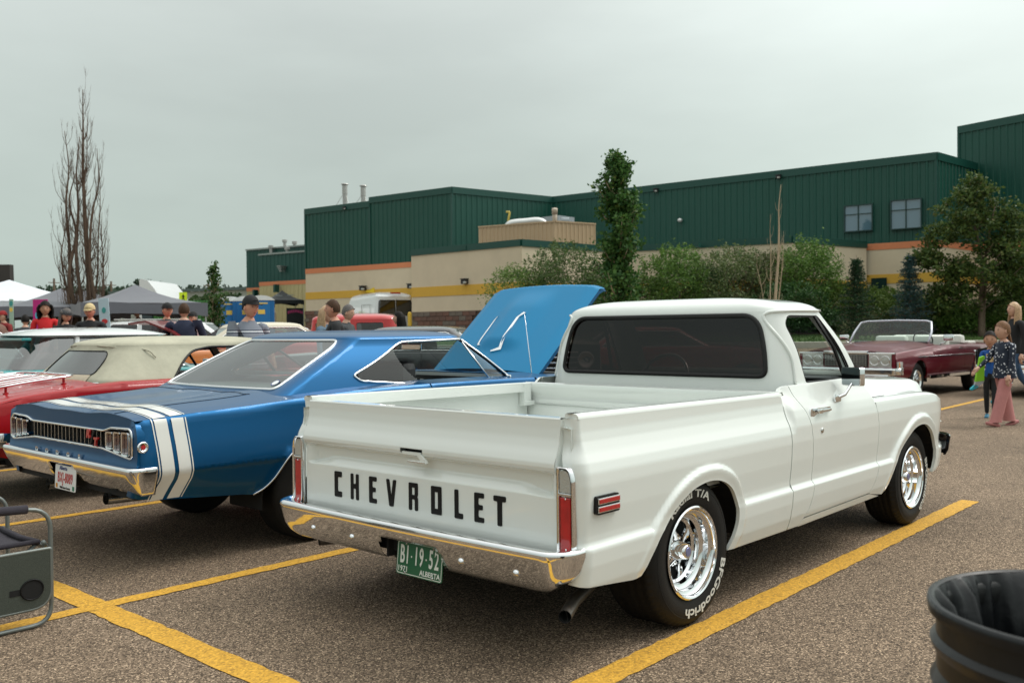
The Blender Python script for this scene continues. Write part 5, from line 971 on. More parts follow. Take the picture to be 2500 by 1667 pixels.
b = MB(); b.add([tuple(v+Vector((0, 0, HA-.12))) for v in (A0, A1, rel(q2(900, 75)), BK[0])], [(0, 1, 2, 3)]); b.add([tuple(v+Vector((0, 0, HB_-.1))) for v in (A1, B1, C1, D1, E1, BK[1], rel(q2(900, 75)))], [tuple(range(7))]); b.add([tuple(v+Vector((0, 0, HT-.1))) for v in (T0, T1, BK[1])], [(0, 1, 2)]); b.build('roof', mat('roof_membrane', (.2, .2, .19), .9), bld)
# cream single-storey wings in front
K = [rel(q2(u, D)) for u, D in ((1007, 41.4), (1274.4, 37.0), (1500, 40.55), (1935, 36.7), (2115.4, 39.4))]; K0 = rel(q2(1009, 47.3)); HC = 4.94
for p, q in zip([K0]+K[:-1], K):
    W(p, q, 3.27, HC-.27, 'wing_stucco', ST, th=.02); W(p, q, HC-.27, HC, 'wing_cap', GC, th=.07); W(p, q, 2.85, 3.27, 'ochre_band', YB, th=.04); W(p, q, 2.19, 2.85, 'wing_stucco', ST, th=.02); W(p, q, GZ, 2.17, 'brick_backing', SPL, th=.0); W(p, q, 2.17, 2.20, 'sill_course', mat('sill_course', (.28, .22, .17), .9) if 'sill_course' not in bpy.data.materials else bpy.data.materials['sill_course'], th=.06)
b = MB(); b.add([tuple(v+Vector((0, 0, HC-.05))) for v in [K0]+K+[rel(q2(2100, 41)), C1, B1]], [tuple(range(9))]); b.build('wing_roof', bpy.data.materials['roof_membrane'], bld)
# brown split-face blocks of the base, laid one by one
BMs = [mat('block_%s' % n, c, .9, var=.18, vscale=9, bump=.6, bscale=25) for n, c in (('brown', (.15, .088, .068)), ('rust', (.18, .095, .07)), ('grey', (.17, .14, .115)))]
bme = []
for m_ in BMs: t_ = MB(); t_.bbox((0, 0, 0), (.385, .07, .185), .012); me = t_.mesh('brick'); me.materials.append(m_); bme.append(me)
rb = random.Random(5)
def blocks(p, q, z0, z1):
    d = q-p; L_ = d.length; d.normalize(); n = Vector((d.y, -d.x, 0)); c = Vector((CAM[0]-BO.x, CAM[1]-BO.y, 0)); n = n if n.dot(c-p) > 0 else -n; rz = math.atan2(d.y, d.x); r = 0; z = z1-.10
    while z > z0:
        a = .2+(.2 if r % 2 else 0)
        while a < L_-.15:
            me = bme[2] if r == 0 and rb.random() < .6 else rb.choice(bme); o = bpy.data.objects.new('brick', me); COL.objects.link(o); o.parent = bld; o.location = p+d*a+n*(.02+rb.uniform(-.006, .008))+Vector((0, 0, z)); o.rotation_euler = (0, 0, rz); a += .4
        z -= .2; r += 1
blocks(K[0], K[0]+(K[1]-K[0])*.62, .9, 2.18); 
W(A0, A0+(A1-A0)*.35, GZ, 2.52, 'brick_backing', SPL, th=.09); pA = A0+(CAM and Vector((0, 0, 0)) if False else Vector((0, 0, 0)))
dA = (A1-A0).normalized(); nA = Vector((dA.y, -dA.x, 0)); nA = nA if nA.dot(Vector((CAM[0]-BO.x, CAM[1]-BO.y, 0))-A0) > 0 else -nA
blocks(A0+nA*.10, A0+nA*.10+dA*1.9, 1.3, 2.50)
# tan screen with ducts and flues on the wing roof
S_ = [rel(q2(u, D)) for u, D in ((1171, 41.8), (1358, 39.9), (1456, 41.0))]
for p, q in zip(S_, S_[1:]): W(p, q, HC-.05, 5.95, 'roof_screen', TN, ribs=.2, dep=.03); W(p, q, 5.93, 5.99, 'screen_cap', TN, th=.05)
SM = mat('silver_duct', (.62, .63, .62), .35, .6)
def rp(u, v, D): p = rel(q2(u, D)); return Vector((p.x, p.y, zat(u, v, D)))
b = MB(); b.tube(catmull([rp(1240, 556, 43), rp(1252, 546, 43), rp(1290, 542, 43), rp(1315, 540, 43), rp(1330, 546, 43), rp(1334, 560, 43)], 4), .17, 12); b.build('air_duct', SM, bld, True)
b = MB(); b.tube([rp(1357, 556, 42), rp(1357, 520, 42)], .11, 12); b.tube([rp(1357, 522, 42), rp(1357, 510, 41.9)], .13, 12); b.build('flue_pipe', mat('flue_tan', (.4, .33, .25), .5), bld, True)
b = MB(); b.tube([rp(1240, 560, 44), rp(1247, 520, 44), rp(1247, 518, 44), rp(1238, 518, 44)], .05, 8); b.build('gas_pipe', mat('pipe_yellow', (.55, .42, .08), .5), bld, True)
b = MB(); b.box(rp(1365, 540, 44), (1.2, 1.0, .35)); b.tube([rp(1370, 540, 43.5), rp(1392, 540, 43.5)], .16, 10); b.build('roof_unit', mat('roof_unit_grey', (.3, .34, .36), .5), bld)
b = MB(); c = rp(1570, 552, 47.4); dn = (D1-C1).normalized(); Rz = math.atan2(dn.y, dn.x); b.box(c, (.9, 1.2, .04), rz=Rz); b.box(c-Vector((0, 0, .75)), (.9, 1.2, .04), rz=Rz); b.build('door_hood', SM, bld)
for u, v, D, Hh in ((846, 449, 53, 0), (891, 453, 52.5, 0)):     # two galvanised stacks with rain caps and guy rods
    p = rp(u, v, D); b = MB(); z0 = HA-.4; b.lathe([(.13, z0), (.13, p.z-.62), (.15, p.z-.60), (.15, p.z-.12), (.135, p.z-.10)], 14, Matrix.Translation((p.x, p.y, 0))); b.lathe([(.22, p.z-.06), (.20, p.z-.02), (0, p.z+.04)], 14, Matrix.Translation((p.x, p.y, 0)))
    for s_ in (-1, 1): b.tube([(p.x, p.y, p.z-.45), (p.x-dn.x*s_*(1.2 if s_ > 0 else .5), p.y-dn.y*s_*(1.2 if s_ > 0 else .5), HA-.1)], .012, 4)
    b.build('roof_stack', M['grey_metal'], bld)
# upper windows (> frame bars, panes)
def window(u0, u1, v0, v1, D):
    p, q = rp(u0, v1, D), rp(u1, v1, D+ (1/(1/37.9-(2288-u1)*6.65e-6)-D)); dn = (D1-C1).normalized(); n = Vector((dn.y, -dn.x, 0)); n = n if n.dot(Vector((CAM[0]-BO.x, CAM[1]-BO.y, 0))-p) > 0 else -n
    t = (q-p).dot(dn); z0, z1 = p.z, zat(u0, v0, D); fr = MB(); f = lambda a, z, o: p+dn*a+n*o+Vector((0, 0, z-p.z))
    def bar(a0, a1, za, zb, dp=.12): fr.box(f((a0+a1)/2, (za+zb)/2, dp/2), (abs(a1-a0), dp, zb-za), rz=math.atan2(dn.y, dn.x))
    e = .045; zm = z0+(z1-z0)*.66
    bar(-e, t+e, z0-e, z0); bar(-e, t+e, z1, z1+e); bar(-e, 0, z0, z1); bar(t, t+e, z0, z1); bar(t/2-.02, t/2+.02, z0, z1, .10); bar(0, t, zm-.015, zm+.015, .10)
    o = fr.build('window', mat('window_frame_dark', (.01, .045, .04), .4) if 'window_frame_dark' not in bpy.data.materials else bpy.data.materials['window_frame_dark'], bld)
    for a0, a1 in ((0, t/2-.02), (t/2+.02, t)):
        for za, zb in ((z0, zm-.015), (zm+.015, z1)):
            pb = MB(); pb.add([tuple(f(a, z, .055)) for a, z in ((a0, za), (a1, za), (a1, zb), (a0, zb))], [(0, 1, 2, 3)]); pb.build('pane', mat('blue_window_glass', (.10, .18, .24), .04, coat=1, spec=1) if 'blue_window_glass' not in bpy.data.materials else bpy.data.materials['blue_window_glass'], o)
Dm = lambda u: 1/(1/37.9-(2288-u)*6.65e-6)
window(2066, 2132, 506, 566, Dm(2066)-.05); window(2179, 2251, 493, 560, Dm(2179)-.05)
p = rel(q2(2128, Dm(2128)-.12)); q = rel(q2(2166, Dm(2166)-.12)); W(p, q, GZ, 3.40, 'door_opening', mat('dark_glazing', (.01, .03, .03), .15), th=.03)
LB_ = mat('wall_lamp_black', (.02, .02, .02), .4)
def lamp(u, v, D, s=1.0):
    p = rp(u, v, D); b = MB(); b.bbox((p.x, p.y, p.z), (.30*s, .26*s, .22*s), .03, rz=Rz); b.bbox((p.x, p.y, p.z+.12*s), (.34*s, .32*s, .04*s), .01, rz=Rz); o = b.build('wall_lamp', LB_, bld)
    d2 = Vector((CAM[0]-BO.x-p.x, CAM[1]-BO.y-p.y, 0)).normalized()*.14*s; b = MB(); b.bbox((p.x+d2.x, p.y+d2.y, p.z-.04), (.16*s, .10*s, .10*s), .02, rz=Rz); b.build('lamp_lens', M['clear_lens'], o)
lamp(887, 704, 49.2); lamp(1004.5, 699, 46.9); lamp(1136, 687.5, 39.0, .9); lamp(845, 509, 50.2, .6); lamp(1604, 466, Dm(1604)-.15, .7); lamp(1903, 433, Dm(1903)-.15, .7)
MB().lathe([(0, .12), (.10, .08), (.13, 0), (.10, -.06), (0, -.08)], 12, Matrix.Translation(rp(1662, 539, Dm(1662)-.2))).build('siren_horn', SM, bld, True)
for u, v, D in ((1135, 606, 39.2), (1701, 598.5, 38.3)): p = rp(u, v, D-.1); b = MB(); b.box(p, (.32, .12, .18), rz=Rz); b.build('scupper', GC, bld)
b = MB(); pp = rp(791, 736, 51.4); b.box(pp, (.34, .03, .42), rz=math.atan2(dA.y, dA.x)); b.build('wall_notice', mat('notice_red', (.35, .12, .12), .6), bld)
b = MB(); p1, p2 = rp(892, 713, 48.6), rp(914, 702, 48.4); b.add([tuple(p1), tuple(rp(915, 714, 48.4)), tuple(p2), tuple(rp(897, 709, 48.5))], [(0, 1, 2, 3)]); o_ = b.build('yellow_fin', mat('fin_yellow', (.75, .52, .02), .6), bld); md = o_.modifiers.new('thick', 'SOLIDIFY'); md.thickness = .08
# smaller green shed beyond
sh = empty('storage_shed', q2(680, 70), 0, 'smaller green and cream ribbed shed left of the works building', 'building'); SO = sh.location.copy()
def srel(u, D): p = q2(u, D); return Vector((p.x-SO.x, p.y-SO.y, 0))
def SW2(p, q, z0, z1, name, m, ribs=0, th=0): 
    d = (q-p).normalized(); n = Vector((d.y, -d.x, 0)); n = n if n.dot(Vector((CAM[0]-SO.x, CAM[1]-SO.y, 0))-p) > 0 else -n; return _wall(p, q, n, z0, z1, name, m, ribs=ribs, th=th, parent=sh)
YS = siding_mat('pale_yellow_siding', (.50, .43, .22)); GS2 = siding_mat('shed_green', (.008, .07, .055))
for (u0, D0, u1, D1_, h, gb, ob) in ((604, 75, 770, 70.8, 7.86, 4.9, 4.62), (635, 68, 770, 64.7, 6.9, 4.98, 4.70)):
    p, q = srel(u0, D0), srel(u1, D1_); SW2(p, q, gb, h, 'siding', GS2, ribs=.4); SW2(p, q, h, h+.12, 'gutter', mat('gutter_grey', (.28, .33, .31), .5), th=.1); SW2(p, q, ob, gb, 'terracotta_band', OR_, th=.03); SW2(p, q, .3, ob, 'lower_siding', YS, ribs=.4)
    SW2(p, srel(u0+2, D0+14), .3, h, 'end_wall', GS2)
b = MB(); b.add([(*srel(u, D).xy, z) for u, D, z in ((604, 75, 7.9), (770, 70.8, 7.9), (770, 85, 7.9), (610, 89, 7.9))], [(0, 1, 2, 3)]); b.build('roof', bpy.data.materials['roof_membrane'], sh)
for u, v0, v1, D in ((664, 624, 606, 73), (704, 620, 610, 67), (698, 602, 592, 74), (722, 602, 596, 74)):
    b = MB(); p = srel(u, D); b.tube([(p.x, p.y, zat(u, v0, D)), (p.x, p.y, zat(u, v1, D))], .12, 8); b.lathe([(.2, zat(u, v1, D)), (.2, zat(u, v1, D)+.2), (0, zat(u, v1, D)+.25)], 8, Matrix.Translation((p.x, p.y, 0))); b.build('roof_vent', M['grey_metal'], sh)
for u, v, D in ((624.5, 716, 74), (676, 704, 66.4)): b = MB(); p = srel(u, D); b.box((p.x, p.y, zat(u, v, D)), (.35, .25, .55)); b.build('wall_vent', GC, sh)
b = MB(); p = srel(690, 66.2); 
for k in range(4): b.box((p.x, p.y, zat(690, 650+4*k, 66.2)), (.5-.08*k, .5-.08*k, .05))
b.build('louvre', M['grey_metal'], sh)
# long low warehouse on the horizon and dark building at the left edge
w0, w1 = q2(270, 128), q2(612, 118); wh = empty('warehouse', w0, 0, 'long low grey warehouse far behind the tents', 'building'); d = (w1-w0); n = Vector((d.y, -d.x, 0)).normalized(); n = n if n.dot(Vector((CAM[0], CAM[1], 0))-w0) > 0 else -n
_wall(Vector((0, 0, 0)), d, n, .5, zat(500, 712, 122), 'wall', mat('warehouse_grey', (.33, .36, .31), .8, var=.05), ribs=1.2, parent=wh); _wall(Vector((0, 0, 0)), d, n, zat(500, 711.5, 122), zat(500, 705, 122), 'roof_edge', mat('roof_edge_dark', (.09, .13, .12), .6), th=.3, parent=wh)
b = MB(); b.add([(0, 0, 7), (d.x, d.y, 7), (d.x-n.x*20, d.y-n.y*20, 8), (-n.x*20, -n.y*20, 8)], [(0, 1, 2, 3)]); b.build('roof', mat('warehouse_roof', (.35, .38, .36), .6), wh)
p = q2(-60, 60); dk = empty('office_block', p, 0, 'dark brown block with a grey panel at the far left edge', 'building'); Q = q2(35, 60)-p; n = Vector((Q.y, -Q.x, 0)).normalized(); n = n if n.dot(Vector((CAM[0], CAM[1], 0))-p) > 0 else -n
_wall(Vector((0, 0, 0)), Q, n, .3, zat(20, 647, 60), 'wall', mat('dark_brown_cladding', (.035, .03, .028), .6), th=.4, parent=dk); _wall(Vector((0, 0, 0)), Q*.68, n, .3, zat(10, 665, 60), 'grey_panel', mat('grey_panel', (.2, .19, .16), .8), th=.5, parent=dk); _wall(Q, q2(36, 76)-p, Vector((Q.normalized())), .3, zat(20, 647, 60), 'end_wall', bpy.data.materials['dark_brown_cladding'], th=.02, parent=dk)
# ================================================================== trees, shrubs, spruces
def leafmat(name, c1, c2, c3=None):
    m = mat(name, c1, .55); nt = m.node_tree; b = nt.nodes['Principled BSDF']; g = nt.nodes.new('ShaderNodeNewGeometry'); r = nt.nodes.new('ShaderNodeValToRGB'); nt.links.new(g.outputs['Random Per Island'], r.inputs[0])
    cr = r.color_ramp; cr.elements[0].color = (*c1, 1); cr.elements[1].color = (*c2, 1)
    if c3: e = cr.elements.new(.93); e.color = (*c2, 1); cr.elements[-1].color = (*c3, 1); cr.elements[-1].position = 1
    nt.links.new(r.outputs[0], b.inputs['Base Color']); b.inputs['Specular IOR Level'].default_value = .25
    tr = nt.nodes.new('ShaderNodeBsdfTranslucent'); nt.links.new(r.outputs[0], tr.inputs[0]); mx = nt.nodes.new('ShaderNodeMixShader'); mx.inputs[0].default_value = .28; o = nt.nodes['Material Output']
    nt.links.new(b.outputs[0], mx.inputs[1]); nt.links.new(tr.outputs[0], mx.inputs[2]); nt.links.new(mx.outputs[0], o.inputs[0]); return m
BK_ = mat('bark', (.14, .10, .07), .9, var=.25, vscale=12); BKL = mat('pale_bark', (.42, .33, .22), .85, var=.15, vscale=10)
def fast_mesh(name, V, F, m, parent):
    me = bpy.data.meshes.new(name); k = F.shape[1]; me.vertices.add(len(V)); me.vertices.foreach_set('co', V.astype(np.float32).ravel()); me.loops.add(F.size); me.loops.foreach_set('vertex_index', F.astype(np.int32).ravel())
    me.polygons.add(len(F)); me.polygons.foreach_set('loop_start', np.arange(0, F.size, k, dtype=np.int32)); me.polygons.foreach_set('loop_total', np.full(len(F), k, np.int32)); me.update(calc_edges=True); return link(name, me, m, parent, False)
def leaves(name, P, size, m, parent, rs, asp=.55, up=None):
    n = len(P); a = rs.normal(size=(n, 3)); a[:, 2] *= .7
    if up is not None: a = a*.6+up
    a /= np.linalg.norm(a, axis=1)[:, None]; b = np.cross(a, rs.normal(size=(n, 3))); b /= np.linalg.norm(b, axis=1)[:, None]; s = size*rs.uniform(.6, 1.3, (n, 1))
    V = np.stack([P-a*s*.1, P+a*s*.45+b*s*asp*.5, P+a*s, P+a*s*.45-b*s*asp*.5], 1).reshape(-1, 3); F = np.arange(4*n).reshape(n, 4); o = fast_mesh(name, V, F, m, parent); return o
def limbs(root, h, w, n, rs, r0, m, name='trunk', spread=.5, stems=1):
    b = MB(); tips = []
    for s in range(stems):
        a0 = rs.uniform(0, 2*PI); off = 0 if stems == 1 else rs.uniform(.05, .25)*w*.3; p0 = Vector((math.cos(a0)*off*.4, math.sin(a0)*off*.4, -.1)); p1 = Vector((math.cos(a0)*off*1.6, math.sin(a0)*off*1.6, h*.6)); pts = [p0, p0.lerp(p1, .35)+Vector(rs.normal(size=3))*.04, p0.lerp(p1, .7)+Vector(rs.normal(size=3))*.06, p1, p1+Vector((rs.normal()*.1*w, rs.normal()*.1*w, h*.3))]; b.tube(catmull(pts, 3), [r0*(1-.85*i/12) for i in range(13)], 7)
        for k in range(n):
            t = rs.uniform(.25, .95); q = Vector(catmull(pts, 6)[int(t*23)]); a = rs.uniform(0, 2*PI); l = w*spread*rs.uniform(.5, 1)*(1.1-t*.6); e = q+Vector((math.cos(a)*l, math.sin(a)*l, l*rs.uniform(.3, 1.1))); mid = q.lerp(e, .5)+Vector((0, 0, -.05*l)); b.tube([q, mid, e], [r0*.38*(1-t*.6), r0*.22*(1-t*.5), r0*.08], 5); tips.append(e)
    b.build(name, m, root, True); return tips
def crown_pts(rs, n_cl, per, cen, rad, clr, shape=None):
    C_ = []
    while len(C_) < n_cl:
        d = rs.normal(size=3); d /= np.linalg.norm(d); r = rs.uniform(.35, 1)**.6; p = d*r
        if shape is None or shape(p): C_.append(cen+p*rad)
    C_ = np.array(C_); k = np.repeat(np.arange(n_cl), per); P = C_[k]+rs.normal(size=(n_cl*per, 3))*np.array(clr)*rs.uniform(.5, 1.2, (n_cl, 1))[k]; return P
def shrub(u, D, v_top, wpx, label, cols, group='shrubs in the planting bed', seed=0, leaf=.10, n_cl=60, per=90, spiky=True, name='shrub', cat='shrub', dep=None, base=None):
    D += 2.6; rs = np.random.default_rng(seed); p = at(u, D); p.z = base if base is not None else vz(D); h = zat(u, v_top, D)-p.z; w_ = wpx*1.14*D/FPX; root = empty(name, p, 0, label, cat, group); dep = dep or w_*.8
    limbs(root, h*.8, w_, 5, rs, .05, BK_, 'stem', .5, stems=4)
    P = crown_pts(rs, n_cl, per, np.array([0, 0, h*.50]), np.array([w_*.44, dep*.44, h*.46]), (.05*w_+.05, .05*w_+.05, .07*h)); P = P[P[:, 2] > .0]
    if spiky:                         # upright shoots breaking the outline
        n_t = 60; a = rs.uniform(0, 2*PI, n_t); r = rs.uniform(0, .95, n_t)**.5; bx = np.c_[np.cos(a)*r*w_*.46, np.sin(a)*r*dep*.46, h*(.50+.40*np.sqrt(np.clip(1-r*r, 0, 1)))]; L_ = rs.uniform(.06, .16, n_t)*h; t = rs.uniform(0, 1, (n_t, 24)); d = np.c_[np.cos(a)*r*.5+rs.normal(size=n_t)*.15, np.sin(a)*r*.5, np.ones(n_t)]
        Q = (bx[:, None, :]+d[:, None, :]*(L_[:, None]*t)[:, :, None]+rs.normal(size=(n_t, 24, 3))*.03).reshape(-1, 3); P = np.vstack([P, Q])
    leaves('crown', P, leaf, leafmat('leaves_%s' % root.name, *cols), root, rs, .5); return root
G1c = ((.055, .12, .025), (.17, .29, .06)); G2c = ((.07, .14, .035), (.20, .30, .07)); G3c = ((.045, .065, .03), (.12, .14, .06)); DK = ((.02, .065, .02), (.06, .13, .035))
shrub(1262, 32.5, 648, 150, 'low pale green shrub at the left end of the shrub row', G2c, seed=1, leaf=.085)
shrub(1375, 33, 596, 235, 'round green willow shrub with brown inner twigs behind the raised blue hood', ((.05, .085, .03), (.13, .20, .06), (.20, .15, .10)), seed=2, n_cl=110, per=100)
shrub(1485, 34.5, 640, 130, 'brownish shrub between the blue hood and the columnar tree', ((.05, .05, .03), (.11, .11, .06), (.15, .11, .08)), seed=3)
shrub(1648, 33, 598, 175, 'tall dark green shrub right of the columnar tree', G1c, seed=4, n_cl=90, per=100)
shrub(1580, 32.2, 668, 170, 'bright green low shrub at the foot of the columnar tree', ((.04, .085, .015), (.12, .19, .04)), seed=5)
shrub(1790, 33.4, 602, 210, 'loose grey-green shrub with reddish twigs over the pickup roof', ((.07, .11, .04), (.17, .22, .08), (.20, .13, .10)), seed=6, n_cl=90, per=100)
shrub(1885, 34, 610, 150, 'twiggy shrub behind the thin pale birch', ((.07, .09, .04), (.15, .18, .07), (.20, .15, .12)), seed=7, n_cl=70)
shrub(1975, 33.2, 583, 175, 'tall upright green shrub above the pickup door window', G1c, seed=8, n_cl=110, per=110)
shrub(1925, 31.9, 690, 200, 'dark shrub low behind the pickup roof', DK, seed=9, n_cl=70)
shrub(2045, 33.5, 690, 160, 'bright yellow-green shrub beside the small spruce', ((.05, .10, .015), (.15, .22, .04)), seed=10)
shrub(2160, 34, 700, 190, 'yellow-green shrub between the two spruces', ((.05, .10, .015), (.14, .21, .04)), seed=11)
shrub(2095, 31.9, 778, 90, 'variegated cream and green bush on the lawn edge', ((.12, .15, .06), (.34, .38, .20)), seed=12, leaf=.07, n_cl=40, spiky=False)
shrub(2180, 32.3, 752, 190, 'red-flecked green shrub behind the maroon convertible', ((.03, .06, .018), (.08, .12, .03), (.22, .06, .05)), seed=13, n_cl=70, spiky=False)
shrub(2270, 32.6, 738, 150, 'cream-flowering shrub behind the convertible windscreen', ((.06, .09, .03), (.16, .20, .08), (.42, .42, .28)), seed=14, n_cl=60, spiky=False)
shrub(2330, 32.0, 748, 200, 'dense mid-green shrub left of the tree trunks', G1c, seed=15, n_cl=90, spiky=False)
shrub(2450, 32.2, 742, 190, 'dense green shrub behind the blond woman', G1c, seed=16, n_cl=90, spiky=False)
shrub(2500, 33.0, 628, 130, 'bright green shrub tree at the right edge of the lawn', ((.03, .10, .015), (.09, .22, .03)), seed=17, n_cl=90, per=100)
shrub(2000, 32.6, 742, 150, 'dark evergreen shrub low beside the door window', DK, seed=18, n_cl=70, spiky=False)
shrub(2210, 35.5, 715, 260, 'green hedge mass behind the blue spruce', G1c, seed=19, n_cl=100, per=90)
shrub(1700, 35, 640, 260, 'dark shrub mass at the back of the row', DK, seed=20, n_cl=100)
# columnar aspen
def columnar(u, D, v_top, wpx, label, seed, cols, nl, leaf=.11, name='columnar_tree', base=None, vb=None, group='columnar trees'):
    rs = np.random.default_rng(seed); p = at(u, D); p.z = vz(D) if base is None else base; h = zat(u, v_top, D)-p.z; w_ = wpx*D/FPX; root = empty(name, p, 0, label, 'tree', group)
    b = MB(); b.tube(catmull([(0, 0, -.1), (.04, 0, h*.3), (-.03, .03, h*.65), (.05, 0, h*.98)], 5), [.075*w_*(1-.9*i/15)+.008 for i in range(16)], 7)
    tw = []
    for k in range(90):
        t = rs.uniform(.10, .93); a = rs.uniform(0, 2*PI); l = h*rs.uniform(.08, .20)*(1.05-.55*t); o = w_*.50*rs.uniform(.25, 1)*float(np.interp(t, [0, .15, .35, .6, .75, .88, 1], [.6, 1, .95, 1.12, .75, .40, .1]))*rs.uniform(.8, 1.15); q0 = np.array([0, 0, h*t]); q1 = q0+np.array([math.cos(a)*o, math.sin(a)*o, l]); tw.append((q0, q1)); b.tube([tuple(q0), tuple((q0+q1)/2+np.array([math.cos(a), math.sin(a), -.3])*o*.15), tuple(q1)], [.018*w_, .012*w_, .004], 4)
    b.build('trunk', BKL, root, True); P = []
    for q0, q1 in tw:
        n = int(nl/90); t = rs.uniform(.25, 1.05, (n, 1)); P.append(q0+(q1-q0)*t+rs.normal(size=(n, 3))*(.062*w_+.03)*(1.35-.8*q0[2]/h))
    leaves('crown', np.vstack(P), leaf, leafmat('leaves_%s' % root.name, *cols), root, rs, .9); return root
columnar(1512, 31.3, 372, 132, 'tall columnar aspen with glossy leaves rising above the blue hood', 31, ((.025, .08, .02), (.085, .18, .04), (.18, .22, .05)), 12000, leaf=.12)
columnar(523, 30, 645, 62, 'young slim leafy tree in front of the blue toilets', 32, ((.02, .06, .015), (.07, .14, .03)), 1500, leaf=.10, base=.5)
# broad tree at the right
rs = np.random.default_rng(41); p = at(2395, 33.2); p.z = vz(33.2); rt = empty('broadleaf_tree', p, 0, 'broad two-stemmed tree with dull green leaves at the right', 'tree', None); H_ = zat(2395, 435, 33.2)-p.z
limbs(rt, H_*.9, 3.2, 14, rs, .11, BK_, 'trunk', .5, stems=2)
CL = [(-.2, .0, .93, .7, .42), (-.55, .1, .80, 1.0, .55), (.35, -.1, .78, .9, .5), (-1.1, 0, .63, 1.0, .45), (0, .3, .64, 1.4, .7), (1.1, 0, .72, .9, .5), (1.25, .2, .55, 1.1, .5), (-1.3, -.2, .42, .9, .38), (-.4, -.3, .42, 1.3, .5), (.8, 0, .38, 1.2, .5), (-1.9, 0, .50, .5, .22), (1.7, .1, .30, .9, .4), (-.9, .2, .28, .9, .35), (0, .4, .24, 1.3, .5), (1.2, .3, .18, 1.0, .4), (-1.6, .2, .20, .8, .35), (.5, -.5, .50, 1.2, .5)]
PP = []
for x, y, z, r1, r2 in CL:
    lat = np.array([R_[0], R_[1]]); c = np.array([*(lat*x), H_*z])+np.array([0, y, 0]); PP.append(crown_pts(rs, 20, 70, c, np.array([r1*.9, r1*.9, r2*1.0]), (.17, .17, .13)))
leaves('crown', np.vstack(PP), .125, leafmat('broadleaf', (.032, .072, .018), (.11, .155, .035), (.17, .14, .06)), rt, rs, .6)
# spruces
def spruce(u, D, v_top, wpx, label, cols, seed, base=None, group='spruces', nw=26, name='spruce_tree'):
    rs = np.random.default_rng(seed); p = at(u, D); p.z = vz(D) if base is None else base; h = zat(u, v_top, D)-p.z; w_ = wpx*D/FPX; root = empty(name, p, 0, label, 'tree', group); b = MB(); b.tube([(0, 0, -.1), (0, 0, h*.5), (0, 0, h)], [.03*w_+.02, .02*w_+.01, .004], 6); P = []; Up = []
    for k in range(nw):
        t = .05+.90*(k/nw)**.95+(0 if k % 2 else .012); l = w_*.58*(1-t)**.85*rs.uniform(.75, 1.2)+.03
        for j in range(9):
            a = 2*PI*j/9+k*.7+rs.uniform(-.2, .2); e = np.array([math.cos(a)*l, math.sin(a)*l, h*t+l*rs.uniform(-.05, .22)]); q = np.array([0, 0, h*t]); b.tube([tuple(q), tuple(e)], [.008, .003], 3, cap=False); s = rs.uniform(.12, 1, (26, 1)); P.append(q+(e-q)*s+rs.normal(size=(26, 3))*.022*w_)
    b.build('trunk', BK_, root, True); leaves('crown', np.vstack(P), .075*w_*.75+.02, leafmat('needles_%s' % root.name, *cols), root, rs, .28); return root
spruce(2092, 32.6, 622, 105, 'small green spruce with a long bare leader left of the doorway', ((.010, .035, .014), (.03, .075, .03)), 51)
spruce(2222, 33.2, 612, 105, 'small blue-green spruce right of the doorway', ((.02, .055, .055), (.06, .12, .115)), 52)
# thin bare birch in front of the shrubs and the tall leafless poplar at the left
def bare(u, D, v_top, wpx, label, seed, stems, m, base, r0, nb, tw, name='bare_tree'):
    rs = np.random.default_rng(seed); p = at(u, D); p.z = base; h = zat(u, v_top, D)-base; w_ = wpx*D/FPX; root = empty(name, p, 0, label, 'tree', None); lat = Vector((R_[0], R_[1], 0)); dpt = Vector((F_[0], F_[1], 0)); b = MB(); b2 = MB()
    def P3(x, z, d=0): return lat*x+dpt*d+Vector((0, 0, z))
    for x0, x1, zt, th in stems:
        pts = [P3(x0*.3, -.1), P3(x0, h*.10*zt, rs.normal()*.1)]+[P3(x0+(x1-x0)*t**.8+rs.normal()*.035*w_, h*zt*t, rs.normal()*.08*w_) for t in (.3, .5, .7, .85)]+[P3(x1, h*zt, rs.normal()*.1)]; C_ = [Vector(c) for c in catmull(pts, 5)]; n = len(C_); b.tube(C_, [r0*th*(1-.93*i/n) for i in range(n)], 6)
        for k in range(int(nb*zt)):
            t = rs.uniform(.08, .97); q = C_[int(t*(n-1))]; s_ = rs.choice([-1, 1]); l = h*rs.uniform(.07, .17)*(1.15-.6*t); o = l*rs.uniform(.12, .34)*s_; od = l*rs.normal()*.15
            e = q+lat*o+dpt*od+Vector((0, 0, l)); mid = q+lat*o*.75+dpt*od*.6+Vector((0, 0, l*.38)); r_ = r0*.20*(1-t*.7); b.tube(catmull([q, mid, e+lat*rs.normal()*.03], 3), [r_, r_*.9, r_*.8, r_*.7, r_*.5, r_*.35, r_*.2], 4, cap=False)
            for j in range(tw):
                f = rs.uniform(.2, 1); g_ = q.lerp(mid, f) if rs.random() < .4 else mid.lerp(e, f); l2 = l*rs.uniform(.15, .4); b2.tube([g_, g_+lat*l2*rs.uniform(-.35, .35)+dpt*l2*rs.normal()*.2+Vector((0, 0, l2))], [r0*.035, r0*.012], 3, cap=False)
    b.build('trunk', m, root, True); b2.build('twigs', m, root, True); return root
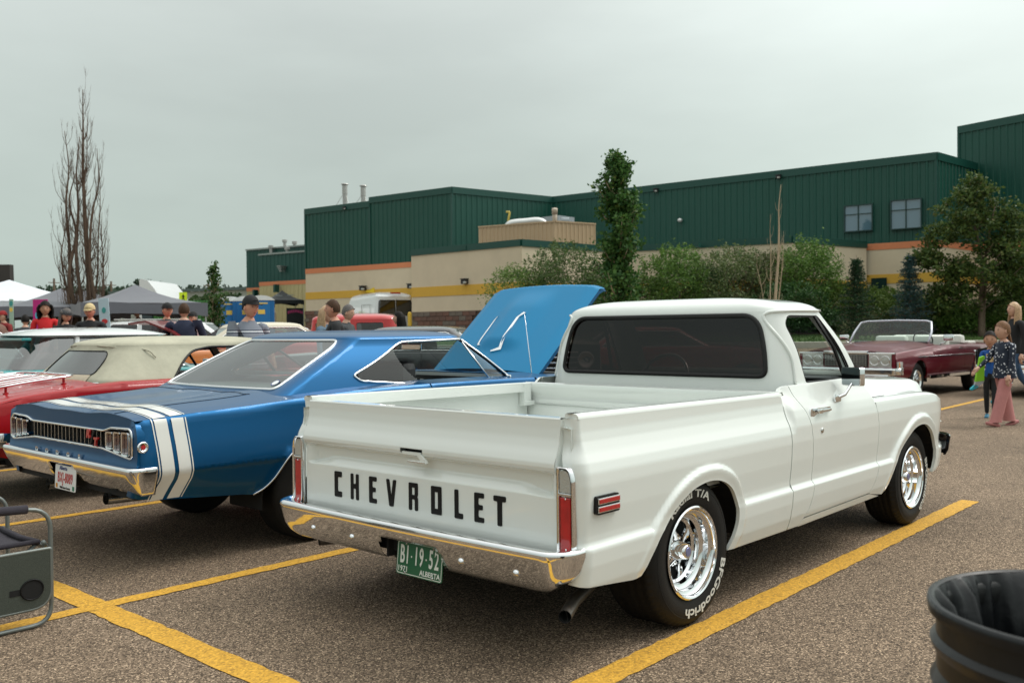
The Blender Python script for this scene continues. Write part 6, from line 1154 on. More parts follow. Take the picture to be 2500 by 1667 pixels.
bare(202, 25.5, 222, 130, 'tall leafless poplar of many upright stems behind the red convertible', 61, [(-.10, -.25, .72, 1.0), (.05, .12, 1.0, 1.1), (-.18, -.42, .86, .8), (.16, .42, .80, .8), (-.02, -.05, .84, .9), (.12, .28, .62, .6), (-.25, -.55, .60, .5), (.25, .52, .58, .5), (.2, .50, .70, .5), (-.12, -.35, .55, .6), (.02, .22, .9, .5), (-.3, -.5, .40, .4), (.3, .55, .42, .4)], mat('poplar_bark', (.115, .075, .05), .9, var=.2, vscale=10), .15, .088, 46, 7)
bare(1890, 31.6, 452, 60, 'thin pale leafless birch above the pickup roof', 62, [(0, .25, 1.0, 1.0), (-.08, -.15, .8, .5), (.05, .35, .7, .45), (-.15, -.55, .55, .35)], BKL, 1.0, .07, 16, 2)
# distant trees along the skyline
FG = ((.03, .055, .035), (.06, .10, .06)); rsd = np.random.default_rng(71)
for k, (u, v, w_, h_) in enumerate(((345, 676, 30, 1), (372, 679, 30, 1), (360, 684, 36, 1), (1200, 700, 1, 0))):
    if not h_: continue
    D = 150; p = at(u, D); hh = zat(u, v, D)-.75; t = empty('distant_tree', p, 0, 'round dark tree on the skyline above the grey canopy, %s of three' % ('leftmost', 'rightmost', 'middle')[k], 'tree', 'skyline trees'); rs = np.random.default_rng(80+k); b = MB(); b.tube([(0, 0, 0), (0, 0, hh*.6)], [.3, .15], 5); b.build('trunk', BK_, t); leaves('crown', crown_pts(rs, 40, 30, np.array([0, 0, hh*.66]), np.array([w_*D/FPX*.5]*2+[hh*.32]), (.35, .35, .35)), .7, leafmat('far_leaves_%d' % k, *FG), t, rs, .8)
SPL_ = ['behind the white canopy', 'left of the round skyline trees', 'just right of the round skyline trees', 'above the crossing sign', 'tall one left of the green shed', 'small one beside the green shed', 'smallest beside the green shed', 'above the warehouse middle', 'above the warehouse left end']
for k, (u, v, w_) in enumerate(((265, 690, 11), (303, 682, 12), (398, 683, 15), (434, 697, 7), (550, 676, 19), (578, 692, 8), (592, 697, 6), (466, 698, 7), (449, 700, 8))): spruce(u, 145, v, w_, 'distant dark spruce on the skyline, '+SPL_[k], FG, 90+k, base=.7, group='skyline spruces', nw=9)
rs = np.random.default_rng(99); P = []
for u in np.arange(90, 620, 3.2):
    D = 180; x, y = fwd(D, (u-1250)*D/FPX); hh = zat(u, 703+4*math.sin(u*.09)+rs.uniform(-2, 3), D); P.append(np.c_[x+rs.normal(size=60)*1.2, y+rs.normal(size=60)*1.2, rs.uniform(.5, hh, 60)])
tag(leaves('treeline', np.vstack(P), .9, leafmat('treeline_green', *FG), None, rs, .8), 'blurred line of far woodland along the horizon', 'woodland', kind='stuff')
P = []
for u0, u1, v in ((480, 545, 724), (545, 580, 716), (375, 440, 742), (583, 606, 728)):
    for u in np.arange(u0, u1, 2.0): D = 68; x, y = fwd(D, (u-1250)*D/FPX); hh = zat(u, v+rs.uniform(0, 6), D); P.append(np.c_[x+rs.normal(size=60)*.4, y+rs.normal(size=60)*.4, rs.uniform(.6, hh, 60)])
tag(leaves('hedge', np.vstack(P), .35, leafmat('hedge_green', (.03, .07, .02), (.09, .14, .05)), None, rs, .8), 'loose green hedge in front of the long grey warehouse', 'hedge', kind='stuff')
for u, v in ((134, 680), (273, 687), (510, 688)): p = at(u, 140); b = MB(); hh = zat(u, v, 140)-p.z; b.tube([(0, 0, 0), (0, 0, hh)], .16, 5); b.box((0, 0, hh*.93), (1.6, .1, .12)); tag(b.build('utility_pole', BK_, loc=p), 'distant utility pole on the skyline '+{134: 'over the white canopy', 273: 'left of the grey canopy peak', 510: 'left of the slim leafy tree'}[u], 'utility pole', 'utility poles')
# ================================================================== the other vehicles
def gencar(name, label, loc, rz, P, rear=-1.2, front=3.7, wb=2.8, R=.33, hw=.90, zr=.88, zm=.95, zf=.86, crown=.04, zb=.33, sh=None, roofP=None, roofh=.07, gl=None, front_end=None, rear_end=None, group=None, cat='car', win=True, capw=True, interior=None, lod=2, cowl=None):
    root = empty(name, loc, rz, label, cat, group); A_, F_a = arc(0, R, R+.05, 175, 5, 10), arc(wb, R, R+.05, 175, 5, 10)
    def s(f, zc, h): return [(h-.07, zb), (h-.02, zb+.10), (h, zb+.25), (h+.004, (zb+f)/2+.08), (h-.01, f-.05), (h-.02, f-.01), (h-.05, f+.004), (h-.12, f+.012), (h*.6, f+.012+(zc-f)*.6), (0, zc+.01)]
    cw = cowl or (wb*.66); bd = Body({rear: s(zr-.03, zr-.02, hw-.05), rear+.3: s(zr, zr+crown*.6, hw), wb*.25: s(zm, zm+crown*.6, hw), cw: s(zm, zm+crown, hw), wb: s((zm+zf)/2, (zm+zf)/2+crown, hw), front: s(zf-.02, zf+crown*.3, hw-.05)}, 6, nx=80, dens=6)
    carskin(bd, root, P, rear, wb*.25, cw+.05, front, A_, F_a, zb, .13)
    b = MB(); b.grid(bd.topgrid(rear, (sh.xr[0]+.25) if sh else wb*.1, 0, 1, 10, 10)); b.build('trunk_lid', P, root, True); b = MB(); b.grid(bd.topgrid(cw-.05, front, 0, 1, 14, 10)); b.build('hood', P, root, True)
    for s_ in (-1, 1): MB().grid([[(x, s_*y, z) for y, z in zip(*bd.q(np.full(5, x), np.linspace(0, .3, 5)))] for x in np.linspace(rear, cw, 12)]).build('body_shoulder', P, root, True)
    b = MB(); b.grid([[(x, y, z) for z in (zr-.03, zb+.15)] for x, y in ((rear-.002, -hw+.07), (rear-.01, 0), (rear-.002, hw-.07))]); b.build('tail_panel', P, root); b = MB(); b.grid([[(x, y, z) for z in (zf, zb+.15)] for x, y in ((front+.002, -hw+.06), (front+.01, 0), (front+.002, hw-.06))]); b.build('front_panel', M['black'] if front_end else P, root)
    b = MB(); b.box((wb*.5, 0, zb+.12), (wb+.6, hw*1.55, .2)); b.build('chassis', M['void'], root)
    for cx in (0, wb):
        for sg in (-1, 1):
            wheel(root, (cx, sg*(hw-.06), R), sg, R, R*.58, .2, style='cap' if capw else 'steel', lod=lod); b = MB(); pr = [(cx+(R+.09)*math.cos(a), R+(R+.06)*math.sin(a)) for a in np.linspace(-.1, PI+.1, 12)]; b.grid([[(x, sg*y, z) for y in (hw-.04, hw*.6)] for x, z in pr]); b.build('wheel_housing', M['void'], root)
    for x, on, yy in ((rear-.04, rear_end, zb+.20), (front+.04, front_end, zb+.20)):
        sg = -1 if x < 0 else 1; b = MB(); C_ = catmull([(x-sg*.25, -hw-.01, yy), (x-sg*.05, -hw+.03, yy), (x+sg*.03, -hw*.6, yy), (x+sg*.05, 0, yy), (x+sg*.03, hw*.6, yy), (x-sg*.05, hw-.03, yy), (x-sg*.25, hw+.01, yy)], 4); b.grid([[(a+sg*o, y, z+h) for o, h in ((0, .06), (.03, .055), (.045, 0), (.03, -.055), (0, -.07))] for a, y, z in C_]); b.build('bumper', M['chrome'], root, auto=60)
    if sh:
        rP = roofP or P; zt_ = sh.z1; zl = sh.z0+.03; U = sh.Uy; h0 = sh.par(np.array([.3]))[2][0]-sh.rr; X0, X1, _ = sh.par(np.array([.5])); xa, xb = X0[0]+sh.rr+.08, X1[0]-sh.rf-.02
        rw_ = rpoly([(U(-h0*.95, zl+.03), zl+.04), (U(h0*.95, zl+.03), zl+.04), (U(h0*.85, zt_-.04), zt_-.04), (U(-h0*.85, zt_-.04), zt_-.04)], .05, 4); holes = [rw_]; xm = (xa+xb)/2; sws = []
        for sg in (-1, 1):
            for q0, q1 in (win if isinstance(win, (list, tuple)) else ((0, 1),)):
                a0, a1 = xa+(xb-xa)*q0, xa+(xb-xa)*q1; t0 = sh.par(np.array([0.08])); t1 = sh.par(np.array([.95])); mp_ = lambda x, t: t[0][0]+sh.rr+(x-xa)/(xb-xa)*(t[1][0]-t[0][0]-sh.rr-sh.rf)
                loop = rpoly([(sh.Ux(mp_(a0, t0), zl, sg), zl), (sh.Ux(mp_(a0, t1), zt_-.03, sg), zt_-.03), (sh.Ux(mp_(a1, t1), zt_-.03, sg), zt_-.03), (sh.Ux(mp_(a1, t0), zl, sg), zl)], .05, 4); sws.append((sg, loop)); holes.append(loop)
        w1 = [(-(sh.d-.01), zl+.03), (-(sh.e-.002), zl+.03), (-(sh.e-.002), zt_-.03), (-(sh.d-.01), zt_-.03)]; w2 = [(-a, z) for a, z in w1][::-1]; holes += [w1, w2]
        patch('roof_pillars', [(-sh.e, sh.z0), (sh.e, sh.z0), (sh.e, zt_), (-sh.e, zt_)], holes, lambda u, z: sh.at(u, z), .11, rP, root); sh.roof('roof', rP, root, roofh, p=3, n=8, nu=60)
        g_ = gl or M['glass']; sh.pane(rw_, 'rear_window', g_, root); sh.trim(rw_, .012, 'window_trim', M['chrome'], root); sh.pane(w1, 'windscreen', g_, root); sh.pane(w2, 'windscreen', g_, root)
        for sg, l in sws: sh.pane(l, 'side_window', g_, root); sh.trim(l, .010, 'window_trim', M['chrome'], root)
        ic = interior or CI; b = MB(); b.bbox(((xa+xb)/2-.1, 0, sh.z0-.05), (.2, hw*1.4, .42), .05); b.bbox((xb+.15, 0, sh.z0-.03), (.25, hw*1.5, .12), .03); b.build('seats', ic, root)
    return root, bd
WHP = paint('white_paint', (.72, .74, .74)); TEAL = paint('teal_paint', (.003, .26, .27)); ORG = paint('orange_paint', (.55, .16, .02)); NAVY = paint('navy_paint', (.004, .012, .045)); MAR = paint('maroon_metallic', (.16, .004, .016), metal=.5); MAR.node_tree.nodes['Principled BSDF'].inputs['Coat Weight'].default_value = .5; BLK = paint('black_paint', (.008, .009, .012)); REDP = paint('bright_red_paint', (.48, .006, .006))
n_w = Vector((math.cos(YAW)*-.72+math.sin(YAW)*-.70, math.sin(YAW)*-.72-math.cos(YAW)*-.70, 0)).normalized(); NA = math.atan2(n_w.y, n_w.x)
# --- maroon convertible, top down, facing the camera
rl = Vector((*fwd(20.1, 9.83), 0)); rt_ = Vector((n_w.y, -n_w.x, 0)); og = rl+rt_*.84
cad, cb = gencar('open_convertible', 'maroon open-top convertible with white seats and twin round headlights facing the pickup', og, NA, MAR, rear=-1.5, front=4.2, wb=3.2, R=.35, hw=.99, zr=.96, zm=1.0, zf=.90, crown=.09, zb=.36, front_end=True, lod=1, cowl=2.1)
b = MB(); b.grid([[(4.215, y, z) for z in (.90, .60)] for y in (-.93, .93)]); b.build('front_fascia', MAR, cad)
b = MB(); b.bbox((4.225, 0, .885), (.04, 1.86, .03), .01); b.bbox((4.225, 0, .905), (.06, .86, .05), .01); b.build('grille_header', M['chrome'], cad)
GRM = mat('egg_crate_grille', (.06, .06, .06), .3, .8); b = MB(); b.box((4.222, 0, .755), (.02, .84, .24)); b.build('grille', GRM, cad)
for k in range(7): b = MB(); b.box((4.236, 0, .655+.033*k), (.01, .82, .005)); b.build('grille_bar', M['chrome_dull'], cad)
for k in range(15): b = MB(); b.box((4.234, -.39+.0557*k, .755), (.01, .004, .23)); b.build('grille_bar', M['chrome_dull'], cad)
for sg in (-1, 1):
    b = MB(); b.bbox((4.222, sg*.655, .755), (.03, .43, .24), .01); hb = b.build('headlight_bezel', M['chrome_dull'], cad)
    for y in (.555, .755):
        Mx = frame((4.238, sg*y, .755), (0, 1, 0), (0, 0, 1)); MB().lathe([(.088, 0), (.086, .014), (.078, .014), (.074, .004)], 20, Mx).build('headlight_ring', M['chrome'], hb, True); MB().lathe([(.075, .004), (.05, .012), (0, .016)], 20, Mx).build('headlight', M['clear_lens'], hb, True)
    b = MB(); b.bbox((4.10, sg*.965, .665), (.20, .035, .13), .01); b.build('corner_lamp', M['clear_lens'], cad); b = MB(); b.bbox((4.16, sg*.975, .665), (.03, .03, .12), .005); b.build('turn_signal', M['amber_lens'], cad)
    b = MB(); b.bbox((1.1, sg*1.0, .80), (4.4, .012, .022), .004); b.build('side_moulding', M['chrome'], cad); b = MB(); b.bbox((1.6, sg*.985, .40), (2.2, .02, .07), .01); b.build('rocker_trim', M['chrome'], cad)
    b = MB(); b.bbox((1.05, sg*.995, .93), (.20, .02, .02), .006); b.build('door_handle', M['chrome'], cad)
    b = MB(); b.tube([(1.95, sg*.90, 1.02), (1.95, sg*1.0, 1.05), (1.95, sg*1.04, 1.10)], .015, 8); b.bbox((1.95, sg*1.07, 1.15), (.05, .20, .12), .03); b.build('door_mirror', M['chrome'], cad, auto=50)
b = MB(); b.bbox((4.27, 0, .55), (.12, 1.9, .15), .04); b.bbox((4.29, 0, .47), (.10, 1.7, .06), .02); b.build('front_bumper', M['chrome'], cad)
wsf = [(2.28, -.80, 1.06), (2.08, -.79, 1.26), (1.90, -.72, 1.46), (1.86, -.60, 1.485), (1.83, 0, 1.50), (1.86, .60, 1.485), (1.90, .72, 1.46), (2.08, .79, 1.26), (2.28, .80, 1.06)]
b = MB(); b.tube(wsf, .022, 8); b.build('windscreen_frame', mat('bright_windscreen_frame', (.55, .56, .62), .25, .5), cad, True); b = MB(); W3 = [Vector(p) for p in wsf]; b.grid([[tuple(W3[0].lerp(W3[8], t)+Vector((.08*(1-(2*t-1)**2), 0, 0))), tuple(W3[1].lerp(W3[7], t)+Vector((.07*(1-(2*t-1)**2), 0, 0))), tuple(W3[2].lerp(W3[6], t)+Vector((.0*t-.05*(1-(2*t-1)**2)*-.4, 0, .025*(1-(2*t-1)**2))))] for t in np.linspace(0, 1, 11)]); b.build('windscreen', glass('pale_windscreen', (.78, .90, .84), refl=.45, dens=.0), cad)
WS = mat('white_vinyl', (.66, .66, .60), .45); b = MB()
for y in (-.42, .42): b.bbox((1.05, y, .95), (.22, .66, .46), .07)
b.bbox((.15, 0, .98), (.25, 1.5, .42), .08); b.bbox((-.15, 0, 1.02), (.45, 1.66, .06), .03); b.build('white_seats', WS, cad, auto=50)
b = MB(); 
for k in range(9): b.box((-.0, -.72+.18*k, 1.055), (.42, .01, .01))
b.build('boot_pleats', mat('vinyl_seam', (.4, .4, .37), .6), cad)
b = MB(); b.tube([(1.62+.07*math.cos(a), .45+.19*math.sin(a), 1.10+.17*math.cos(a)) for a in np.linspace(0, 2*PI, 25)[:-1]], .013, 6, closed=True); b.build('steering_wheel', CI, cad, True); b = MB(); b.bbox((2.05, 0, 1.04), (.3, 1.5, .08), .03); b.build('dashboard', CI, cad)
# --- navy car with bright grille behind the children
c0 = Vector((*fwd(18.5, 9.15), 0)); og = c0-rt_*.93-n_w*(3.0+.9)
nav, nb_ = gencar('classic_sedan', 'dark navy classic car with a wide barred chrome grille behind the children', og, NA, NAVY, rear=-1.2, front=3.88, wb=3.0, R=.35, hw=.96, zr=.95, zm=1.0, zf=.93, zb=.36, front_end=True, lod=1, sh=Shell(1.0, 1.36, (.2, .5), (2.3, 1.7), (.84, .68)))
b = MB(); b.bbox((3.93, 0, .66), (.05, 1.66, .36), .02); b.build('grille_surround', NAVY, nav)
for k in range(6): b = MB(); b.bbox((3.965, 0, .535+.055*k), (.02, 1.45, .014), .003); b.build('grille_bar', M['chrome'], nav)
for sg in (-1, 1): b = MB(); b.bbox((3.90, sg*.93, .68), (.12, .05, .44), .02); b.build('fender_trim', M['chrome'], nav)
b = MB(); b.bbox((3.99, 0, .46), (.12, 1.95, .10), .04); b.build('front_bumper', M['chrome'], nav)
for i, ch in enumerate('PONTIAC'): pass
# --- teal and white utility coupe with flyaway roof, two stalls along
ut, _ = gencar('classic_car', 'teal classic car with a white overhanging roof and slanted glass behind the soft top', (-.75, 8.55, 0), -.10, TEAL, rear=-1.45, front=3.95, wb=3.02, hw=.98, zr=.98, zm=.985, zf=.92, rear_end=True, group=None)
us = Shell(.985, 1.345, (.95, 1.22), (3.0, 2.45), (.86, .74), rr=.22, rf=.12)
gg = glass('smoky_wrap_glass', (.30, .36, .36), refl=2.0, dens=.12)
patch('cab_glass', [(-us.e*.999, .99), (us.e*.999, .99), (us.e*.999, 1.345), (-us.e*.999, 1.345)], [], lambda u, z: us.at(u, z), .1, gg, ut)
for sg in (-1, 1): b = MB(); x, y, z = us.at(np.array([sg*(us.b+.35)]*3), np.array([.99, 1.17, 1.345]), inset=-.01); b.tube(list(zip(x, y, z)), .03, 8); b.build('pillar', WHP, ut); b = MB(); b.bbox((-.25, sg*.99, .965), (2.2, .02, .05), .006); b.build('side_band', WHP, ut)
b = MB(); o_ = rrect(1.10, -.80, 2.75, .80, [.30, .16, .16, .45], 6); b.prism(o_, lambda x, y: (x, y, 1.375-.012*abs(y)), lambda x, y: (x+.06*(1 if x < 1.5 else -1), y*.96, 1.345)); b.grid([[(1.08+(x-1.08)*1, y*k, 1.375+.085*math.sin(min(1, (1-k)*1.6)*PI/2)) for k in (1, .9, .75, .5, .2, 0)] if False else [(1.9+(x-1.9)*k, y*k, 1.376-.012*abs(y*k)+.085*(1-k**3)) for k in (1, .95, .85, .7, .5, .25, 0)] for x, y in o_+[o_[0]]]); b.build('overhanging_roof', WHP, ut, auto=35)
b = MB(); b.bbox((1.14, 0, 1.325), (.10, 1.55, .03), .008); b.build('roof_visor', TEAL, ut); b = MB(); b.grid([[(x, y, z) for y, z in ((-.94, .975), (-.80, .995), (-.4, 1.0), (.4, 1.0), (.80, .995), (.94, .975))] for x in (-1.4, .98)]); b.build('flat_deck', TEAL, ut)
b = MB(); b.bbox((1.45, 0, .88), (.2, 1.5, .4), .05); b.build('seat', CI, ut)
# --- rusty cab of an old pickup at the far left
RU = mat('rusty_paint', (.12, .05, .03), .7, var=.5, vscale=6, bump=.3, bscale=30); nt_ = RU.node_tree
ru, _ = gencar('old_pickup', 'rusty brown old pickup cab at the left edge', (-.95, 11.45, 0), 0, RU, rear=-1.3, front=3.6, wb=2.9, R=.36, hw=.92, zr=.95, zm=1.03, zf=1.05, zb=.42, sh=Shell(1.02, 1.44, (1.32, 1.38, 1.50), (2.5, 2.2), (.86, .70), rr=.30, rf=.15), roofh=.15, gl=glass('old_glass', (.35, .45, .42), refl=1.5, dens=.08), win=[(0.02, .5), (.56, 1)], capw=False)
b = MB(); b.tube(catmull([(1.60, -.70, 1.455), (1.66, -.76, 1.44), (1.74, -.79, 1.36)], 4), .035, 8); b.build('roof_lamp', M['chrome'], ru, True)
# --- orange roadster with black headrest
oc, _ = gencar('orange_roadster', 'low orange open car with a black rounded headrest beside the rusty cab', (3.2, 11.9, 0), .1, ORG, rear=-1.2, front=3.2, wb=2.5, hw=.82, zr=1.06, zm=1.08, zf=1.0); b = MB(); b.bbox((-.55, -.2, 1.24), (.30, .62, .22), .10); b.build('headrest', M['black'], oc, auto=40)
# --- white estate behind the soft top
def face(u, D, ang): return at(u, D), YAW-PI/2+math.radians(ang)     # ang 0: nose to the picture's right
pz, az = face(330, 22.5, 8); se, _ = gencar('white_estate', 'white estate car with dark windows behind the soft top', pz, az, WHP, rear=-.9, front=3.5, wb=2.7, hw=.9, zr=1.15, zm=1.15, zf=1.05, zb=.4, sh=Shell(1.15, 1.60, (-.75, -.45), (2.3, 1.7), (.84, .72)), roofh=.05, gl=glass('privacy_glass', (.08, .09, .09), dens=.03), win=[(0, .3), (.34, .64), (.68, 1)])
b = MB(); 
for sg in (-1, 1): b.tube([(-.3, sg*.66, 1.68), (1.4, sg*.66, 1.68)], .018, 6)
b.build('roof_rails', M['grey_metal'], se)
# --- red car with its hood up, left of the striped shirt
pz, az = face(628, 16.8, 178); rh, _ = gencar('red_hood_up_car', 'red car with its own hood propped open, partly hidden by the striped shirt', pz, az, REDP, rear=-1.2, front=3.2, wb=2.5, hw=.86, zr=.90, zm=.95, zf=.88, front_end=True); rh.location.x += .0
hp = Vector((.98, 0, 1.05)); b = MB(); b.grid([[(x, y, z) for y in (-.66, 0, .66)] for x, z in ((.7, .98), (1.3, 1.42), (1.75, 1.60), (2.05, 1.56))]); o_ = b.build('open_hood', mat('hood_red_inner', (.16, .01, .01), .4, coat=.6), rh); md = o_.modifiers.new('thick', 'SOLIDIFY'); md.thickness = .03
pz, az = face(468, 17.5, -4); lc, _ = gencar('red_low_car', 'low bright red car seen over the soft top below the slim leafy tree', pz, az, REDP, rear=-1.0, front=.72+2.3, wb=2.4, hw=.84, zr=1.18, zm=1.2, zf=1.22)
# --- red coupe with cream vinyl roof
CR = mat('cream_vinyl_roof', (.60, .56, .45), .6); pz, az = face(752, 19.5, 205); vc, _ = gencar('vinyl_roof_coupe', 'red coupe with a cream vinyl roof behind the striped shirt', pz, az, REDP, rear=-1.2, front=3.6, wb=2.8, hw=.92, zr=1.10, zm=1.16, zf=1.08, zb=.5, sh=Shell(1.14, 1.50, (-.35, .25), (2.2, 1.65), (.84, .70)), roofP=CR, roofh=.08, gl=glass('green_tint', (.45, .62, .55), refl=1.5, dens=.08))
# --- red hot rod sedan: tall narrow body
pz, az = face(955, 19.3, 176); hr = empty('hot_rod_sedan', pz, az, 'bright red chopped vintage sedan with open side windows in front of the white van', 'car')
hs = Shell(.60, 1.62, (-.30, -.22), (1.62, 1.50), (.70, .62), rr=.22, rf=.10, bow=.05)
def hwn(sg, x0, x1): return rpoly([(hs.Ux(x0, 1.2, sg), 1.26), (hs.Ux(x0+.02, 1.5, sg), 1.56), (hs.Ux(x1, 1.5, sg), 1.56), (hs.Ux(x1, 1.2, sg), 1.26)], .05, 4)
hol = [hwn(-1, .0, .58), hwn(-1, .74, 1.42), hwn(1, .0, .58), hwn(1, .74, 1.42)]; hrw = rpoly([(-.32, 1.28), (.32, 1.28), (.32, 1.50), (-.32, 1.50)], .06, 4)
patch('body_shell', [(-hs.e, .60), (hs.e, .60), (hs.e, 1.62), (-hs.e, 1.62)], hol+[hrw], lambda u, z: hs.at(u, z), .09, REDP, hr); hs.roof('roof', REDP, hr, .13, p=3, n=10, nu=80)
for k, l in enumerate(hol):
    hs.trim(l, .010, 'window_bead', REDP, hr)
    if k in (0, 2): hs.pane(l, 'side_window', glass('dark_rear_glass', (.10, .10, .11), dens=.03) if k == 0 else bpy.data.materials['dark_rear_glass'], hr)
hs.pane(hrw, 'rear_window', bpy.data.materials['dark_rear_glass'], hr)
b = MB(); b.bbox((.72, -.30, 1.12), (.18, .42, .55), .08); b.bbox((.72, .30, 1.12), (.18, .42, .55), .08); b.build('red_seats', mat('red_leather', (.22, .01, .015), .4), hr, auto=50)
b = MB(); b.grid([[(x, y, z) for y, z in ((-w, .62), (-w, 1.02), (-w*.85, 1.14), (0, 1.20), (w*.85, 1.14), (w, 1.02), (w, .62))] for x, w in ((1.58, .60), (2.3, .45), (2.75, .36))]); b.build('hood', REDP, hr, auto=50); b = MB(); b.bbox((2.78, 0, .88), (.08, .62, .62), .06); b.build('grille_shell', M['chrome'], hr)
for cx in (.0, 2.6):
    for sg in (-1, 1):
        wheel(hr, (cx, sg*.84, .36), sg, .36, .2, .22, style='cap', lod=2); b = MB(); pr = [(cx+.52*math.cos(a), .36+.40*math.sin(a)) for a in np.linspace(.1, PI-.1, 12)]; b.grid([[(x, sg*y, z+.02*(y < .7)) for y in (.60, .74, .86)] for x, z in pr]); b.build('fender', REDP, hr, True)
b = MB(); b.bbox((1.3, 0, .48), (3.0, 1.3, .14), .04); b.build('running_boards', REDP, hr)
MB().lathe([(0, .05), (.05, .04), (.06, 0), (0, -.02)], 12, Matrix.Translation((-.26, -.48, 1.30))).build('round_tail_lamp', M['red_lens'], hr, True)
# --- dark hardtop beside it
pz, az = face(1165, 15.5, 172); dc, _ = gencar('dark_hardtop', 'glossy black hardtop roof between the red sedan and the raised blue hood', pz, az, BLK, rear=-1.2, front=3.7, wb=2.9, hw=.92, zr=1.0, zm=1.04, zf=.95, sh=Shell(1.04, 1.38, (-.25, .25), (2.3, 1.6), (.84, .70)), roofh=.08)
# --- pale pickup nose facing the blue coupe, seen past the edge of its hood
tk, _ = gencar('grey_pickup', 'silver-white car facing the raised blue hood, just its chrome nose showing', (8.6, 7.4, 0), PI+.70, paint('silver_white', (.6, .61, .6)), rear=-1.4, front=3.9, wb=3.0, R=.37, hw=.95, zr=1.15, zm=1.22, zf=1.18, zb=.5, front_end=True, lod=1)
for sg in (-1, 1): MB().lathe([(.11, 0), (.11, .02), (.095, .02), (.085, .005), (0, .02)], 20, frame((3.93, sg*.70, .98), (0, 1, 0), (0, 0, 1))).build('headlight', M['chrome'], tk, True)
for k in range(5): b = MB(); b.bbox((3.93, 0, .80+.07*k), (.02, 1.2, .02), .005); b.build('grille_bar', M['chrome'], tk)
rc, _ = gencar('red_facing_car', 'red car on the row beyond, showing dimly through the tinted rear window', at(1455, 19.0), YAW-PI/2+.05, REDP, rear=-1.3, front=3.3, wb=2.8, hw=.93, zr=.98, zm=1.02, zf=.95, front_end=True, sh=Shell(1.0, 1.36, (-.2, .3), (2.2, 1.6), (.84, .70)))
# --- white high-roof van
pv = at(968, 44.5); av = YAW+math.radians(180-64) ; vn = empty('white_van', pv, YAW+math.radians(27), 'white high-roof van with dark rear door glass parked by the cream wall', 'van')
vs_ = Shell(.35, 2.25, (0, .03, .14), (5.4, 5.3, 4.6), (1.02, 1.0, .90), rr=.16, rf=.30, bow=.03)
def vr(y0, y1): return rpoly([(vs_.Uy(y0, 1.6), 1.36), (vs_.Uy(y1, 1.6), 1.36), (vs_.Uy(y1*.97 if abs(y1) > .5 else y1, 2.0), 2.08), (vs_.Uy(y0*.97 if abs(y0) > .5 else y0, 2.0), 2.08)], [.12 if y0 < -.5 else .02, .12 if y1 > .5 else .02, .1 if y1 > .5 else .02, .1 if y0 < -.5 else .02], 4)
vw = [vr(-.84, -.03), vr(.03, .84)]; VG = glass('van_glass', (.05, .09, .08), refl=1.3, dens=.04)
vsd = [rpoly([(vs_.Ux(4.3, 1.6, s), 1.40), (vs_.Ux(4.3, 1.6, s), 1.95), (vs_.Ux(4.62, 1.9, s), 1.95), (vs_.Ux(5.0, 1.5, s), 1.40)], .05, 3) for s in (-1, 1)]
patch('van_body', [(-vs_.e, .35), (vs_.e, .35), (vs_.e, 2.25), (-vs_.e, 2.25)], vw+vsd, lambda u, z: vs_.at(u, z), .2, WHP, vn); vs_.roof('roof', WHP, vn, .28, p=2.6, n=10, nu=80)
for l in vw+vsd: vs_.pane(l, 'door_window', VG, vn, inset=.01); vs_.trim(l, .018, 'window_seal', M['gasket'], vn)
for sg in (-1, 1):
    b = MB(); b.bbox((.0, sg*.93, 1.15), (.10, .10, .42), .02); b.build('tail_light', M['red_lens'], vn); b = MB(); P_ = [(float(a), sg*.995, z) for a, z in ((.9, 1.15), (.9, 1.9), (2.2, 1.9), (2.2, 1.15))]; b.tube(P_, .012, 4, closed=True); b.build('side_panel_line', mat('panel_shadow', (.45, .47, .47), .5) if 'panel_shadow' not in bpy.data.materials else bpy.data.materials['panel_shadow'], vn)
b = MB(); b.bbox((.10, 0, 2.42), (.10, .52, .07), .03); b.build('high_brake_light', M['red_lens'], vn); b = MB(); b.box((-.015, 0, 1.3), (.012, .012, 1.7)); b.box((-.012, .0, .55), (.04, 1.9, .14)); b.build('door_gap', M['black'], vn)
for cx in (1.1, 4.5):
    for sg in (-1, 1): wheel(vn, (cx, sg*.98, .35), sg, .35, .2, .22, lod=2, style='steel')
# white motorhome roof behind the grey canopy
mh = empty('motorhome', at(376, 60), YAW, 'white rounded motorhome roof behind the grey canopy', 'motorhome'); b = MB(); zz = zat(440, 681, 58)-mh.location.z; P_ = [(.1, 0.3), (.1, zz-.1), (.2, zz), (.6, zz-.1), (1.0, zz-.6), (1.5, zz-1.4), (1.6, .3)]; Rr_ = Matrix.Rotation(-PI/2, 4, 'Z'); f0 = lambda a, z: Rr_ @ Vector((a, -2.5, z)); f1 = lambda a, z: Rr_ @ Vector((a, 2.5, z)); b.prism(P_, lambda a, z: tuple(Vector((-2.5, -a, z))), lambda a, z: tuple(Vector((2.5, -a, z)))); b.build('body', WHP, mh); b = MB(); b.box((-2.52, -.3, zz-1.0), (.04, .8, .4)); b.build('window', VG, mh)
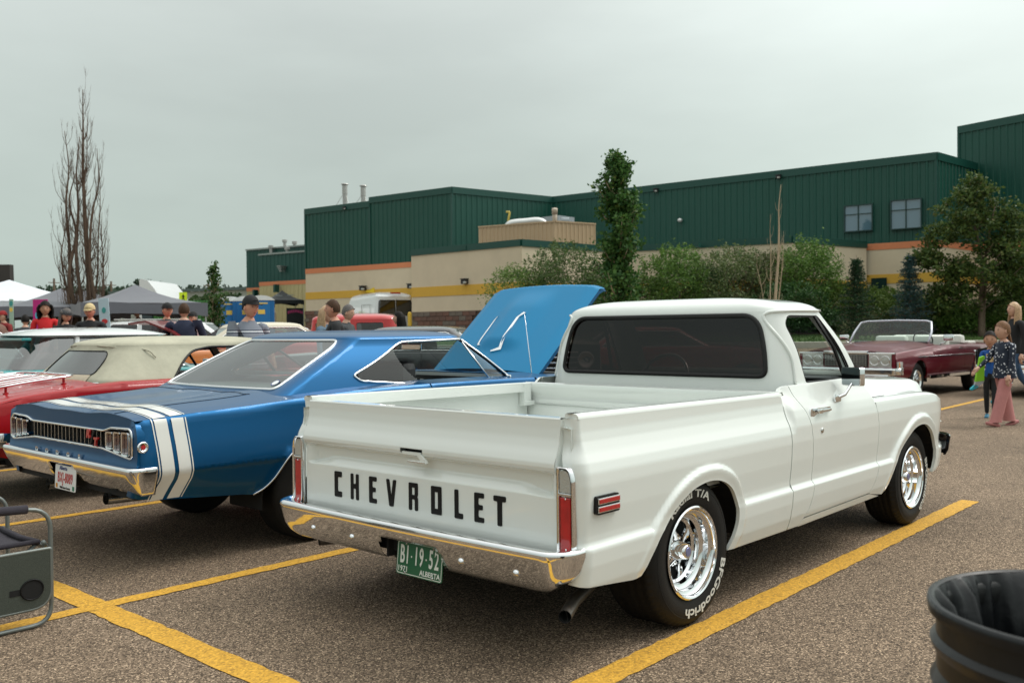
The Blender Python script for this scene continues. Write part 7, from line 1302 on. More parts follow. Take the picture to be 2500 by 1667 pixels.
# ================================================================== canopies, banners, toilets, sign, chair, bin
def canopy(name, label, p, rz, w_, d_, ze, zp, m, val=.25, ridge=0.0, group='pop-up canopies', sag=.06, legs=True):
    r = empty(name, p, rz, label, 'canopy', group); hx, hy = w_/2, d_/2; z0 = p.z
    cor = [(-hx, -hy), (hx, -hy), (hx, hy), (-hx, hy)]; top = [(-hx*ridge, 0), (hx*ridge, 0)]
    for k in range(4):
        a, c = cor[k], cor[(k+1) % 4]; ta = min(top, key=lambda t: (t[0]-a[0])**2); tc = min(top, key=lambda t: (t[0]-c[0])**2); G = []
        for i in range(9):
            t = i/8; e = (a[0]+(c[0]-a[0])*t, a[1]+(c[1]-a[1])*t); q = (ta[0]+(tc[0]-ta[0])*t, 0); row = []
            for j in range(7): s = j/6; lift = .10*math.sin(PI*t)*(1-s); row.append((e[0]+(q[0]-e[0])*s, e[1]+(q[1]-e[1])*s, ze-z0+(zp-ze)*s-sag*math.sin(PI*s)*1.6*(1-.4*math.sin(PI*t))+lift*0))
            G.append(row)
        MB().grid(G).build('roof_panel', m, r, True)
        G = [[(a[0]+(c[0]-a[0])*t+0, a[1]+(c[1]-a[1])*t, ze-z0-h-.02*math.sin(t*9+k)) for h in (0, val*.5, val-(.10*math.sin(PI*t)))] for t in np.linspace(0, 1, 13)]; MB().grid(G).build('valance', m, r, True)
    if legs:
        for x, y in cor: b = MB(); b.tube([(x*.97, y*.97, 0), (x*.97, y*.97, ze-z0)], .022, 6); b.build('leg', M['grey_metal'], r)
    return r
def fab(n, c): return mat(n, c, .75, var=.05, vscale=3, sheen=.2)
GRY = fab('grey_canopy_fabric', (.115, .12, .14)); DGR = fab('dark_grey_fabric', (.07, .075, .09)); WHT = fab('white_canopy_fabric', (.66, .70, .75)); BLF = fab('black_canopy_fabric', (.010, .012, .014))
def pt(u, D): p = at(u, D); return p
canopy('canopy', 'large white pop-up canopy at the left edge', pt(25, 30), YAW+.1, 3, 5.2, zat(60, 738, 30), zat(60, 683, 30), WHT, ridge=0, val=.30).scale = (1, 1, 1)
canopy('canopy', 'grey canopy with a white ridge vent between the white canopy and the bare poplar', pt(150, 26.5), YAW+.5, 3.3, 3.3, zat(150, 752, 26), zat(150, 702, 26), GRY, val=.34)
canopy('canopy', 'small grey canopy behind the bare poplar', pt(215, 34), YAW+.3, 3, 3, zat(215, 742, 34), zat(215, 708, 34), DGR)
canopy('canopy', 'grey peaked canopy right of the bare poplar', pt(332, 25.5), YAW+.55, 3.1, 3.1, zat(330, 742, 25), zat(310, 695, 25.5), GRY, val=.36)
bc = canopy('canopy', 'black event canopy with pale printing beside the blue toilets', pt(690, 55), YAW+.45, 2.1, 2.1, zat(690, 734, 55), zat(680, 709, 55), BLF, val=.28)
PRT = mat('faded_print', (.35, .38, .38), .7); PKP = mat('pink_print', (.5, .05, .18), .7)
for k, (x, z, sx) in enumerate(((-.35, .55, .5), (.3, .50, .45), (-.3, -.12, .4), (.35, -.12, .5))):
    for j in range(6): b = MB(); b.box((-1.02 if z < 0 else -.62, x+(j-2.5)*.06, (zat(690, 734, 55)-bc.location.z)+z*.55+.0), (.02, .035, .07)); b.build('printed_letter', PRT, bc)
b = MB(); b.bbox((-.9, -.55, 1.2), (.06, 1.0, 1.6), .01); bk = b.build('banner_stand', BLF, bc)
for j in range(9): b = MB(); b.box((-.94, -.95+j*.1, 1.75+.08*math.sin(j/8*PI)), (.02, .06, .16)); b.build('printed_letter', PKP, bk)
tb = empty('display_table', at(668, 53), YAW, 'table with a red and dark cloth under the black canopy', 'table'); b = MB(); b.bbox((0, 0, .72), (.7, 1.8, .05), .01); b.build('table_top', M['white_letter'], tb); b = MB(); b.box((-.36, -.35, .37), (.02, .55, .68)); b.build('red_cloth', REDP, tb); b = MB(); b.box((-.355, .35, .37), (.02, .8, .68)); b.build('dark_cloth', mat('maroon_cloth', (.08, .01, .015), .8), tb)
# banners
def banner(label, u, D, v0, v1, wpx, base, spots, tilt=0.0):
    p = at(u, D); p.z = zat(u, v1, D)*0+0; z1 = zat(u, v0, D); w_ = wpx*D/FPX; r = empty('banner', p, YAW, label, 'banner', 'printed banners'); b = MB(); b.bbox((0, 0, (z1+.25)/2), (.02, w_, z1-.25), .004, M=Matrix.Rotation(tilt, 3, 'X')); b.build('sheet', base, r)
    for y, z, sy, sz, m in spots: 
        c = Vector((-.014, -y*w_, z*z1)); c = Matrix.Rotation(tilt, 3, 'X') @ (c-Vector((0, 0, (z1+.25)/2)))+Vector((0, 0, (z1+.25)/2)); b = MB(); b.prism([(sy*w_*math.cos(a)*.5, sz*z1*math.sin(a)*.5) for a in np.linspace(0, 2*PI, 11)[:-1]], lambda a, q: (c.x-.004, c.y+a, c.z+q), lambda a, q: (c.x+.004, c.y+a, c.z+q)); b.build('print_shape', m, r)
    b = MB(); b.box((0, 0, .06), (.4, w_, .12)); b.build('base', M['grey_metal'], r); return r
mk = lambda n, c: mat(n, c, .6); CYB = mk('print_cyan', (.08, .42, .6)); YEL = mk('print_yellow', (.8, .55, .1)); WPR = mk('print_white', (.7, .7, .7)); REDM = mk('print_red', (.5, .03, .03)); TLB = mk('print_teal', (.05, .3, .28))
banner('tall magenta banner left of the red T-shirt', 100, 20.5, 731, 840, 36, mk('magenta_sheet', (.50, .015, .20)), [(-.1, .84, .5, .10, CYB), (.1, .93, .6, .025, WPR), (-.2, .62, .25, .05, YEL), (.0, .50, .3, .05, WPR), (.05, .42, .35, .05, WPR), (-.1, .33, .3, .06, mk('print_violet', (.25, .08, .5)))])
banner('pale blue banner with red hearts right of the cream cap', 260, 20, 728, 797, 25, mk('pale_blue_sheet', (.42, .56, .62)), [(0, .88, .4, .06, TLB), (0, .77, .6, .05, REDM), (.05, .68, .3, .04, YEL), (0, .62, .4, .06, TLB), (.1, .54, .35, .05, REDM), (0, .47, .6, .02, mk('print_navy', (.02, .02, .12)))], tilt=-.06)
banner('narrow yellow and teal feather banner at the left edge', 29, 24, 730, 800, 10, mk('pale_green_sheet', (.35, .5, .4)), [(0, .95, .9, .06, TLB), (0, .88, .8, .05, YEL)])
# portable toilets
for k, (u, D) in enumerate(((560, 39.5), (598, 39.5), (636, 38.6))):
    BLU = mat('toilet_blue', (.006, .13, .36), .35) if k == 0 else BLU; p = at(u, D); r = empty('portable_toilet', p, YAW+.35, 'blue portable toilet with a white roof, '+('left one behind the slim leafy tree', 'middle one behind the black cap', 'right one nearest the black canopy')[k], 'portable toilet', 'portable toilets')
    b = MB(); b.bbox((0, 0, 1.0), (1.1, 1.05, 1.85), .05); b.build('cabin', BLU, r); b = MB(); b.bbox((-.56, 0, 1.0), (.04, .66, 1.7), .02); b.build('door', mat('toilet_door', (.01, .16, .42), .35) if 'toilet_door' not in bpy.data.materials else bpy.data.materials['toilet_door'], r)
    G = [[(x*1.14/2, y*1.10/2, 1.92+.20*(1-abs(y)**2.5)) for y in np.linspace(-1, 1, 11)] for x in (-1, 1)]; b = MB(); b.grid(G); b.add([(x*.57, y*.55, z) for x in (-1,) for y, z in [(q, 1.92+.20*(1-abs(q)**2.5)) for q in np.linspace(-1, 1, 11)]], [tuple(range(11))]); b.build('roof', WHP, r); b = MB(); b.box((-.585, 0, 1.45), (.01, .28, .18)); b.build('notice', YEL, r); b = MB(); b.box((-.585, 0, 1.80), (.01, .5, .05)); b.build('name_strip', YEL, r)
# green container, crossing sign
r = empty('storage_container', at(470, 47), YAW-.06, 'green ribbed container behind the crossing sign', 'container'); b = MB(); W_ = 2.6; zt = zat(470, 735, 47)-r.location.z
row = []; k = 22
for i in range(k): row += [(-1.9+3.6*i/k+3.6/k*t, o) for t, o in ((0, 0), (.4, 0), (.5, .05), (.9, .05))]
b.grid([[(-.9-o, a, z) for a, o in row] for z in (.0, zt)]); b.box((0, -.1, zt/2), (1.75, 3.58, zt-.01)); b.build('shell', mat('container_green', (.05, .19, .045), .5), r); b = MB(); b.box((-.9, 1.85, zt*.5), (.3, .5, zt)); b.build('end_post', mat('dark_slate', (.03, .05, .06), .5), r)
sg_ = empty('crossing_sign', at(448.5, 60), YAW+.05, 'fluorescent yellow-green pedestrian crossing sign', 'sign'); zc = zat(448, 726, 60)-sg_.location.z; S = 60/FPX
b = MB(); b.prism(rrect(-9.5*S, -12.5*S, 9.5*S, 12.5*S, 1.2*S, 3), lambda a, z: (-.01, a, zc+z), lambda a, z: (.01, a, zc+z)); b.build('plate', mat('fluorescent_lime', (.62, .80, .01), .5), sg_); b = MB(); b.tube([(.03, 0, 0), (.03, 0, zc+.3)], .03, 8); b.build('post', M['grey_metal'], sg_)
fig = [[(-.3, 6.0), (1.5, 6.0), (1.5, 8.2), (-.3, 8.2)], [(-1.2, 5.6), (1.6, 5.6), (2.0, -.5), (-1.0, -.5)], [(-1.0, -.3), (1.0, -.3), (-2.2, -8.6), (-4.0, -8.6)], [(.0, -.3), (2.0, -.3), (4.0, -8.6), (2.3, -8.6)], [(-1.2, 5.6), (-4.2, .4), (-3.2, .0), (-.4, 3.6)], [(1.5, 5.6), (4.3, 1.8), (3.6, 1.0), (1.2, 3.4)]]
for pl in fig: b = MB(); b.prism([(a*S, z*S) for a, z in pl], lambda a, z: (-.016, -a, zc+z), lambda a, z: (-.009, -a, zc+z)); b.build('walking_figure', M['black'], sg_)
# bollard by the van
b = MB(); b.lathe([(.09, 0), (.09, 1.35), (.06, 1.42), (0, 1.44)], 12); tag(b.build('bollard', mat('bollard_yellow', (.6, .38, .03), .5), loc=at(1001, 40), smooth=True), 'yellow steel bollard right of the white van', 'bollard')
# folding camp chair with side table
ch = empty('camp_chair', (-2.2, 1.65, 0), 0, 'folding grey-framed camp chair with a side table and cup hole at the left edge', 'chair'); FR = mat('chair_tube', (.19, .21, .20), .4, .5, var=.1); CF = mat('dark_canvas', (.028, .024, .034), .85, bump=.5, bscale=300, var=.12, vscale=30)
def cl(x, y, z): return (x+2.2, y-1.65, z)
for y, nm in ((1.39, 'leg_frame'), (1.93, 'leg_frame')):
    P_ = rpoly([(-2.50, .012), (-1.945, .012), (-1.945, .555 if y < 1.5 else .56), (-2.50, .59)], [.08, .09, .10, .08], 6); b = MB(); b.tube([cl(a, y, z) for a, z in P_], .0105, 10, closed=True); b.build(nm, FR, ch, True)
    b = MB(); b.tube([cl(-2.05, y, .565), cl(-2.45, y, .587)], .021, 12); b.build('armrest', CF, ch, True)
    b = MB(); b.tube([cl(-2.0+.02, y+(.05 if y < 1.5 else -.05), .395), cl(-2.46, y+(.05 if y < 1.5 else -.05), .02)], .009, 8); b.tube([cl(-1.93, y+(.03 if y < 1.5 else -.03), .14), cl(-2.46, y+(.03 if y < 1.5 else -.03), .40)], .009, 8); b.build('cross_brace', FR, ch, True)
b = MB(); b.grid([[cl(x, y, .395-.02*math.sin((y-1.44)/.46*PI)) for y in np.linspace(1.43, 1.90, 7)] for x in (-2.46, -2.2, -1.99)]); o_ = b.build('seat', CF, ch, True); md = o_.modifiers.new('thick', 'SOLIDIFY'); md.thickness = .008
b = MB(); b.tube([cl(-1.99, 1.43, .395), cl(-1.985, 1.66, .383), cl(-1.99, 1.90, .395)], .016, 8); b.tube([cl(-2.47, 1.43, .40), cl(-1.985, 1.43, .398)], .012, 8); b.tube([cl(-2.47, 1.90, .40), cl(-1.985, 1.90, .398)], .012, 8); b.build('seat_rail', CF, ch, True)
b = MB(); b.tube([cl(-1.975, 1.40, .40), cl(-1.955, 1.42, .37), cl(-1.96, 1.90, .37), cl(-1.975, 1.92, .40)], .0105, 8); b.build('front_rail', FR, ch, True)
SPK = mat('speckled_table_top', (.045, .055, .045), .55, var=.9, vscale=420); tabl = rpoly([(-2.47, .372), (-1.958, .372), (-1.958, .10), (-2.47, .10)], [.01, .01, .09, .09], 6); cup = [(-2.047+.050*math.cos(a), .195+.046*math.sin(a)) for a in np.linspace(0, 2*PI, 25)[:-1]]
b = MB(); b.prism(tabl, lambda a, z: cl(a, 1.352, z), lambda a, z: cl(a, 1.366, z)); b.build('side_table', SPK, ch); b = MB(); b.tube([cl(a, 1.359, z) for a, z in tabl], .0085, 8, closed=True); b.build('table_edge', FR, ch, True)
b = MB(); b.prism(cup, lambda a, z: cl(a, 1.3495, z), lambda a, z: cl(a, 1.3525, z)); b.prism([(-2.145, .178), (-2.085, .178), (-2.085, .206), (-2.145, .206)], lambda a, z: cl(a, 1.3500, z), lambda a, z: cl(a, 1.3525, z)); b.build('cup_hole', M['void'], ch); b = MB(); b.tube([cl(a, 1.3495, z) for a, z in cup], .004, 6, closed=True); b.build('cup_rim', M['black'], ch, True)
b = MB(); b.grid([[cl(-2.50+.01*i, y, z) for y in (1.39, 1.66, 1.93)] for i, z in ((0, .55), (1, .75), (0, .95))]); b.build('backrest', CF, ch)
# ribbed black litter barrel with a bin liner
bn = empty('litter_barrel', (-1.72, -2.866, 0), 0, 'black ribbed litter barrel with a bin liner at the bottom right corner', 'barrel'); BM_ = mat('barrel_black', (.007, .0075, .0075), .36, spec=.35, var=.2, vscale=20, bump=.1, bscale=30); LN = mat('bin_liner', (.006, .007, .008), .32, spec=.35, bump=.25, bscale=22)
pr = [(.272, 0), (.272, .50), (.274, .505), (.283, .52), (.274, .535), (.272, .54), (.272, .655), (.276, .665), (.286, .685), (.276, .705), (.270, .715), (.270, .735), (.284, .755), (.286, .765), (.280, .772), (.268, .782), (.268, .815), (.274, .826), (.284, .831), (.290, .838), (.289, .846), (.282, .849), (.277, .845), (.275, .80), (.272, .3), (0, .3)]
MB().lathe(pr, 96).build('barrel', BM_, bn, auto=40)
rb2 = np.random.default_rng(5); G = []
for j in range(361):
    a = 2*PI*j/360; f = (.5+.5*math.sin(a*17+2.2*math.sin(a*3)))**2; g2_ = (.5+.5*math.sin(a*41+1.7*math.sin(a*5)))**2; G.append([((r-(.014+.024*dp)*f*dp-.012*g2_*dp)*math.cos(a), (r-(.014+.024*dp)*f*dp-.012*g2_*dp)*math.sin(a), z+zz*f) for r, z, dp, zz in ((.2895, .822, 0, 0), (.2915, .838, 0, 0), (.2895, .8475, 0, 0), (.281, .848, 0, 0), (.2765, .842, .1, 0), (.272, .81, .7, 0), (.262, .72, 1, 0), (.245, .55, 1.2, .01), (.20, .40, 1.2, 0), (.02, .36, 0, 0))])
MB().grid(G).build('bin_liner', LN, bn, True)
for z, r, amp, ph in ((.628, .2745, .018, 0), (.60, .2745, .012, 1.1), (.585, .2742, .02, 2.0)): b = MB(); b.tube([(r*math.cos(a), r*math.sin(a), z+amp*math.sin(a*2+ph)) for a in np.linspace(0, 2*PI, 61)[:-1]], .0035, 6, closed=True); b.build('liner_string', LN, bn, True)
# ================================================================== people: one continuous skinned body each, hair, hats and prints as parts
SK = {k: mat('skin_'+k, c, .55, var=.06, vscale=20) for k, c in (('fair', (.58, .34, .24)), ('tan', (.48, .25, .16)), ('ruddy', (.55, .27, .18)), ('brown', (.36, .19, .12)))}
EYE = mat('eye_dark', (.02, .015, .012), .3); LIP = mat('lip', (.26, .07, .06), .5)
def skinmesh(V, E, R, root=0, sub=1):
    me = bpy.data.meshes.new('sk'); me.from_pydata([tuple(v) for v in V], E, []); o = bpy.data.objects.new('sk', me); COL.objects.link(o); m1 = o.modifiers.new('s', 'SKIN'); m1.use_smooth_shade = True
    for i, v in enumerate(me.skin_vertices[0].data): v.radius = R[i] if isinstance(R[i], tuple) else (R[i], R[i]); v.use_root = (i == root)
    m2 = o.modifiers.new('u', 'SUBSURF'); m2.levels = sub; m2.render_levels = sub
    dg = bpy.context.evaluated_depsgraph_get(); me2 = bpy.data.meshes.new_from_object(o.evaluated_get(dg)); v = [tuple(p.co) for p in me2.vertices]; f = [tuple(p.vertices) for p in me2.polygons]
    bpy.data.objects.remove(o); bpy.data.meshes.remove(me); bpy.data.meshes.remove(me2); return v, f
def head_mesh(b, c, s, yaw, pitch, mi, mi_eye, mi_lip, roll=0):
    """c: centre of the skull, s: head height; local +x is the face"""
    Rm = Matrix.Rotation(yaw, 3, 'Z') @ Matrix.Rotation(pitch, 3, 'Y') @ Matrix.Rotation(roll, 3, 'X'); n, m = 24, 18; P = []
    for i in range(m+1):
        th = PI*i/m; z = math.cos(th); row = []
        for j in range(n):
            a = 2*PI*j/n; r = math.sin(th); x, y = r*math.cos(a), r*math.sin(a); fr = max(0, math.cos(a))
            X = x*.40+(-.03); Y = y*.335; Z = z*.50
            if z < 0: k = (-z)**1.4; X = X*(1-.10*k)+.03*k*fr; Y *= 1-.30*k
            if x < 0 and z < -.3: X *= 1-.25*(-z-.3)
            nose = math.exp(-((y/.11)**2))*math.exp(-(((z+.12)/.16)**2))*(.10 if x > .3 else 0); brow = -.025*math.exp(-((abs(y)-.34)/.16)**2)*math.exp(-((z-.02)/.10)**2)*(x > .3); chin = .035*math.exp(-((z+.86)/.16)**2)*math.exp(-(y/.25)**2)*(x > 0)
            X += nose+brow+chin; row.append(tuple(Vector(c)+Rm @ (Vector((X, Y, Z))*s)))
        row.append(row[0]); P.append(row)
    b.grid(P, mi); f = lambda x, y, z: tuple(Vector(c)+Rm @ (Vector((x, y, z))*s))
    for sg in (-1, 1):
        b.bbox(f(.325, sg*.135, .01), (.03*s, .07*s, .03*s), .008*s, M=Rm, mi=mi_eye); b.bbox(f(-.01, sg*.335, -.05), (.12*s, .05*s, .20*s), .03*s, M=Rm, mi=mi); b.bbox(f(.325, sg*.135, .075), (.02*s, .10*s, .018*s), .006*s, M=Rm, mi=mi_eye)
    b.bbox(f(.335, 0, -.27), (.03*s, .13*s, .030*s), .01*s, M=Rm, mi=mi_lip); return Rm, f
def hand_mesh(b, w, d, side, s, mi, curl=.5):
    """w wrist, d direction of the forearm, palm then five jointed fingers"""
    d = Vector(d).normalized(); up = Vector((0, 0, 1)) if abs(d.z) < .9 else Vector((1, 0, 0)); lat = d.cross(up).normalized(); nrm = lat.cross(d).normalized()
    if side < 0: lat = -lat
    w = Vector(w); k = w+d*.055*s; b.tube([w-d*.01, w+d*.02*s, k, w+d*.09*s], [.024*s, .030*s, .038*s, .030*s], 8, mi=mi)
    for i, (o, l) in enumerate(((-.028, .062), (-.009, .072), (.010, .068), (.028, .052))):
        p = w+d*.088*s+lat*o*s; q = p+d*l*.45*s-nrm*l*.15*curl*s; r = q+d*l*.35*s-nrm*l*.45*curl*s; t = r+d*l*.12*s-nrm*l*.4*curl*s; b.tube([p-d*.02*s, q, r, t], [.0088*s, .0085*s, .0078*s, .006*s], 6, mi=mi)
    p = w+d*.03*s-lat*.030*s; b.tube([p, p+d*.03*s-lat*.022*s-nrm*.012*s, p+d*.062*s-lat*.018*s-nrm*.028*s], [.012*s, .011*s, .008*s], 6, mi=mi)
def person(label, pos, face, h, shirt, pants, skin='fair', build=1.0, sleeve=.5, arms=((.1, .25, .1), (.1, .25, .1)), legs=((0, 0), (0, 0)), hair=None, hat=None, head=(0, 0), shoes=None, lean=0.0, belly=0.0, group=None, female=False, sh_len=0.0, hand_s=1.0, kid=False):
    """arms: (swing forward, out, elbow bend) for left, right. legs: (thigh swing, knee bend)"""
    root = empty('person', pos, face, label, 'person', group); S = h/1.75; hd = (.25 if kid else .245*S); W_ = build
    hip = Vector((0, 0, .93*S)); sp = Matrix.Rotation(lean, 3, 'Y'); f = lambda x, y, z: hip+sp @ Vector((x, y, z))
    V = [hip, f(.0+belly*.5, 0, .14*S), f(belly*.6, 0, .28*S), f(-.01, 0, .44*S), f(-.005, 0, .515*S), f(.005, 0, .555*S)]; R = [(.155*W_*S, .115*W_*S), (.150*W_*S+belly*.3, .115*W_*S+belly), (.160*W_*S, .118*W_*S+belly*.5), (.165*W_*S, .110*W_*S), (.105*S*W_, .080*S), (.064*S, .062*S)]; E = [(0, 1), (1, 2), (2, 3), (3, 4), (4, 5)]
    V.append(f(.015, 0, .61*S)); R.append((.056*S, .056*S)); E.append((5, 6)); hands = []
    for k, (sg, (sw, ou, el)) in enumerate(zip((1, -1), arms)):
        shl = f(-.01, sg*.185*S*W_**.7, .485*S); cvl = f(-.01, sg*.10*S*W_**.7, .475*S); a = Vector((math.sin(sw)*math.cos(ou), sg*math.sin(ou), -math.cos(sw)*math.cos(ou))); e = shl+a*.29*S; s2 = sw+el; a2 = Vector((math.sin(s2)*math.cos(ou*.3), sg*math.sin(ou)*.2-sg*.15*min(1, el), -math.cos(s2)*math.cos(ou*.3))).normalized(); wr = e+a2*.25*S; n = len(V); V += [shl, shl.lerp(e, .5), e, e.lerp(wr, .55), wr, cvl]; R += [.062*S*W_**.7, .055*S*W_**.8, .045*S*W_**.7, .038*S*W_**.6, .026*S, .080*S*W_**.6]; E += [(3, n+5), (n+5, n), (n, n+1), (n+1, n+2), (n+2, n+3), (n+3, n+4)]; hands.append((wr, a2, sg))
    feet = []
    for sg, (sw, kn) in zip((1, -1), legs):
        hj = Vector((0, sg*.095*S*W_, .86*S)); a = Vector((math.sin(sw), 0, -math.cos(sw))); k = hj+a*.41*S; s2 = sw-kn; a2 = Vector((math.sin(s2), 0, -math.cos(s2))); an = k+a2*.40*S; n = len(V); V += [hj, hj.lerp(k, .5), k, k.lerp(an, .4), an]; R += [.092*S*W_, .083*S*W_, .060*S, .058*S, .042*S]; E += [(0, n), (n, n+1), (n+1, n+2), (n+2, n+3), (n+3, n+4)]; feet.append((an, s2, sg))
    dz = -min(min(a.z for a, _, _ in feet)-.075*S, 10)
    v, fc = skinmesh(V, E, R); b = MB(); b.add(v, fc, 0); mats = [shirt, pants, SK[skin], shoes or M['black'], EYE, LIP]; hc = f(.035+math.sin(head[1])*.05, 0, .59*S+hd*.47)
    Rm, hf = head_mesh(b, hc, hd, head[0], head[1], 2, 4, 5)
    for wr, a2, sg in hands: hand_mesh(b, wr, a2, sg, S*hand_s, 2)
    for an, s2, sg in feet:
        t = max(-.5, min(.9, -s2*.8)); Rf = Matrix.Rotation(t, 3, 'Y'); b.bbox(tuple(an+Rf @ Vector((.055*S, 0, -.045*S))), (.25*S, .085*S, .065*S), .03*S, M=Rf, mi=3); b.tube([an, an+Vector((0, 0, -.04*S))], .038*S, 8, mi=3)
    me = b.mesh('body'); mi = np.zeros(len(me.polygons), np.int32); me.polygons.foreach_get('material_index', mi)
    spi = sp.inverted()
    for p in me.polygons[:len(fc)]:
        c = Vector(p.center); l = spi @ (c-hip); ar = min((((c-w_).length, sg) for w_, _, sg in hands)); shl_d = None; m_ = 0
        in_arm = False; outy = abs(l.y) > .20*S*W_ or any(((c-V[7+6*k+j]).length < .075*S*W_) for k in (0, 1) for j in (2, 3, 4))
        if outy:
            best = min(((c-V[7+6*k]).length, k) for k in (0, 1)); d_ = best[0]/(.54*S); m_ = 0 if d_ < sleeve else 2
        elif l.z < -.02*S-sh_len: m_ = 1
        elif l.z > .545*S: m_ = 2
        if c.z < .80*S-sh_len: m_ = 1 if not outy or c.z < .55*S else m_
        p.material_index = m_
    me.shade_smooth(); body = link('body', me, None, root, True)
    for q in mats: me.materials.append(q)
    body.location = (0, 0, dz)
    def hp(*a): return Vector(hf(*a))+Vector((0, 0, dz))
    if hair:
        col, kind = hair; b = MB(); n = 20; P = []
        lo = {'short': -.28, 'buzz': -.15, 'long': -.35, 'curly': -.5, 'pony': -.25}[kind]
        for i in range(11):
            th = PI*.62*i/10; row = []
            for j in range(n+1):
                a = 2*PI*j/n; fr = math.cos(a); zz = math.cos(th); r = math.sin(th); lim = .12+.30*max(0, fr) if kind != 'curly' else .05+.3*max(0, fr); z_ = max(zz, lim*2-.25 if fr > .1 else lo*1.6); q = 1.06+(.12 if kind == 'curly' else .0)+.02*math.sin(a*7+th*9); x, y, z = (r*fr*.40-.035)*q, r*math.sin(a)*.345*q, z_*.5*q; row.append(tuple(hp(x, y, z)))
            P.append(row)
        b.grid(P)
        rr = random.Random(int(h*1000+pos[0]*10))
        if kind in ('long', 'curly', 'pony'):
            N_ = {'long': 80, 'curly': 70, 'pony': 34}[kind]
            for k in range(N_):
                a = PI*.42+PI*1.16*(k/N_) if kind != 'pony' else PI+rr.uniform(-.5, .5); L_ = {'long': rr.uniform(1.5, 2.1), 'curly': rr.uniform(.7, 1.25), 'pony': rr.uniform(1.5, 2.1)}[kind]; x0, y0 = math.cos(a)*.40-.03, math.sin(a)*.35
                if kind == 'pony': x0, y0 = -.40, rr.uniform(-.06, .06)
                z0 = .28 if kind != 'pony' else -.12; pts = []
                for t in np.linspace(0, 1, 7):
                    w1_ = (.07*math.sin(t*14+k) if kind == 'curly' else .02*math.sin(t*5+k)); o = (1+.25*math.sin(t*PI*.8)) if kind != 'curly' else 1.1+.35*math.sin(t*PI); pts.append(hp(x0*o-(.18*t if kind == 'pony' else .06*t)+w1_, y0*o*(1-.2*t if kind == 'long' else 1)+w1_*.5, z0-L_*t))
                b.tube(pts, [hd*(.045 if kind != 'curly' else .065)*(1-.6*abs(t-.35)) for t in np.linspace(0, 1, 7)], 5)
        b.build('hair', col, root, True)
    if hat:
        col, kind = hat; b = MB(); P = []
        for i in range(9):
            th = PI*.5*i/8; P.append([tuple(hp((math.sin(th)*math.cos(a)*.43-.035), math.sin(th)*math.sin(a)*.375, .13+.42*math.cos(th)*(1.05 if kind == 'cap' else .8))) for a in np.linspace(0, 2*PI, 25)])
        b.grid(P)
        if kind == 'cap': b.prism([(.30, -.30), (.62, -.22), (.70, 0), (.62, .22), (.30, .30)], lambda x, y: tuple(hp(x, y, .13-.06*(x-.3)-.15*y*y)), lambda x, y: tuple(hp(x, y, .16-.06*(x-.3)-.15*y*y)))
        else: b.grid([[tuple(hp(math.cos(a)*.43*k-.03, math.sin(a)*.375*k, .14-.05*(k-1))) for k in (1, 1.18, 1.2, 1.0)] for a in np.linspace(0, 2*PI, 25)])
        b.build('hat', col, root, True)
    root['_s'] = S; del root['_s']; return root, f, dz, hp, hands
clo = lambda n, c, **k: mat(n, c, .85, bump=.25, bscale=35, var=.08, vscale=14, **k)
REDT = clo('red_tee', (.52, .012, .015)); BLKC = clo('black_cloth', (.012, .013, .015)); NVY = clo('navy_tee', (.012, .018, .045)); JN = clo('jeans', (.03, .07, .14)); GRYC = clo('charcoal_cloth', (.05, .055, .06)); BEI = clo('beige_cloth', (.36, .31, .23)); DEN = clo('denim', (.10, .16, .22)); PNK = clo('pink_trousers', (.48, .20, .19)); BLT = clo('blue_tee', (.01, .08, .32)); NVJ = clo('navy_jacket', (.010, .017, .035))
HB1, HB2, HBL, HGR = mat('hair_black', (.010, .008, .007), .6, spec=.15), mat('hair_brown', (.06, .032, .018), .6, var=.35, vscale=40, spec=.15), mat('hair_blond', (.46, .30, .17), .45, var=.35, vscale=45), mat('hair_grey', (.13, .12, .115), .7, var=.25, vscale=30, spec=.15); HLB = mat('hair_light_brown', (.17, .085, .042), .55, var=.35, vscale=45, spec=.2)
CAPK, CAPC, CAPG = clo('cap_black', (.012, .012, .013)), clo('cap_cream', (.55, .44, .24)), clo('cap_grey', (.06, .065, .07))
VA = YAW                               # facing: 0 = away from the camera, PI = towards it, PI/2 to the left
def face_to(a): return VA+a
def pl(u, D): p = at(u, D); return p
def hh(u, v, D): return zat(u, v, D)-terr(D)
person('person in a bright red T-shirt with a white emblem and long curly black hair', pl(112, 19), face_to(PI+.35), hh(110, 741, 19), REDT, BLKC, 'tan', .95, .45, arms=((.2, .12, .5), (.15, .15, .35)), hair=(HB1, 'curly'), female=True, head=(.1, 0))
r_ = bpy.context.scene.objects  # noqa
pr_, f_, dz_, hp_, hn_ = person('person in a grey flat cap and black jacket looking down to the right', pl(160, 17), face_to(PI+.9), hh(160, 757, 17), BLKC, JN, 'fair', 1.0, 1.2, hair=(HGR, 'long'), hat=(CAPG, 'beanie'), head=(0, .35))
person('person in a cream cap and black zip jacket facing the camera', pl(222, 17.5), face_to(PI+.1), hh(220, 747, 17.5), BLKC, JN, 'ruddy', 1.12, 1.2, hair=(HGR, 'short'), hat=(CAPC, 'cap'), head=(0, .15))
person('person in a beige jacket and dark cap bending over behind the cream cap', pl(200, 21), face_to(PI/2+.2), 1.62, BEI, JN, 'ruddy', 1.15, 1.2, hair=(HGR, 'short'), hat=(CAPK, 'cap'), lean=.55, head=(0, .2))
person('person in a dark grey top and blue jeans standing left of the magenta banner', pl(62, 22), face_to(.3), 1.80, GRYC, JN, 'fair', 1.05, .6, hair=(HB1, 'short'), arms=((.3, .1, .9), (.3, .1, .9)))
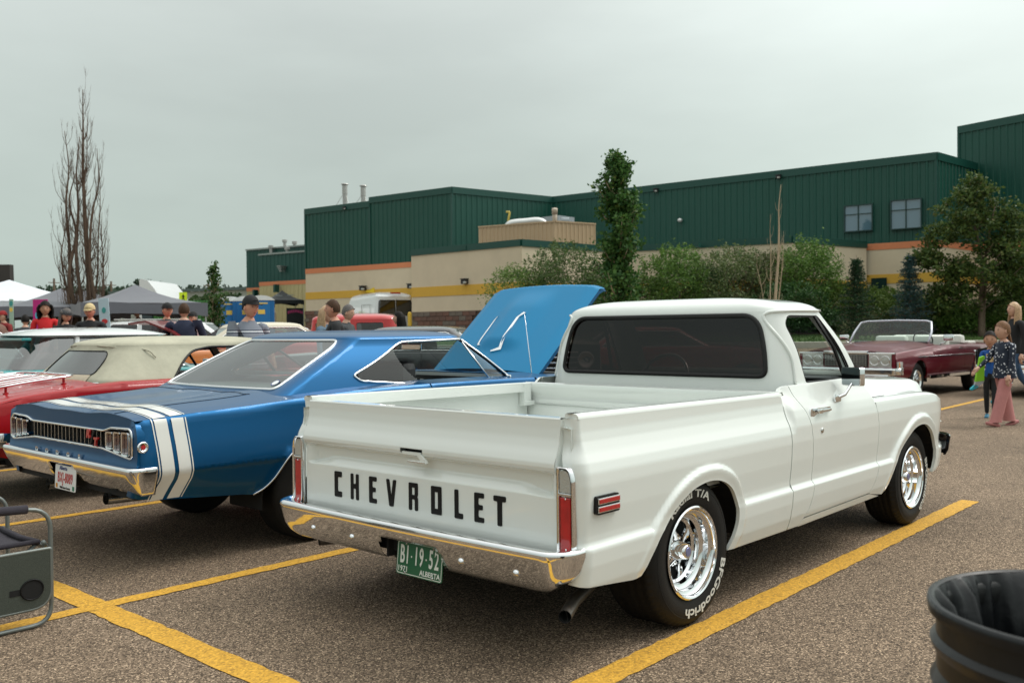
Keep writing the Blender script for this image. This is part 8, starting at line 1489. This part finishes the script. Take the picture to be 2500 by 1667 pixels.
person('person in a red cap and red top at the left edge by the white canopy', pl(10, 24), face_to(PI-.4), 1.85, clo('dark_red_cloth', (.22, .02, .02)), BLKC, 'fair', 1.05, .6, hair=(HB1, 'short'), hat=(clo('cap_red', (.3, .02, .02)), 'cap'))
person('person in black under the grey canopy with one arm raised', pl(338, 27), face_to(PI-.6), 1.7, BLKC, BLKC, 'fair', 1.1, 1.2, hair=(HB1, 'short'), arms=((1.0, .2, .6), (.2, .1, .3)))
person('person in a black cap and grey polo shirt with a green collar', pl(408, 18), face_to(PI+.75), hh(410, 745, 18), GRYC, BLKC, 'ruddy', 1.1, .5, hat=(CAPK, 'cap'), hair=(HGR, 'short'))
person('heavy-set person in a navy T-shirt seen from behind', pl(450, 16.5), face_to(.25), hh(455, 745, 16.5), NVY, BLKC, 'fair', 1.42, .48, arms=((.25, .28, 1.15), (.25, .28, 1.15)), hair=(HB2, 'short'), belly=.03)
person('person in a light shirt and dark cap just behind the navy T-shirt', pl(474, 19.5), face_to(PI-.3), 1.78, DEN, JN, 'fair', .95, .5, hat=(CAPK, 'cap'), hair=(HGR, 'short'))
# striped polo
STR = mat('striped_polo', (.20, .22, .26), .85, bump=.2, bscale=40); nt = STR.node_tree; t_ = nt.nodes.new('ShaderNodeTexCoord'); sx_ = nt.nodes.new('ShaderNodeSeparateXYZ'); nt.links.new(t_.outputs['Object'], sx_.inputs[0]); rp_ = nt.nodes.new('ShaderNodeValToRGB'); rp_.color_ramp.interpolation = 'CONSTANT'; mr_ = nt.nodes.new('ShaderNodeMapRange'); mr_.inputs['From Min'].default_value = .9; mr_.inputs['From Max'].default_value = 1.5; nt.links.new(sx_.outputs['Z'], mr_.inputs['Value']); nt.links.new(mr_.outputs[0], rp_.inputs[0]); cr = rp_.color_ramp; cr.elements[0].color = (.17, .19, .23, 1); cr.elements[1].position = .99; cr.elements[1].color = (.17, .19, .23, 1)
for z0 in (.985, 1.165, 1.345):
    for o, c in ((0, (.012, .02, .045, 1)), (.010, (.55, .58, .62, 1)), (.026, (.012, .02, .045, 1)), (.036, (.17, .19, .23, 1))): e = cr.elements.new(((z0+o)-.9)/.6); e.color = c
nt.links.new(rp_.outputs[0], nt.nodes['Principled BSDF'].inputs['Base Color'])
_, _, _, hp2, _ = person('person in a grey polo shirt with navy and white stripes and a black cap', pl(608, 10.6), face_to(-PI/2-.55), hh(608, 730, 10.6), STR, JN, 'ruddy', 1.28, .5, hair=(HB1, 'buzz'), hat=(CAPK, 'cap'), belly=.05, arms=((.1, .22, .3), (.1, .22, .3)), head=(-.15, .05))
person('person with long pale blond hair and a denim jacket beside the black shirt', pl(793, 14), face_to(-PI/2-.2), hh(795, 752, 14), DEN, JN, 'fair', .9, 1.2, hair=(HBL, 'long'), female=True)
person('person with short dark hair in a black shirt looking left', pl(818, 13), face_to(PI/2+.25), hh(815, 738, 13), BLKC, JN, 'ruddy', 1.22, .6, hair=(HB2, 'short'))
person('older person with grey hair and glasses peering over the black shirt', pl(846, 15), face_to(-PI/2-.3), hh(840, 749, 15), GRYC, JN, 'fair', 1.0, .6, hair=(HGR, 'short'), head=(0, .15))
person('person in red with long dark hair beside the white van', pl(978, 16.5), face_to(PI/2+.1), hh(975, 765, 16.5), REDT, BLKC, 'fair', .9, .5, hair=(HB1, 'long'), female=True)
person('distant person in a pale shirt next to the right-hand blue toilet', pl(668, 50), face_to(PI/2), 2.1, BEI, BLKC, 'fair', 1.0, .6, hair=(HB2, 'short'))
# woman and two children walking left across the lot
person('person with long blond hair, black top and blue jeans striding left behind the children', pl(2478, 16.2), face_to(PI/2+.08), 1.80, BLKC, JN, 'fair', .92, 1.3, arms=((-.1, .1, .3), (.3, .1, .4)), legs=((.42, .12), (-.42, .35)), hair=(HBL, 'long'), shoes=mat('teal_shoe', (.02, .3, .38), .6), female=True, head=(0, -.12))
_, _, _, hp3, hn3 = person('child in a blue T-shirt and black trousers carrying a lime green toy, half hidden', pl(2418, 14.0), face_to(PI-.55), 1.20, BLT, BLKC, 'tan', .85, .5, arms=((.15, .1, .5), (.3, .1, .7)), legs=((.15, .05), (-.1, .1)), hair=(HB1, 'pony'), shoes=mat('blue_shoe', (.02, .16, .26), .6), kid=True)
SPJ = mat('spotted_jacket', (.010, .017, .035), .8); nt = SPJ.node_tree; t_ = nt.nodes.new('ShaderNodeTexCoord'); v_ = nt.nodes.new('ShaderNodeTexVoronoi'); v_.inputs['Scale'].default_value = 26; nt.links.new(t_.outputs['Object'], v_.inputs['Vector']); m_ = nt.nodes.new('ShaderNodeMapRange'); m_.inputs['From Min'].default_value = .26; m_.inputs['From Max'].default_value = .31; m_.inputs['To Min'].default_value = 1; m_.inputs['To Max'].default_value = 0; nt.links.new(v_.outputs['Distance'], m_.inputs['Value']); mx_ = nt.nodes.new('ShaderNodeMix'); mx_.data_type = 'RGBA'; mx_.inputs[6].default_value = (.010, .017, .035, 1); mx_.inputs[7].default_value = (.62, .64, .68, 1); nt.links.new(m_.outputs[0], mx_.inputs[0]); nt.links.new(mx_.outputs[2], nt.nodes['Principled BSDF'].inputs['Base Color'])
girl, _, dz4, hp4, hn4 = person('child in a navy jacket with white spots, pink trousers and a long ponytail walking left', pl(2452, 12.9), face_to(PI/2+.15), 1.385, SPJ, PNK, 'fair', 1.12, 1.3, arms=((.15, .12, .1), (.55, .12, .35)), legs=((.32, .05), (-.22, .22)), hair=(HLB, 'pony'), shoes=mat('pink_sandal', (.42, .16, .15), .6), kid=True, sh_len=.10, hand_s=1.15)
b = MB(); P = []
for i, (z, r) in enumerate(((.66, .17), (.72, .165), (.80, .15), (.92, .145), (1.02, .13), (1.10, .09))): P.append([(r*.85*math.cos(a)*(1+.04*math.sin(a*5+i)), r*math.sin(a)*(1+.04*math.sin(a*4)), z) for a in np.linspace(0, 2*PI, 25)])
b.grid(P); b.build('jacket_skirt', SPJ, girl, True)
for sg in (-1, 1):                     # wide trouser legs
    b = MB(); P = []; a0 = .32 if sg > 0 else -.22
    for z, r in ((.68, .095), (.50, .088), (.30, .082), (.12, .082), (.06, .085)): P.append([((.74-z)*math.tan(a0)*.85+r*math.cos(a), sg*.075+r*.85*math.sin(a), z) for a in np.linspace(0, 2*PI, 17)])
    b.grid(P); b.build('trouser_leg', PNK, girl, True)
# lime, grey and blue foam toy held between the children
tp = at(2392, 13.2); ty = empty('foam_toy', tp, VA, 'lime green, grey and blue foam toy held between the two children', 'toy'); lat_ = lambda u, v, D=13.2: (0, -(u-2392)*D/FPX, zat(u, v, D)); b = MB()
for nm, pts, c in (('lime_part', [(2391, 872), (2403, 868), (2401, 930), (2380, 932)], (.25, .62, .02)), ('grey_part', [(2380, 932), (2402, 928), (2398, 936), (2376, 948)], (.38, .40, .42)), ('blue_tip', [(2380, 938), (2388, 944), (2370, 953), (2367, 950)], (.02, .42, .52))):
    b = MB(); b.prism([(lat_(*p)[1], lat_(*p)[2]) for p in rpoly(pts, 2, 2)], lambda y, z: (-.02, y, z), lambda y, z: (.02, y, z)); b.build(nm, mat('toy_'+nm, c, .6), ty)
# T-shirt emblem: a plain white rosette
for nm, pos_, m_ in (('shirt_emblem', None, WPR),):
    rt2 = [o for o in sc.objects if o.get('label', '').startswith('person in a bright red T-shirt with')][0]; b = MB(); S_ = 1.05
    b.prism([(.085*(1+.18*math.cos(7*a))*math.cos(a), .095*(1+.18*math.cos(7*a))*math.sin(a)) for a in np.linspace(0, 2*PI, 57)[:-1]], lambda y, z: (.152-.35*y*y, y, 1.33*S_+z), lambda y, z: (.10, y, 1.33*S_+z)); b.build('shirt_emblem', WPR, rt2)
gp = [o for o in sc.objects if 'green collar' in o.get('label', '')][0]; b = MB(); b.tube([(.075*math.cos(a)-.01, .095*math.sin(a), 1.50+.02*math.cos(a)*-1) for a in np.linspace(0, 2*PI, 17)[:-1]], .016, 6, closed=True); b.build('collar', clo('green_collar', (.01, .35, .18)), gp, True)
b = MB(); b.bbox((.105, 0, .90), (.012, .10, .12), .004); kd = [o for o in sc.objects if 'carrying a lime green toy' in o.get('label', '')][0]; b.build('shirt_print', mat('shirt_print', (.45, .32, .15), .7, var=.9, vscale=60), kd)
